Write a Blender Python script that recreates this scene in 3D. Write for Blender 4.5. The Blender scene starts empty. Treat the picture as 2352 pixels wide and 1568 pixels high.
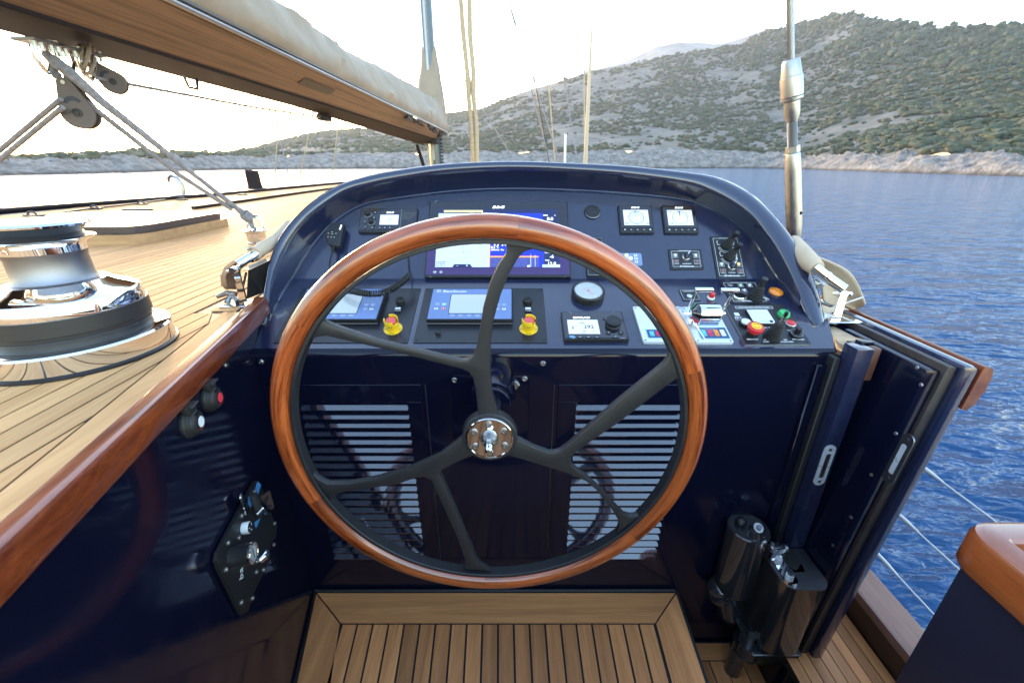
import bpy, bmesh, math, random
import numpy as np
from mathutils import Vector, Matrix
R = math.radians
random.seed(7)
S = bpy.context.scene
COL = S.collection

# ------------------------------------------------------------------ camera
EYE = Vector((0.0, 0.0, 1.5))
PITCH = R(22.8)
FOC = 975.0                       # focal length in units of a 2352 wide frame
cam_d = bpy.data.cameras.new('camera')
cam = bpy.data.objects.new('camera', cam_d)
COL.objects.link(cam)
cam.location = EYE
cam.rotation_euler = (R(90) - PITCH, 0, 0)
cam_d.sensor_fit = 'HORIZONTAL'
cam_d.sensor_width = 36.0
cam_d.lens = 36.0 * FOC / 2352.0
cam_d.clip_start = 0.02
cam_d.clip_end = 20000
cam_d.dof.use_dof = True
cam_d.dof.focus_distance = 1.35
cam_d.dof.aperture_fstop = 5.0
S.camera = cam

# ------------------------------------------------------------------ sky and sun
SUN_AZ = R(-33)                   # to the left of straight ahead
SUN_EL = R(6.5)
w = bpy.data.worlds.new('World')
S.world = w
w.use_nodes = True
wn = w.node_tree
for n in list(wn.nodes):
    wn.nodes.remove(n)
sky = wn.nodes.new('ShaderNodeTexSky')
sky.sky_type = 'NISHITA'
sky.sun_disc = False
sky.sun_elevation = SUN_EL
sky.sun_rotation = SUN_AZ
sky.air_density = 1.0
sky.dust_density = 1.0
sky.ozone_density = 1.2
bg = wn.nodes.new('ShaderNodeBackground')
bg.inputs['Strength'].default_value = 0.15
wo = wn.nodes.new('ShaderNodeOutputWorld')
wn.links.new(sky.outputs[0], bg.inputs['Color'])
wn.links.new(bg.outputs[0], wo.inputs['Surface'])
sl = bpy.data.lights.new('sun', 'SUN')
sl.energy = 0.4
sl.angle = R(1.5)
sl.color = (1.0, 0.72, 0.45)
so = bpy.data.objects.new('sun', sl)
COL.objects.link(so)
sun_dir = Vector((math.sin(SUN_AZ) * math.cos(SUN_EL), math.cos(SUN_AZ) * math.cos(SUN_EL), math.sin(SUN_EL)))
so.rotation_euler = sun_dir.to_track_quat('Z', 'Y').to_euler()
so.location = (-20, 20, 8)
S.view_settings.view_transform = 'Standard'
S.view_settings.look = 'None'
S.view_settings.gamma = 1.0
S.view_settings.exposure = 3.48
S.view_settings.use_white_balance = True
S.view_settings.white_balance_temperature = 6500
S.view_settings.white_balance_tint = 15
S.cycles.max_bounces = 8
S.cycles.glossy_bounces = 5
S.cycles.use_denoising = True
S.cycles.sample_clamp_indirect = 6.0

# ------------------------------------------------------------------ sight lines: where a seen point lies on a known surface
FW = Vector((0, math.cos(PITCH), -math.sin(PITCH)))
UP = Vector((0, math.sin(PITCH), math.cos(PITCH)))
def ray(u, v):
    return Vector(((u - 1176) / FOC, 0, 0)) + UP * ((784 - v) / FOC) + FW
def onpl(u, v, p0, n):
    d = ray(u, v)
    t = (Vector(p0) - EYE).dot(n) / d.dot(n)
    return EYE + d * t
def onY(u, v, y): return onpl(u, v, (0, y, 0), Vector((0, 1, 0)))
def onZ(u, v, z): return onpl(u, v, (0, 0, z), Vector((0, 0, 1)))
def onX(u, v, x): return onpl(u, v, (x, 0, 0), Vector((1, 0, 0)))

# ------------------------------------------------------------------ noise for the landscape
def _hash(ix, iy, seed):
    h = (ix * 374761393 + iy * 668265263 + seed * 974711) & 0x7fffffff
    h = ((h ^ (h >> 13)) * 1274126177) & 0x7fffffff
    return ((h ^ (h >> 16)) & 0xffff) / 65535.0
def vnoise(x, y, seed=0):
    x = np.asarray(x, float); y = np.asarray(y, float)
    ix = np.floor(x).astype(np.int64); iy = np.floor(y).astype(np.int64)
    fx = x - ix; fy = y - iy
    fx = fx * fx * (3 - 2 * fx); fy = fy * fy * (3 - 2 * fy)
    a = _hash(ix, iy, seed); b = _hash(ix + 1, iy, seed)
    c = _hash(ix, iy + 1, seed); d = _hash(ix + 1, iy + 1, seed)
    return (a * (1 - fx) + b * fx) * (1 - fy) + (c * (1 - fx) + d * fx) * fy
def fbm(x, y, oct=4, seed=0):
    s = 0; a = 0.5; t = 0
    for o in range(oct):
        s = s + a * vnoise(np.asarray(x) * 2 ** o, np.asarray(y) * 2 ** o, seed + o * 17); t += a; a *= 0.5
    return s / t

# ------------------------------------------------------------------ materials
MATS = {}
def nodes_of(m):
    m.use_nodes = True
    nt = m.node_tree
    return nt, nt.nodes['Principled BSDF']
def mat(name, col, rough=0.5, metal=0.0, coat=0.0, bump=0.0, bscale=200.0, vary=0.0, vscale=8.0, emit=0.000, trans=0.0, ior=None, alpha=1.0, coat_rough=0.04, sheen=0.0, rvary=0.0, spec=None):
    if name in MATS: return MATS[name]
    m = bpy.data.materials.new(name); MATS[name] = m
    nt, p = nodes_of(m)
    p.inputs['Base Color'].default_value = (*col, 1)
    p.inputs['Roughness'].default_value = rough
    p.inputs['Metallic'].default_value = metal
    p.inputs['Coat Weight'].default_value = coat
    p.inputs['Coat Roughness'].default_value = coat_rough
    p.inputs['Transmission Weight'].default_value = trans
    p.inputs['Sheen Weight'].default_value = sheen
    if spec is not None: p.inputs['Specular IOR Level'].default_value = spec
    if ior: p.inputs['IOR'].default_value = ior
    p.inputs['Alpha'].default_value = alpha
    if emit:
        p.inputs['Emission Color'].default_value = (*col, 1)
        p.inputs['Emission Strength'].default_value = emit
    L = nt.links
    if bump or vary or rvary:
        tc = nt.nodes.new('ShaderNodeTexCoord')
    if bump:
        nz = nt.nodes.new('ShaderNodeTexNoise'); nz.inputs['Scale'].default_value = bscale; nz.inputs['Detail'].default_value = 3
        b = nt.nodes.new('ShaderNodeBump'); b.inputs['Strength'].default_value = bump; b.inputs['Distance'].default_value = 0.01
        L.new(tc.outputs['Object'], nz.inputs['Vector']); L.new(nz.outputs['Fac'], b.inputs['Height']); L.new(b.outputs[0], p.inputs['Normal'])
    if vary or rvary:
        nv = nt.nodes.new('ShaderNodeTexNoise'); nv.inputs['Scale'].default_value = vscale; nv.inputs['Detail'].default_value = 5
        L.new(tc.outputs['Object'], nv.inputs['Vector'])
        if vary:
            mr = nt.nodes.new('ShaderNodeMapRange'); mr.inputs[1].default_value = 0.3; mr.inputs[2].default_value = 0.7
            mr.inputs[3].default_value = 1 - vary; mr.inputs[4].default_value = 1 + vary
            mx = nt.nodes.new('ShaderNodeVectorMath'); mx.operation = 'SCALE'; mx.inputs[0].default_value = col
            L.new(nv.outputs['Fac'], mr.inputs[0]); L.new(mr.outputs[0], mx.inputs['Scale']); L.new(mx.outputs[0], p.inputs['Base Color'])
        if rvary:
            m2 = nt.nodes.new('ShaderNodeMapRange'); m2.inputs[1].default_value = 0.3; m2.inputs[2].default_value = 0.7
            m2.inputs[3].default_value = max(0.01, rough - rvary); m2.inputs[4].default_value = rough + rvary
            L.new(nv.outputs['Fac'], m2.inputs[0]); L.new(m2.outputs[0], p.inputs['Roughness'])
    return m
def wood(name, c1, c2, axis=1, scale=14.0, stretch=0.06, rough=0.5, coat=0.0, uv=False, bump=0.08, spread=0.18, contrast=(0.3, 0.72)):
    m = bpy.data.materials.new(name); MATS[name] = m
    nt, p = nodes_of(m); L = nt.links; N = nt.nodes
    tc = N.new('ShaderNodeTexCoord'); oi = N.new('ShaderNodeObjectInfo')
    ofs = N.new('ShaderNodeVectorMath'); ofs.operation = 'SCALE'; ofs.inputs[0].default_value = (13.1, 7.7, 5.3)
    L.new(oi.outputs['Random'], ofs.inputs['Scale'])
    add = N.new('ShaderNodeVectorMath'); add.operation = 'ADD'
    L.new(tc.outputs['UV' if uv else 'Object'], add.inputs[0]); L.new(ofs.outputs[0], add.inputs[1])
    mp = N.new('ShaderNodeMapping')
    sc = [scale, scale, scale]; sc[axis] = scale * stretch
    mp.inputs['Scale'].default_value = sc
    L.new(add.outputs[0], mp.inputs['Vector'])
    n1 = N.new('ShaderNodeTexNoise'); n1.inputs['Scale'].default_value = 1.0; n1.inputs['Detail'].default_value = 6; n1.inputs['Roughness'].default_value = 0.62; n1.inputs['Distortion'].default_value = 0.6
    L.new(mp.outputs[0], n1.inputs['Vector'])
    n2 = N.new('ShaderNodeTexNoise'); n2.inputs['Scale'].default_value = 9.0; n2.inputs['Detail'].default_value = 3
    L.new(mp.outputs[0], n2.inputs['Vector'])
    mxn = N.new('ShaderNodeMath'); mxn.operation = 'MULTIPLY_ADD'; mxn.inputs[1].default_value = 0.35
    L.new(n2.outputs['Fac'], mxn.inputs[0])
    sub = N.new('ShaderNodeMath'); sub.operation = 'SUBTRACT'; sub.inputs[1].default_value = 0.175
    L.new(n1.outputs['Fac'], sub.inputs[0]); L.new(sub.outputs[0], mxn.inputs[2])
    cr = N.new('ShaderNodeValToRGB')
    cr.color_ramp.elements[0].position = contrast[0]; cr.color_ramp.elements[0].color = (*c1, 1)
    cr.color_ramp.elements[1].position = contrast[1]; cr.color_ramp.elements[1].color = (*c2, 1)
    L.new(mxn.outputs[0], cr.inputs[0])
    mr = N.new('ShaderNodeMapRange'); mr.inputs[3].default_value = 1 - spread; mr.inputs[4].default_value = 1 + spread
    L.new(oi.outputs['Random'], mr.inputs[0])
    vm = N.new('ShaderNodeVectorMath'); vm.operation = 'SCALE'
    L.new(cr.outputs[0], vm.inputs[0]); L.new(mr.outputs[0], vm.inputs['Scale']); L.new(vm.outputs[0], p.inputs['Base Color'])
    p.inputs['Roughness'].default_value = rough
    p.inputs['Coat Weight'].default_value = coat; p.inputs['Coat Roughness'].default_value = 0.06
    if bump:
        b = N.new('ShaderNodeBump'); b.inputs['Strength'].default_value = bump; b.inputs['Distance'].default_value = 0.004
        L.new(mxn.outputs[0], b.inputs['Height']); L.new(b.outputs[0], p.inputs['Normal'])
    return m
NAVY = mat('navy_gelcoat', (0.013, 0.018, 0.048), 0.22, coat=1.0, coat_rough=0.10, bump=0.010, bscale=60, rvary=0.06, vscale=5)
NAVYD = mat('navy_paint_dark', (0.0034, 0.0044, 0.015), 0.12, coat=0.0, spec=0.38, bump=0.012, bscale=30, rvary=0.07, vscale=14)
BLACKP = mat('black_plastic', (0.012, 0.012, 0.014), 0.38, bump=0.05, bscale=900)
BLACKG = mat('black_glass', (0.006, 0.005, 0.012), 0.06, coat=1.0)
PURPLE = mat('purple_coated_glass', (0.035, 0.006, 0.09), 0.08, coat=1.0)
PANEL = mat('anodised_black_panel', (0.014, 0.015, 0.02), 0.32, bump=0.02, bscale=600)
SATIN = mat('satin_black_metal', (0.017, 0.017, 0.019), 0.45, bump=0.02, bscale=500, rvary=0.06, vscale=20)
SLAT = mat('lacquered_slat', (0.006, 0.008, 0.022), 0.05, coat=1.0, ior=2.1, bump=0.006, bscale=25)
RUBBER = mat('black_rubber', (0.014, 0.014, 0.015), 0.6, bump=0.1, bscale=400)
CHROME = mat('polished_chrome', (0.82, 0.83, 0.85), 0.045, metal=1.0, rvary=0.025, vscale=30)
STEEL = mat('stainless_steel', (0.36, 0.355, 0.35), 0.36, metal=1.0, bump=0.02, bscale=300, rvary=0.08, vscale=40)
SATSTEEL = mat('brushed_grey_steel', (0.24, 0.24, 0.26), 0.4, metal=1.0, bump=0.05, bscale=300)
WHITE = mat('white_print', (0.72, 0.74, 0.76), 0.5)
GREYPR = mat('grey_print', (0.45, 0.47, 0.5), 0.5)
SILVER = mat('silver_plate', (0.66, 0.70, 0.74), 0.3, metal=0.35, rvary=0.05, vscale=40)
RED = mat('red_plastic', (0.55, 0.02, 0.02), 0.3, coat=0.4)
PINKRED = mat('faded_red_plastic', (0.68, 0.10, 0.08), 0.45)
YELLOW = mat('yellow_plastic', (0.80, 0.52, 0.015), 0.4)
GREEN = mat('green_lens', (0.02, 0.42, 0.13), 0.25, coat=0.6)
AMBER = mat('amber_lens', (0.75, 0.22, 0.01), 0.12, coat=1.0)
CYANB = mat('cyan_key', (0.10, 0.48, 0.55), 0.4)
CRIM = mat('crimson_key', (0.55, 0.02, 0.10), 0.4)
ORNG = mat('orange_key', (0.75, 0.24, 0.03), 0.4)
BLUEK = mat('blue_frame', (0.25, 0.5, 0.75), 0.4)
BLUED = mat('deep_blue_membrane', (0.02, 0.06, 0.16), 0.35)
BLUEM = mat('blue_membrane', (0.13, 0.20, 0.40), 0.35, vary=0.05)
LCDG = mat('grey_lcd', (0.42, 0.45, 0.46), 0.12, coat=0.7, emit=0.007)
SCR_W = mat('white_screen', (0.42, 0.45, 0.45), 0.2, emit=0.092)
SCR_C = mat('chart_screen', (0.36, 0.42, 0.46), 0.2, emit=0.084, vary=0.03, vscale=30)
SCR_B = mat('blue_screen', (0.01, 0.025, 0.35), 0.15, emit=0.110)
SCR_S = mat('sonar_screen', (0.05, 0.06, 0.22), 0.2, emit=0.066, vary=0.9, vscale=500)
SCR_N = mat('navy_screen', (0.012, 0.018, 0.07), 0.15, emit=0.066)
SCR_O = mat('orange_screen', (0.85, 0.25, 0.04), 0.2, emit=0.110)
SCR_Y = mat('yellow_screen', (0.8, 0.72, 0.2), 0.2, emit=0.110)
INK = mat('dark_ink', (0.02, 0.025, 0.04), 0.5)
INKB = mat('blue_ink', (0.03, 0.12, 0.4), 0.5)
INKG = mat('pale_ink', (0.30, 0.36, 0.45), 0.5)
MAHOG = wood('varnished_mahogany', (0.125, 0.018, 0.004), (0.45, 0.098, 0.020), axis=0, scale=70, stretch=0.05, rough=0.32, coat=1.0, uv=True, bump=0.03, spread=0.2, contrast=(0.39, 0.62))
MAHY = wood('varnished_rail', (0.10, 0.016, 0.005), (0.27, 0.058, 0.014), axis=1, scale=40, stretch=0.06, rough=0.3, coat=1.0, bump=0.02, spread=0.1)
TEAK = wood('bare_teak', (0.42, 0.155, 0.05), (0.72, 0.30, 0.105), axis=1, scale=30, stretch=0.05, rough=0.55, bump=0.12, spread=0.3)
TEAKX = wood('bare_teak_cross', (0.48, 0.19, 0.062), (0.74, 0.315, 0.11), axis=0, scale=30, stretch=0.05, rough=0.55, bump=0.12, spread=0.1)
TEAKD = wood('deck_teak', (0.50, 0.255, 0.105), (0.74, 0.42, 0.19), axis=1, scale=30, stretch=0.05, rough=0.75, bump=0.1, spread=0.12)
TEAKD.node_tree.nodes['Principled BSDF'].inputs['Specular IOR Level'].default_value = 0.22
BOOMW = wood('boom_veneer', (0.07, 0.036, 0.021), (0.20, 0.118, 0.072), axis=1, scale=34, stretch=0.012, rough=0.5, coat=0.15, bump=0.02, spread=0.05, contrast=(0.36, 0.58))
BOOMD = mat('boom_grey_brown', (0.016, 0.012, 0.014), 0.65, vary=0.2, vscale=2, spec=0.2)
CAULK = mat('black_caulk', (0.012, 0.012, 0.014), 0.6)
CANVAS = mat('tan_canvas', (0.30, 0.235, 0.172), 0.9, bump=0.3, bscale=9, vary=0.12, vscale=3, sheen=0.1)
CANVG = mat('tan_canvas_fine', (0.50, 0.39, 0.28), 0.85, bump=0.15, bscale=400, vary=0.1, vscale=12)
ROPE = mat('grey_rope', (0.24, 0.23, 0.25), 0.8, bump=0.6, bscale=260, vary=0.25, vscale=60)
ROPET = mat('tan_rope', (0.42, 0.32, 0.20), 0.8, bump=0.3, bscale=200, vary=0.2, vscale=30)
SPARB = mat('blue_grey_spar', (0.045, 0.075, 0.10), 0.3, coat=0.3)
PLY = mat('raw_plywood', (0.50, 0.36, 0.22), 0.8, vary=0.15, vscale=30, bump=0.2, bscale=120)
SEAL = mat('brown_seal', (0.035, 0.024, 0.022), 0.55, vary=0.3, vscale=30)
GLASS = mat('clear_glass', (0.8, 0.85, 0.9), 0.02, alpha=0.14)
TAPE = mat('blue_tape', (0.06, 0.30, 0.62), 0.6)
SHIRT = mat('white_hardware', (0.7, 0.7, 0.68), 0.4)

# ------------------------------------------------------------------ mesh builder
class MB:
    def __init__(s): s.v = []; s.f = []; s.uv = None
    def add(s, vs, fs):
        o = len(s.v); s.v += [Vector(p) for p in vs]; s.f += [tuple(i + o for i in f) for f in fs]; return s
    def quad(s, a, b, c, d): return s.add([a, b, c, d], [(0, 1, 2, 3)])
    def box(s, x0, x1, y0, y1, z0, z1, bev=0.0, seg=2):
        if bev <= 0:
            return s.add([(x0,y0,z0),(x1,y0,z0),(x1,y1,z0),(x0,y1,z0),(x0,y0,z1),(x1,y0,z1),(x1,y1,z1),(x0,y1,z1)],
                         [(0,3,2,1),(4,5,6,7),(0,1,5,4),(1,2,6,5),(2,3,7,6),(3,0,4,7)])
        bm = bmesh.new(); bmesh.ops.create_cube(bm, size=1)
        for v in bm.verts: v.co = Vector(((x0+x1)/2 + v.co.x*(x1-x0), (y0+y1)/2 + v.co.y*(y1-y0), (z0+z1)/2 + v.co.z*(z1-z0)))
        bmesh.ops.bevel(bm, geom=list(bm.edges), offset=bev, segments=seg, affect='EDGES', profile=0.6)
        return s.bm(bm)
    def bm(s, bm):
        bm.verts.index_update()
        s.add([v.co.copy() for v in bm.verts], [[v.index for v in f.verts] for f in bm.faces]); bm.free(); return s
    def rbox(s, x0, x1, y0, y1, z0, z1, r=0.004, n=4):        # plate with rounded corners in plan
        pts = []
        for cx, cy, a0 in ((x1-r,y1-r,0),(x0+r,y1-r,90),(x0+r,y0+r,180),(x1-r,y0+r,270)):
            for k in range(n+1):
                a = R(a0 + 90*k/n); pts.append((cx + r*math.cos(a), cy + r*math.sin(a)))
        return s.prism(pts, z0, z1)
    def prism(s, pts, z0, z1, bev=0.0, inset=None):
        n = len(pts)
        ar = sum(pts[i][0]*pts[(i+1)%n][1] - pts[(i+1)%n][0]*pts[i][1] for i in range(n))
        if ar < 0: pts = pts[::-1]
        lo = [(p[0],p[1],z0) for p in pts]; hi = [(p[0],p[1],z1) for p in pts]
        fs = [tuple(range(n-1,-1,-1)), tuple(range(n,2*n))] + [(i,(i+1)%n,n+(i+1)%n,n+i) for i in range(n)]
        return s.add(lo+hi, fs)
    def lathe(s, prof, seg=24, M=None, a0=0.0, a1=360.0, cap=True):    # prof: (r, z) list
        full = abs(a1-a0) >= 359.9
        m = seg if full else seg+1
        vs = []; fs = []
        for k in range(m):
            a = R(a0 + (a1-a0)*k/seg); c, q = math.cos(a), math.sin(a)
            for r, z in prof: vs.append(Vector((r*c, r*q, z)))
        n = len(prof)
        for k in range(seg if full else seg):
            k2 = (k+1) % m
            for i in range(n-1):
                fs.append((k*n+i, k2*n+i, k2*n+i+1, k*n+i+1))
        if full and cap:
            if prof[0][0] > 1e-6: fs.append(tuple(k*n for k in range(m-1,-1,-1)))
            if prof[-1][0] > 1e-6: fs.append(tuple(k*n+n-1 for k in range(m)))
        if M is not None: vs = [M @ v for v in vs]
        return s.add(vs, fs)
    def cyl(s, p0, p1, r0, r1=None, seg=16):
        p0 = Vector(p0); p1 = Vector(p1); r1 = r0 if r1 is None else r1
        d = p1-p0; q = d.to_track_quat('Z','Y').to_matrix().to_4x4()
        return s.lathe([(r0,0),(r1,d.length)], seg, Matrix.Translation(p0) @ q)
    def rod(s, p0, p1, prof, seg=16):                        # lathe along p0->p1, prof in (r, t 0..1)
        p0 = Vector(p0); p1 = Vector(p1); d = p1-p0
        q = d.to_track_quat('Z','Y').to_matrix().to_4x4()
        return s.lathe([(r, t*d.length) for r, t in prof], seg, Matrix.Translation(p0) @ q)
    def tube(s, pts, r, seg=8, closed=False, flat=1.0):
        pts = [Vector(p) for p in pts]; n = len(pts); vs = []; fs = []
        nrm = None
        for i, p in enumerate(pts):
            a = pts[(i-1) % n] if (closed or i > 0) else p
            b = pts[(i+1) % n] if (closed or i < n-1) else p
            t = (b-a).normalized()
            if nrm is None:
                nrm = t.orthogonal().normalized()
            nrm = (nrm - t*nrm.dot(t)).normalized(); bi = t.cross(nrm)
            rr = r[i] if isinstance(r, (list, tuple)) else r
            for k in range(seg):
                an = 2*math.pi*k/seg
                vs.append(p + nrm*math.cos(an)*rr + bi*math.sin(an)*rr*flat)
        for i in range(n if closed else n-1):
            j = (i+1) % n
            for k in range(seg):
                k2 = (k+1) % seg
                fs.append((i*seg+k, i*seg+k2, j*seg+k2, j*seg+k))
        if not closed:
            fs.append(tuple(range(seg-1,-1,-1))); fs.append(tuple((n-1)*seg+k for k in range(seg)))
        return s.add(vs, fs)
    def ball(s, c, r, seg=12, rings=8, sc=(1,1,1)):
        prof = [(r*math.sin(math.pi*k/rings), -r*math.cos(math.pi*k/rings)) for k in range(rings+1)]
        prof[0] = (0, -r); prof[-1] = (0, r)
        M = Matrix.Translation(Vector(c)) @ Matrix.Diagonal((*sc, 1))
        return s.lathe(prof, seg, M)
    def grid(s, rows, closeu=False):                          # rows of points -> quads
        n = len(rows[0]); vs = [p for r in rows for p in r]; fs = []
        for i in range(len(rows)-1):
            for k in range(n if closeu else n-1):
                k2 = (k+1) % n
                fs.append((i*n+k, i*n+k2, (i+1)*n+k2, (i+1)*n+k))
        return s.add(vs, fs)
    def xf(s, M):
        s.v = [M @ Vector(p) for p in s.v]; return s
    def mesh(s, name, m, smooth=38):
        me = bpy.data.meshes.new(name)
        me.from_pydata([tuple(p) for p in s.v], [], s.f)
        me.materials.append(m)
        bm = bmesh.new(); bm.from_mesh(me)
        bmesh.ops.remove_doubles(bm, verts=bm.verts, dist=1e-6)
        bmesh.ops.recalc_face_normals(bm, faces=bm.faces)
        bm.to_mesh(me); bm.free()
        if smooth:
            me.polygons.foreach_set('use_smooth', [True]*len(me.polygons))
            me.set_sharp_from_angle(angle=R(smooth))
        return me
    def build(s, name, m, parent=None, label=None, cat=None, group=None, kind=None, smooth=38, loc=None):
        return link(name, s.mesh(name, m, smooth), parent, label, cat, group, kind, loc)
def link(name, me, parent=None, label=None, cat=None, group=None, kind=None, loc=None):
    o = bpy.data.objects.new(name, me); COL.objects.link(o)
    if parent is not None: o.parent = parent
    if loc is not None: o.location = loc
    tag(o, label, cat, group, kind); return o
def tag(o, label=None, cat=None, group=None, kind=None):
    if label: o['label'] = label
    if cat: o['category'] = cat
    if group: o['group'] = group
    if kind: o['kind'] = kind
    return o
def thing(name, label, cat, M=None, group=None):
    o = bpy.data.objects.new(name, None); COL.objects.link(o)
    o.empty_display_size = 0.05
    if M is not None: o.matrix_world = M if isinstance(M, Matrix) else Matrix.Translation(Vector(M))
    return tag(o, label, cat, group)
def kids(o): return [q for q in COL.objects if q.parent == o]
def dup(o, parent=None):
    c = o.copy(); COL.objects.link(c)
    if parent is not None: c.parent = parent
    for ch in kids(o): dup(ch, c)
    return c
def text(body, size, x, y, z, m, parent, name='lettering', align='CENTER', shear=0.0, bold=0.0, M=None, sx=1.0):
    c = bpy.data.curves.new(name, 'FONT'); c.body = body; c.size = size; c.align_x = align; c.align_y = 'CENTER'
    c.resolution_u = 2; c.extrude = 0.00025; c.shear = shear; c.offset = bold * 0.35
    o = bpy.data.objects.new('tmp', c); COL.objects.link(o)
    me = bpy.data.meshes.new_from_object(o)
    bpy.data.objects.remove(o); bpy.data.curves.remove(c)
    me.name = name; me.materials.clear(); me.materials.append(m)
    T = Matrix.Translation((x, y, z)) @ Matrix.Diagonal((sx, 1, 1, 1))
    me.transform(T if M is None else M @ T)
    return link(name, me, parent)
def frame(o, ex, ey, ez):
    return Matrix(((ex[0],ey[0],ez[0],o[0]),(ex[1],ey[1],ez[1],o[1]),(ex[2],ey[2],ez[2],o[2]),(0,0,0,1)))
# ================================================================== SETTING: sea, hills, shore
WATER = -1.3
def sea_material():
    m = bpy.data.materials.new('sea_water'); nt, p = nodes_of(m); L = nt.links; N = nt.nodes
    p.inputs['Base Color'].default_value = (0.008, 0.055, 0.15, 1)
    p.inputs['Roughness'].default_value = 0.08
    p.inputs['IOR'].default_value = 1.33
    tc = N.new('ShaderNodeTexCoord')
    hs = None
    for sc, wx, st, rot in ((0.35, 0.5, 0.9, -35), (1.5, 0.42, 0.62, -20), (4.2, 0.45, 0.26, -38), (14, 0.6, 0.045, -10)):
        mp = N.new('ShaderNodeMapping'); mp.inputs['Rotation'].default_value = (0, 0, R(rot)); mp.inputs['Scale'].default_value = (sc * wx, sc, sc)
        L.new(tc.outputs['Object'], mp.inputs['Vector'])
        nz = N.new('ShaderNodeTexNoise'); nz.inputs['Scale'].default_value = 1.0; nz.inputs['Detail'].default_value = 2.5; nz.inputs['Distortion'].default_value = 0.4
        L.new(mp.outputs[0], nz.inputs['Vector'])
        ml = N.new('ShaderNodeMath'); ml.operation = 'MULTIPLY'; ml.inputs[1].default_value = st
        L.new(nz.outputs['Fac'], ml.inputs[0])
        if hs is None: hs = ml
        else:
            ad = N.new('ShaderNodeMath'); ad.operation = 'ADD'; L.new(hs.outputs[0], ad.inputs[0]); L.new(ml.outputs[0], ad.inputs[1]); hs = ad
    b = N.new('ShaderNodeBump'); b.inputs['Strength'].default_value = 1.0; b.inputs['Distance'].default_value = 0.6
    L.new(hs.outputs[0], b.inputs['Height']); L.new(b.outputs[0], p.inputs['Normal'])
    return m
SEA = sea_material()
sb = MB()
xs = [-6000, -600, -60, -6, 0, 6, 60, 600, 6000]
sb.grid([[(x, y, WATER) for x in xs] for y in (-6000, -600, -60, -6, 0, 6, 60, 600, 9000)])
sb.build('sea', SEA, kind='structure', label='deep blue rippled sea around the yacht')

def pxline(pts, u): return np.interp(u, [p[0] for p in pts], [p[1] for p in pts])
SHORE = [(-900,420),(0,403),(150,400),(300,396),(430,392),(600,389),(760,387.5),(1176,387),(1560,386.5),(1800,387.5),(1900,391),(2066,397),(2352,406),(3300,430)]
ROCKT = [(-900,385),(0,377),(336,366),(537,363),(790,356),(1176,352),(1562,349),(1804,357),(1847,363),(2066,359),(2201,356),(2352,362),(3300,365)]
RIDGE = [(-900,372),(0,377),(60,374),(120,369),(250,362),(330,358),(420,352),(500,350),(560,342),(620,326),(680,310),(730,299),(800,293),(870,288),(950,272),(1030,258),(1080,250),(1110,243),(1200,206),(1260,190),(1330,166),(1400,150),(1460,138),(1520,127),(1562,117),(1640,107),(1700,97),(1763,68),(1864,41),(1931,25),(1965,26),(2032,45),(2090,48),(2167,58),(2267,60),(2352,53),(2700,60),(3300,140)]
FAR = [(1380,160),(1450,134),(1500,112),(1562,96),(1600,97),(1639,101),(1696,88),(1763,66),(1850,60),(1900,80)]
def angles(u, v):
    d = ray(u, v); h = math.hypot(d.x, d.y)
    return math.atan2(d.x, d.y), d.z / h                  # bearing, slope of the sight line
def rock_material(name, a, b, c, sc):
    m = bpy.data.materials.new(name); nt, p = nodes_of(m); L = nt.links; N = nt.nodes
    tc = N.new('ShaderNodeTexCoord')
    n1 = N.new('ShaderNodeTexNoise'); n1.inputs['Scale'].default_value = sc; n1.inputs['Detail'].default_value = 9; n1.inputs['Roughness'].default_value = 0.66
    L.new(tc.outputs['Object'], n1.inputs['Vector'])
    cr = N.new('ShaderNodeValToRGB')
    cr.color_ramp.elements[0].position = 0.34; cr.color_ramp.elements[0].color = (*a, 1)
    cr.color_ramp.elements[1].position = 0.68; cr.color_ramp.elements[1].color = (*c, 1)
    e = cr.color_ramp.elements.new(0.5); e.color = (*b, 1)
    L.new(n1.outputs['Fac'], cr.inputs[0]); L.new(cr.outputs[0], p.inputs['Base Color'])
    p.inputs['Roughness'].default_value = 0.9
    bp = N.new('ShaderNodeBump'); bp.inputs['Strength'].default_value = 0.8; bp.inputs['Distance'].default_value = 1.2
    n2 = N.new('ShaderNodeTexNoise'); n2.inputs['Scale'].default_value = sc * 4; n2.inputs['Detail'].default_value = 6
    L.new(tc.outputs['Object'], n2.inputs['Vector']); L.new(n2.outputs['Fac'], bp.inputs['Height']); L.new(bp.outputs[0], p.inputs['Normal'])
    return m
EARTH = rock_material('hillside_earth', (0.055, 0.052, 0.038), (0.105, 0.098, 0.080), (0.19, 0.172, 0.15), 0.06)
ROCK = rock_material('shore_limestone', (0.08, 0.071, 0.065), (0.19, 0.172, 0.158), (0.33, 0.30, 0.275), 0.35)
def wet_foot(m, level):                                     # rock stays dark and wet just above the water
    nt, p = nodes_of(m); L = nt.links; N = nt.nodes
    g = N.new('ShaderNodeNewGeometry'); sp_ = N.new('ShaderNodeSeparateXYZ'); mr = N.new('ShaderNodeMapRange')
    mr.inputs[1].default_value = level + 0.15; mr.inputs[2].default_value = level + 1.1; mr.inputs[3].default_value = 0.28; mr.inputs[4].default_value = 1.0
    L.new(g.outputs['Position'], sp_.inputs[0]); L.new(sp_.outputs['Z'], mr.inputs[0])
    src = p.inputs['Base Color'].links[0].from_socket; v = N.new('ShaderNodeVectorMath'); v.operation = 'SCALE'
    L.new(src, v.inputs[0]); L.new(mr.outputs[0], v.inputs['Scale']); L.new(v.outputs[0], p.inputs['Base Color'])
wet_foot(ROCK, WATER)
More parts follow.
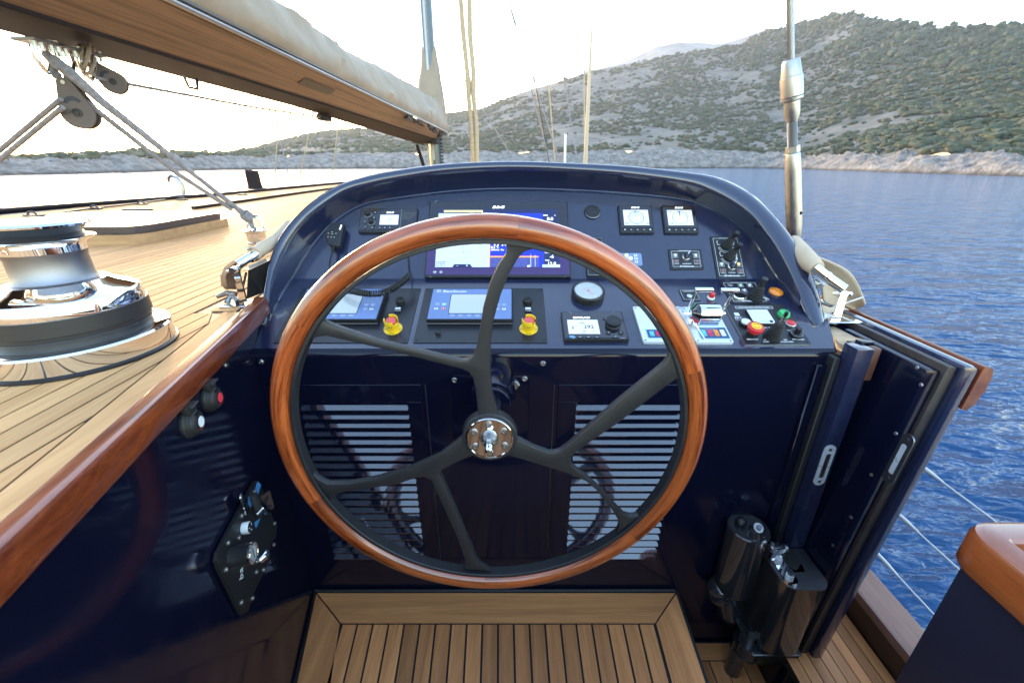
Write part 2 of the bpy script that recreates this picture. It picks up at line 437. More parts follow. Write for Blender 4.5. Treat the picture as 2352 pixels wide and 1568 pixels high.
FARR = rock_material('far_ridge_earth', (0.12, 0.12, 0.12), (0.2, 0.19, 0.18), (0.28, 0.26, 0.25), 0.01)

US = np.linspace(-900, 3300, 520)
NB = len(US)
ang = np.array([angles(u, pxline(SHORE, u)) for u in US])
AZ = ang[:, 0]
HW = 1.5 - WATER
D0 = HW / np.maximum(-ang[:, 1], 0.004)                     # metres to the waterline
D0 = np.convolve(np.pad(D0, 8, 'edge'), np.ones(17) / 17, 'valid')
def by_bearing(line, drop=0.0):
    q = np.array([angles(u, pxline(line, u)) for u in np.linspace(-1400, 4200, 1400)]); return np.interp(AZ, q[:, 0], q[:, 1]) - drop
ROCKS = by_bearing(ROCKT); RIDS = by_bearing(RIDGE, 0.004)
RW = 14 + 10 * fbm(US * 0.01, US * 0, 3, 5)                  # width of the rocky shore band
def terrain_h(i, d):                                        # height above eye at column i, distance d
    pass
def column(i, D):                                           # D: distances; returns heights (world z)
    d0 = D0[i]; d1 = d0 + RW[i]; d2 = d1 * 2.6 + 120
    s0 = -HW / d0
    z = np.zeros_like(D)
    t = np.clip((D - d0) / (d1 - d0), 0, 1)
    zr = WATER + (1.5 + ROCKS[i] * d1 - WATER) * t ** 0.55
    s = np.clip((D - d1) / (d2 - d1), 0, 1)
    slope = ROCKS[i] + (RIDS[i] - ROCKS[i]) * (1 - (1 - s) ** 1.25)
    zh = 1.5 + slope * D
    back = np.clip((D - d2) / (d2 * 0.6), 0, 1)
    zh = zh - back ** 1.2 * zh * 0.9
    z = np.where(D <= d1, zr, zh)
    return z
# rocky shore (own strip, deeply broken up) and hillside
rows_r = []; rows_h = []
TR = np.linspace(0, 1, 26); TH = np.concatenate([np.linspace(0, 1, 70), [1.15, 1.35, 1.6]])
for i in range(NB):
    d0 = D0[i]; d1 = d0 + RW[i]; d2 = d1 * 2.6 + 120
    sa, ca = math.sin(AZ[i]), math.cos(AZ[i])
    D = d0 - 1.0 + (d1 - d0 + 4.0) * TR
    z = column(i, D)
    amp = np.clip((D - d0) / 4.0, 0.0, 1)
    x = D * sa; y = D * ca
    nz = (fbm(x * 0.16, y * 0.16, 5, 3) - 0.5) * 5.0 + (np.abs(fbm(x * 0.45, y * 0.45, 4, 9) - 0.5)) * 3.4
    zz = z + amp * nz * np.minimum(1, (z - WATER) * 0.3 + 0.25)
    zz[0] = WATER - 1.5
    rows_r.append([(x[k], y[k], zz[k]) for k in range(len(D))])
    D = d1 + 1.0 + (d2 - d1) * TH
    z = column(i, D); x = D * sa; y = D * ca
    w_ = np.clip(1 - np.abs(TH - 0.45) / 0.55, 0, 1)
    z = z + (fbm(x * 0.02, y * 0.02, 4, 21) - 0.5) * 16 * w_ + (fbm(x * 0.12, y * 0.12, 4, 31) - 0.5) * 2.4
    rows_h.append([(x[k], y[k], z[k]) for k in range(len(D))])
MB().grid(rows_r).build('rocky_shore', ROCK, kind='structure', label='pale broken limestone shore along the waterline', smooth=60)
MB().grid(rows_h).build('hillside', EARTH, kind='structure', label='scrub covered hillside rising behind the bay', smooth=70)
fr = []
for u in np.linspace(1340, 1960, 90):
    a, s = angles(u, pxline(FAR, u)); sa, ca = math.sin(a), math.cos(a); row = []
    for k, D in enumerate(np.linspace(1500, 2300, 14)):
        t = k / 13.0
        hgt = 1.5 + s * 2300 * (0.25 + 0.75 * t) * 1.0
        x, y = D * sa, D * ca
        row.append((x, y, hgt + float((fbm(x * 0.012, y * 0.012, 4, 3) - 0.5)) * 40 * (0.3 + 0.7 * min(1, (1 - t) * 3 + 0.15))))
    fr.append(row)
MB().grid(fr).build('far_ridge', FARR, kind='structure', label='hazy bare ridge showing behind the hill', smooth=60)

# scrub: thousands of leafy clumps, too many to count
def foliage_material():
    m = bpy.data.materials.new('scrub_leaves'); nt, p = nodes_of(m); L = nt.links; N = nt.nodes
    tc = N.new('ShaderNodeTexCoord')
    n1 = N.new('ShaderNodeTexNoise'); n1.inputs['Scale'].default_value = 0.16; n1.inputs['Detail'].default_value = 4
    n2 = N.new('ShaderNodeTexNoise'); n2.inputs['Scale'].default_value = 1.3; n2.inputs['Detail'].default_value = 4
    L.new(tc.outputs['Object'], n1.inputs['Vector']); L.new(tc.outputs['Object'], n2.inputs['Vector'])
    ad = N.new('ShaderNodeMath'); ad.operation = 'MULTIPLY_ADD'; ad.inputs[1].default_value = 0.45
    sb_ = N.new('ShaderNodeMath'); sb_.operation = 'SUBTRACT'; sb_.inputs[1].default_value = 0.22
    L.new(n2.outputs['Fac'], ad.inputs[0]); L.new(n1.outputs['Fac'], sb_.inputs[0]); L.new(sb_.outputs[0], ad.inputs[2])
    cr = N.new('ShaderNodeValToRGB'); E = cr.color_ramp.elements
    E[0].position = 0.3; E[0].color = (0.017, 0.030, 0.011, 1)
    E[1].position = 0.72; E[1].color = (0.058, 0.080, 0.026, 1)
    e = E.new(0.5); e.color = (0.031, 0.049, 0.018, 1)
    e = E.new(0.6); e.color = (0.056, 0.050, 0.028, 1)
    L.new(ad.outputs[0], cr.inputs[0]); L.new(cr.outputs[0], p.inputs['Base Color'])
    p.inputs['Roughness'].default_value = 0.8
    return m
LEAF = foliage_material()
bm = bmesh.new(); bmesh.ops.create_icosphere(bm, subdivisions=2, radius=1)
bv = np.array([v.co[:] for v in bm.verts]); bf = np.array([[v.index for v in f.verts] for f in bm.faces]); bm.free()
rng = np.random.default_rng(11)
HV = np.array(rows_h)                                        # columns x distance x 3
allv = []; allf = []; cnt = 0
NS = 25000
ci = rng.uniform(60, NB - 60, NS * 4); cj = rng.uniform(0, 1, NS * 4) ** 0.85 * 69
placed = 0
for a, b in zip(ci, cj):
    if placed >= NS: break
    i = int(a); j = int(b); fa = a - i; fb = b - j
    P = (HV[i, j] * (1-fa) + HV[i+1, j] * fa) * (1-fb) + (HV[i, j+1] * (1-fa) + HV[i+1, j+1] * fa) * fb
    u_ = US[i]
    cover = float(fbm(P[0] * 0.022, P[1] * 0.022, 3, 77))
    right = np.clip((u_ - 1300) / 700, 0, 1)
    hi = j / 69.0
    thr = 0.46 - 0.17 * right - 0.06 * (1 - hi)
    if u_ < 620: thr += 0.02
    if cover < thr and rng.random() > 0.10: continue
    d = math.hypot(P[0], P[1])
    r = (0.5 + 1.0 * rng.random() ** 2.2) * (1.0 + 0.0013 * d)
    if right > 0.5 and hi > 0.62 and rng.random() < 0.5:
        r *= 1.15; tall = 1.25
    else: tall = 0.72
    jit = rng.uniform(0.38, 1.45, len(bv))[:, None]
    v = bv * jit * np.array([r * rng.uniform(0.9, 1.7), r * rng.uniform(0.9, 1.7), r * tall]) + P + np.array([0, 0, r * tall * 0.45])
    allv.append(v); allf.append(bf + cnt); cnt += len(bv); placed += 1
V = np.concatenate(allv); Fc = np.concatenate(allf)
me = bpy.data.meshes.new('hillside_scrub')
me.vertices.add(len(V)); me.vertices.foreach_set('co', V.ravel())
me.loops.add(Fc.size); me.loops.foreach_set('vertex_index', Fc.ravel().astype(np.int32))
me.polygons.add(len(Fc)); me.polygons.foreach_set('loop_start', np.arange(0, Fc.size, 3, dtype=np.int32)); me.polygons.foreach_set('loop_total', np.full(len(Fc), 3, dtype=np.int32))
me.update(); me.validate(); me.materials.append(LEAF)
link('hillside_scrub', me, kind='stuff', label='olive green scrub and low pines covering the hillside', cat='scrub')

# ================================================================== YACHT: cockpit floor, decks, walls
DECK = 1.06
def wall_x(y): return -0.755 + 0.225 * (1.13 - y)
WD = Vector((0.2195, -0.9756, 0)); WN = Vector((0.9756, 0.2195, 0)); W0 = Vector((-0.755, 1.13, 0))
def onW(u, v): return onpl(u, v, W0, WN)
# helm platform with margin boards and planks
fl = MB(); fl.prism([(-0.77,1.128),(0.632,1.128),(0.53,-1.2),(-0.52,-1.2)], -0.29, -0.004)
floor = fl.build('helm_floor', CAULK, kind='structure', label='raised teak helm platform with black caulking')
fe = 1.112
def xl(y): return wall_x(y) + 0.012 if y > 0 else wall_x(0) + 0.012
def xr(y): return 0.620 - 0.045 * (1.13 - y)
mg = 0.112
def board(pts, m, name='margin_board'):
    b = MB(); b.prism(pts, -0.0035, 0.0015); return b.build(name, m, floor, smooth=0)
yl = fe - mg
board([(xl(fe)+0.003, fe), (xr(fe)-0.003, fe), (xr(yl)-mg+0.004, yl), (xl(yl)+mg-0.004, yl)], TEAKX)
board([(xl(fe), fe-0.004), (xl(yl)+mg-0.008, yl-0.003), (xl(0)+mg-0.008, 0.0), (xl(0)+mg-0.008, -1.2), (xl(0), -1.2), (xl(0), 0)], TEAK)
board([(xr(fe), fe-0.004), (xr(yl)-mg+0.008, yl-0.003), (xr(-1.2)-mg+0.008, -1.2), (xr(-1.2), -1.2)], TEAK)
NP = 20
for k in range(NP):
    g = 0.0035
    def px_(y, t): 
        a = xl(max(y, 0)) + mg; b = xr(y) - mg
        return a + (b - a) * t
    a, b = k / NP, (k + 1) / NP
    ys = yl - 0.007
    board([(px_(ys,a)+g, ys), (px_(ys,b)-g, ys), (px_(-1.2,b)-g, -1.2), (px_(-1.2,a)+g, -1.2)], TEAK, 'plank')
# lower well to the right of the platform
lw = MB(); lw.prism([(0.60,1.128),(1.0,1.128),(1.0,-0.6),(0.50,-0.6)], -0.36, -0.306)
well = lw.build('cockpit_well', CAULK, kind='structure', label='narrow lower teak well beside the helm platform')
for x0, x1, y0, y1, m_ in ((0.60,0.90,1.055,1.118,TEAKX),(0.835,0.90,0.3,1.05,TEAK),(0.775,0.83,0.3,1.05,TEAK),(0.715,0.77,0.3,1.05,TEAK),(0.655,0.71,0.3,1.05,TEAK),(0.60,0.65,0.3,1.05,TEAK),(0.905,0.955,0.3,1.1,TEAK)):
    MB().box(x0,x1,y0,y1,-0.31,-0.302).build('plank', m_, well, smooth=0)

# side wall on the left, with its varnished rail
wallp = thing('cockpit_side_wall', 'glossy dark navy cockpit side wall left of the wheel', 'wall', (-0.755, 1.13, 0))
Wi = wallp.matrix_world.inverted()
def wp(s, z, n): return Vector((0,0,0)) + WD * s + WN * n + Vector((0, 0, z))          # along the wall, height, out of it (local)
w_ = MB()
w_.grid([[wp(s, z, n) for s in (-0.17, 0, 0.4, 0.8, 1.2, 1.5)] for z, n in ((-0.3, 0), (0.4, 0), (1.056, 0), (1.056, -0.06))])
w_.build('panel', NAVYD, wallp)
def rail(s0, s1):
    b = MB(); prof = [(-0.022,1.05),(0.006,1.05),(0.012,1.0525),(0.0145,1.058),(0.0145,1.1),(0.0115,1.107),(0.006,1.110),(-0.017,1.110),(-0.022,1.106)]
    rows = []
    for k in range(9):
        s = s0 + (s1 - s0) * k / 8
        rows.append([wp(s, z, n) for n, z in prof])
    b.grid(rows, closeu=True)
    n = len(prof); b.f += [tuple(range(n-1,-1,-1)), tuple(8*n+k for k in range(n))]
    o = b.build('rail', MAHY, wallp)
    return o
rail(-0.165, 0.098); rail(0.0985, 1.5)
def wallbolt(u, v, r=0.007):
    p = onW(u, v) - Vector((-0.755,1.13,0))
    b = MB(); b.cyl(p, p + WN*0.004, r, r*0.8, 10); b.build('bolt', STEEL, wallp)
wallbolt(519, 838)
# caulk fillet at the foot of the wall and console
cf = MB(); cf.tube([wall_to for wall_to in [(wall_x(y)+0.004, y, 0.002) for y in (-0.1,0.3,0.7,1.12)] + [(0.62,1.122,0.002)]], 0.007, 6)
cf.build('caulk_bead', CAULK, floor)

# left side deck: planks
dk = thing('port_deck', None, None); dk['kind'] = 'structure'; dk['label'] = 'laid teak side deck on the left, glaring in low sun'
dkb = MB()
dkb.prism([(-5.2,-2),(wall_x(-0.35)-0.018,-2),(wall_x(-0.35)-0.018,-0.35),(wall_x(1.3)-0.018,1.3),(-0.84,1.34),(-0.95,1.9),(-1.0,16),(-4.0,16),(-4.75,4)], DECK-0.03, DECK-0.0025)
dkb.build('caulked_base', CAULK, dk, smooth=0)
PW = 0.056; G = 0.0062
def inner_edge(y):
    if y < 1.28: return wall_x(y) - 0.038 - 0.10
    if y < 1.9: return -0.98 - (y-1.28)*0.1
    return -1.06
pm_cache = {}
def plank(x0, y0, y1, name='plank', m_=TEAKD, wd=PW-G, parent=dk):
    L_ = round(y1-y0, 2); key = (L_, wd, m_.name)
    if key not in pm_cache:
        pm_cache[key] = MB().box(0, wd, 0, L_, -0.002, 0.0).mesh(name, m_, 0)
    return link(name, pm_cache[key], parent, loc=(x0, y0, DECK))
rr = random.Random(3)
def ylim(x): return 1.13 - (x + 0.138 + 0.755) / 0.225
for k in range(40):
    x0 = -0.62 - PW * (k + 1); x1 = x0 + PW - G
    if x1 > -0.935:                                          # nibbed planks ending on the margin board
        a0, a1 = ylim(x0), ylim(x1)
        if a0 < -1.5: continue
        MB().prism([(x0, -2.0), (x1, -2.0), (x1, min(a1, 1.28)), (x0, min(a0, 1.28))], DECK-0.002, DECK).build('plank', TEAKD, dk, smooth=0)
        continue
    a, b_ = -2.0, 15.5
    if x1 > -1.06: b_ = 1.9 if x1 < -0.98 else 1.28
    c = a + rr.uniform(1.2, 3.2)
    while c < min(b_ - 0.2, 6.5): plank(x0, a, c - 0.004); a = c; c += rr.uniform(1.6, 2.4)
    plank(x0, a, b_)
far = MB()
x0 = -0.62 - PW * 41
while x0 > -4.6:
    far.box(x0, x0 + PW - G, -2.0, 15.5 if x0 > -4.0 else 9.0 + (x0 + 4.6) * 8, DECK-0.002, DECK)
    x0 -= PW
fo = far.build('far_planks', TEAKD, dk, smooth=0); fo['kind'] = 'stuff'
# margin board along the rail and curved joints
mbp = []
for y0, y1 in ((-0.35, 0.42), (0.424, 1.29)):
    MB().prism([(wall_x(y0)-0.026, y0), (wall_x(y1)-0.026, y1), (wall_x(y1)-0.132, y1), (wall_x(y0)-0.132, y0)], DECK-0.002, DECK+0.0005).build('margin_board', TEAKD, dk, smooth=0)
mv = MB()
mv.prism([(-0.89,1.3),(-0.97,1.3),(-1.05,1.9),(-1.05,8),(-0.98,8),(-0.98,1.9)], DECK-0.002, DECK+0.0005)
mv.build('margin_board', TEAKD, dk, smooth=0)

# right side deck beyond the gate
sd = thing('starboard_deck', None, None); sd['kind'] = 'structure'; sd['label'] = 'narrow teak side deck outside the gate on the right'
MB().box(0.96, 1.272, -1.5, 6, -0.13, -0.083).build('caulked_base', CAULK, sd, smooth=0)
for k in range(8):
    x1 = 1.268 - 0.04 * k
    MB().box(x1-0.0365, x1, -1.5, 6, -0.082, -0.079).build('plank', TEAK, sd, smooth=0)

# ================================================================== HELM CONSOLE
ALF = math.atan2(0.135, 0.33); BET = R(48)
LO = Vector((0, 1.13, 0.99)); LEY = Vector((0, math.cos(ALF), math.sin(ALF))); LN = Vector((0, -math.sin(ALF), math.cos(ALF)))
UO = Vector((0, 1.46, 1.125)); UEY = Vector((0, math.cos(BET), math.sin(BET))); UN = Vector((0, -math.sin(BET), math.cos(BET)))
EX = Vector((1, 0, 0))
HO = Vector((0, 1.649, 1.465))                              # plane of the hood lip, parallel to the upper dash
def onL(u, v): return onpl(u, v, LO, LN)
def onU(u, v): return onpl(u, v, UO, UN)
def onH(u, v): return onpl(u, v, HO, UN)
def spline(pts, n=12):
    out = []
    P = [pts[0]] + pts + [pts[-1]]
    for i in range(1, len(P)-2):
        for k in range(n):
            t = k / n; q = []
            for c in range(2):
                p0, p1, p2, p3 = P[i-1][c], P[i][c], P[i+1][c], P[i+2][c]
                q.append(0.5*((2*p1)+(-p0+p2)*t+(2*p0-5*p1+4*p2-p3)*t*t+(-p0+3*p1-3*p2+p3)*t**3))
            out.append(tuple(q))
    out.append(pts[-1]); return out
def resample(pts, n):
    P = np.array(spline(pts)); a = np.unwrap(np.arctan2(-(P[:,1]-700), P[:,0]-1200))
    o = np.argsort(a); t = np.linspace(a[0], a[-1], n)
    return list(zip(np.interp(t, a[o], P[o,0]), np.interp(t, a[o], P[o,1])))
RIM_O = [(591,738),(608,661),(621,594),(655,526),(722,459),(781,424),(850,402),(915,390),(1010,378),(1117,372),(1200,371),(1285,374),(1430,381),(1571,395),(1646,407),(1700,430),(1743,459),(1797,516),(1834,568),(1863,624),(1885,690),(1899,764)]
RIM_I = [(618,748),(626,664),(639,606),(661,557),(708,501),(784,447),(850,426),(915,413),(1010,399),(1117,392),(1200,391),(1285,394),(1430,403),(1571,421),(1629,438),(1685,467),(1729,501),(1758,537),(1785,575),(1818,638),(1840,700),(1862,748)]
JOIN = [(640,694),(660,656),(686,613),(713,572),(766,512),(833,472),(915,456),(1050,440),(1184,435),(1352,440),(1500,451),(1582,463),(1640,484),(1685,512),(1729,551),(1752,584),(1778,626),(1801,656),(1838,704)]
NR = 120
ro = [onH(u, v) for u, v in resample(RIM_O, NR)]
ri = [onH(u, v) for u, v in resample(RIM_I, NR)]
jn = []
for u, v in resample(JOIN, NR):
    a, b = onU(u, v), onL(u, v)
    jn.append(a if a.z > 1.125 else b)
con = thing('helm_console', 'dark navy helm console with arched hood and louvred front', 'console', (0, 1.13, 0))
CO = Vector((0, 1.13, 0))
def tocon(p): return Vector(p) - CO
hood = MB()
rows = []
NRM = UN
cen = sum(ri, Vector()) / NR
def toward(a, b, t): return a + (b - a) * t
for k in range(NR):
    J, I, O = jn[k], ri[k], ro[k]
    outw = (O - I).normalized()
    wI = (I - J)
    row = [J - wI*0.03 + outw*-0.012*0, J + wI*0.10 - outw*0.0, J + wI*0.5 + outw*0.006, J + wI*0.86 + outw*0.004, I - NRM*0.002 + outw*0.002,
           I + NRM*0.006 + outw*0.006, toward(I, O, 0.3) + NRM*0.012, toward(I, O, 0.55) + NRM*0.0135, toward(I, O, 0.8) + NRM*0.010, O + NRM*0.003 - outw*0.002, O - NRM*0.006 + outw*0.003,
           O - NRM*0.02 + outw*0.004, O - NRM*0.05 + outw*0.001, O - NRM*0.2 + outw*0.004, O - NRM*0.42 + outw*0.01]
    rows.append([tocon(p) for p in row])
hood.grid(rows)
hood.build('hood', NAVY, con, smooth=50)
# bead where the hood wall meets the dash
bd = MB(); bd.tube([tocon(p + (UN if p.z > 1.125 else LN)*0.002) for p in jn], 0.006, 8); bd.build('bead', NAVY, con)
# upper and lower dash
nl = next(k for k in range(NR) if jn[k].z > 1.125); nr = max(k for k in range(NR) if jn[k].z > 1.125)
up = [Vector((jn[nl-1].x, 1.46, 1.125))] + jn[nl:nr+1] + [Vector((jn[nr+1].x, 1.46, 1.125))]
b = MB(); b.add([tocon(p) for p in up], [tuple(range(len(up)))]); b.build('upper_dash', NAVY, con, smooth=0)
def L2(x, y): return Vector((x, y, 0.99 + (y-1.13)*math.tan(ALF)))
XL, XR = -0.785, 0.955
lo = [L2(XL, 1.145), L2(XR, 1.145), L2(1.0, 1.27), L2(onL(1870,752).x, onL(1870,752).y)] + [p for p in jn[nr+1:][::-1]] + [up[-1], up[0]] + [p for p in jn[:nl][::-1]] + [L2(onL(612,752).x, onL(612,752).y), L2(-0.83, 1.28)]
b = MB(); b.add([tocon(p) for p in lo], [tuple(range(len(lo)))]); b.build('lower_dash', NAVY, con, smooth=0)
fp = [(1.13,-0.32),(1.13,0.2),(1.13,0.972),(1.1312,0.981),(1.135,0.9885),(1.1455,L2(0,1.145).z)]
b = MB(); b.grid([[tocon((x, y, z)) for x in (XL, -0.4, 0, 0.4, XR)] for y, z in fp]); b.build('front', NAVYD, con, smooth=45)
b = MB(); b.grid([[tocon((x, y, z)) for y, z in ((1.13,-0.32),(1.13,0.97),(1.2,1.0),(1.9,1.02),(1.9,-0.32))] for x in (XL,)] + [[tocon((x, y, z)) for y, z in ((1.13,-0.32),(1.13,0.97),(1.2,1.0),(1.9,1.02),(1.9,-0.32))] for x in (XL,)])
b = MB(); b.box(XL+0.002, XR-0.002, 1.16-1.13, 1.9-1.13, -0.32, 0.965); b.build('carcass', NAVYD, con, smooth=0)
# louvred doors
def louvre(x0, x1, sx0, sx1):
    z1, z0 = 0.885, 0.105
    d = MB()
    t = 0.004
    zt, zb = 0.825, 0.165
    d.box(x0, x1, -t, 0.012, zt, z1, 0.0015, 1); d.box(x0, x1, -t, 0.012, z0, zb, 0.0015, 1)
    d.box(x0, sx0, -t, 0.012, zb, zt, 0.0015, 1); d.box(sx1, x1, -t, 0.012, zb, zt, 0.0015, 1)
    o = d.build('louvre_door', NAVYD, con, smooth=30)
    n = 21; pitch = (zt - zb) / n
    me = None
    for k in range(n):
        z = zt - pitch * (k + 0.5)
        if me is None:
            s = MB(); hw = (sx1-sx0)/2 + 0.003
            prof = [(-0.022, -0.013), (-0.020, -0.0145), (0.006, 0.011), (0.006, 0.016), (-0.001, 0.0125)]
            # a slat sloping down towards the viewer with a folded lower lip
            prof = [(-0.0125, -0.0105), (-0.0130, -0.0075), (0.0085, 0.0105), (0.010, 0.009), (-0.0105, -0.0115)]
            s.grid([[(x, y, z_) for y, z_ in prof] for x in (-hw, hw)], closeu=True)
            m5 = len(prof); s.f += [tuple(range(m5-1,-1,-1)), tuple(range(m5, 2*m5))]
            me = s.mesh('slat', SLAT, 20)
        link('slat', me, o, loc=((sx0+sx1)/2, 0, z))
    bk = MB(); bk.quad((x0, 0.0135, z0), (x1, 0.0135, z0), (x1, 0.0135, z1), (x0, 0.0135, z1)); bk.build('dark_backing', RUBBER, o, smooth=0)
    return o
louvre(-0.672, -0.275, -0.645, -0.322)
louvre(0.140, 0.548, 0.200, 0.520)
# grooves of the centre door
for x in (-0.262, 0.128):
    MB().box(x-0.0012, x+0.0012, -0.0012, 0.002, 0.1, 0.885).build('door_groove', RUBBER, con, smooth=0)
cp = MB(); cp.box(-0.185, 0.052, -0.006, 0.001, 0.62, 0.915, 0.003, 2); cov = cp.build('cover_plate', NAVYD, con)
for u, v in ((1044,872),(1205,869)):
    p = onY(u, v, 1.125) - CO
    MB().lathe([(0.0085,0),(0.0085,0.003),(0.006,0.005),(0.003,0.0045),(0,0.003)], 12, Matrix.Translation(p) @ Matrix.Rotation(R(90),4,'X')).build('screw', STEEL, cov)
p = onY(1181, 880, 1.125) - CO
MB().lathe([(0.0165,0),(0.0165,0.012),(0.013,0.016),(0,0.016)], 6, Matrix.Translation(p) @ Matrix.Rotation(R(90),4,'X')).build('hex_bolt', STEEL, cov, smooth=20)
for u, v in ((600,830),(1247,834),(1892,848)):
    p = onY(u, v, 1.13) - CO
    MB().lathe([(0.0085,-0.001),(0.0085,0.003),(0.006,0.006),(0.003,0.006),(0.0028,0.003),(0,0.003)], 14, Matrix.Translation(p) @ Matrix.Rotation(R(90),4,'X')).build('bolt', STEEL, con)

# ================================================================== STEERING WHEEL
WY = 0.85
hub = onY(1125, 1000, WY)
MW = frame(hub, (1,0,0), (0,0,1), (0,-1,0))                  # local x right, y up, z toward the helmsman
wh = thing('steering_wheel', 'large varnished wooden steering wheel with black forked spokes', 'steering wheel', MW)
MWi = MW.inverted()
def wl(u, v):
    q = MWi @ onY(u, v, WY); return (q.x, q.y)
RC, RA, RB = 0.4885, 0.0238, 0.0215
seams = sorted(math.degrees(math.atan2(wl(u,v)[1], wl(u,v)[0])) % 360 for u, v in ((1190,518),(1592,845),(1437,1210),(1115,1318),(727,1140),(688,735)))
def rimseg(a0, a1):
    n = max(10, int((a1-a0)/2.2)); sg = 20
    vs = []; fs = []; uvs = []
    for k in range(n+1):
        a = R(a0 + 0.02 + (a1-a0-0.04)*k/n)
        for j in range(sg):
            t = 2*math.pi*j/sg
            ce, si = math.cos(t), math.sin(t)
            r = RC + RA*math.copysign(abs(ce)**0.9, ce); z = RB*math.copysign(abs(si)**0.9, si)
            vs.append((r*math.cos(a), r*math.sin(a), z)); uvs.append((a*RC + 0.25*math.cos(t)*0.06, t*RA))
    for k in range(n):
        for j in range(sg):
            j2 = (j+1) % sg; fs.append((k*sg+j, (k+1)*sg+j, (k+1)*sg+j2, k*sg+j2))
    fs.append(tuple(range(sg))); fs.append(tuple(n*sg+j for j in range(sg-1,-1,-1)))
    me = bpy.data.meshes.new('rim_segment'); me.from_pydata(vs, [], fs)
    ul = me.uv_layers.new()
    for poly in me.polygons:
        for li in poly.loop_indices: ul.data[li].uv = uvs[me.loops[li].vertex_index]
    me.materials.append(MAHOG); me.polygons.foreach_set('use_smooth', [True]*len(me.polygons)); me.set_sharp_from_angle(angle=R(40))
    link('rim_segment', me, wh)
for k in range(6):
    a0 = seams[k]; a1 = seams[(k+1) % 6] + (360 if k == 5 else 0); rimseg(a0, a1)
b = MB(); b.lathe([(0.4555,-0.015),(0.4555,0.011),(0.457,0.013),(0.464,0.013),(0.464,-0.017),(0.457,-0.017),(0.4555,-0.015)], 120); b.f = [f for f in b.f if len(f) == 4]; b.build('inner_ring', SATIN, wh, smooth=30)
SP = [
 [(1098.6,960),(1098.6,946),(1092.2,886),(1086,863),(1077,852),(1060,844),(1000,829),(900,803),(800,780),(752,769),(735,771),(716,776),(692,792),(728,722),(735,729),(752.8,739.4),(772.8,748.3),(870.8,781),(1029,818),(1060,825),(1074,824),(1086,817),(1093,802),(1096,786),(1102,757.4),(1110.2,703.5),(1124.3,652),(1143,609.8),(1161.8,581.7),(1164,570),(1162,560),(1155,543),(1255,561),(1204,577),(1190,591),(1168.8,628.5),(1150,675.4),(1133.7,734),(1127,790),(1126.6,851),(1130.9,897),(1144.9,946),(1146,960)],
 [(1170,1000),(1189.7,1004.2),(1225.6,1023.5),(1260.8,1035.9),(1274,1036),(1287,1031),(1306.5,1016.5),(1419,918.1),(1506.9,847.8),(1526,831),(1537,816),(1549,784),(1573,866),(1549.1,868.9),(1524.5,886.4),(1419,967.3),(1331.1,1027.1),(1316,1040),(1311,1050),(1312,1063),(1322,1073),(1341.6,1086.8),(1376.8,1118.5),(1404.9,1150.1),(1433.1,1178.3),(1448,1182),(1468,1180),(1415,1222),(1421,1205),(1420,1192),(1401.4,1160.7),(1369.8,1122),(1345.2,1100.9),(1313.5,1086.8),(1271.3,1072.8),(1165.8,1041.1),(1150,1020)],
 [(1080,1000),(1060.6,1002.4),(1011.4,1041),(941.1,1072.7),(870.8,1093.8),(800.5,1107.8),(754.8,1107.8),(733,1096),(709,1076),(762,1142),(775,1130),(800.5,1123.6),(906,1109.6),(958,1093),(975,1091),(990,1098),(999,1115),(1046.6,1220.3),(1065.9,1273.1),(1069,1285),(1066,1302),(1127,1306),(1104,1292),(1095.7,1282),(1074.6,1230.9),(1039.5,1146.5),(1015,1092),(1011,1083),(1017,1074),(1046.6,1058.6),(1088.7,1041.1),(1100,1030)]]
for pl in SP:
    bm = bmesh.new(); pts = [wl(u, v) for u, v in pl]
    ar = sum(pts[i][0]*pts[(i+1)%len(pts)][1] - pts[(i+1)%len(pts)][0]*pts[i][1] for i in range(len(pts)))
    if ar < 0: pts = pts[::-1]
    lo_ = [bm.verts.new((x, y, -0.009)) for x, y in pts]; f0 = bm.faces.new(lo_)
    g_ = bmesh.ops.extrude_face_region(bm, geom=[f0])
    for v in g_['geom']:
        if isinstance(v, bmesh.types.BMVert): v.co.z = 0.007
    bmesh.ops.recalc_face_normals(bm, faces=bm.faces)
    eds = [e for e in bm.edges if abs(e.verts[0].co.z - 0.007) < 1e-5 and abs(e.verts[1].co.z - 0.007) < 1e-5]
    bmesh.ops.bevel(bm, geom=eds, offset=0.0028, segments=2, affect='EDGES', profile=0.5)
    bmesh.ops.triangulate(bm, faces=[f for f in bm.faces if len(f.verts) > 4])
    MB().bm(bm).build('spoke', SATIN, wh, smooth=30)
b = MB(); b.lathe([(0.0,-0.02),(0.064,-0.02),(0.066,-0.016),(0.066,0.007),(0.063,0.0105),(0.0,0.0105)], 48); b.build('hub', SATIN, wh)
b = MB(); b.lathe([(0.057,0.009),(0.057,0.0135),(0.0555,0.0155),(0.053,0.016),(0.052,0.0135),(0.0,0.0132)], 56); hp = b.build('hub_plate', CHROME, wh, smooth=25)
for k in range(6):
    a = R(92 + 60*k); x, y = 0.0405*math.cos(a), 0.0405*math.sin(a)
    MB().lathe([(0.0085,0.0125),(0.0085,0.0145),(0.0078,0.0168),(0.0045,0.0175),(0.004,0.0145),(0,0.0145)], 16, Matrix.Translation((x,y,0))).build('bolt', STEEL, hp)
MB().lathe([(0.021,0.013),(0.0215,0.017),(0.018,0.025),(0.0145,0.031),(0.014,0.033),(0,0.033)], 28).build('hub_boss', STEEL, hp)
MB().lathe([(0.0115,0.032),(0.0115,0.044),(0.0105,0.046)], 6).lathe([(0.0098,0.046),(0.0098,0.052),(0.0085,0.058),(0.005,0.062),(0,0.063)], 20).build('acorn_nut', CHROME, hp, smooth=25)
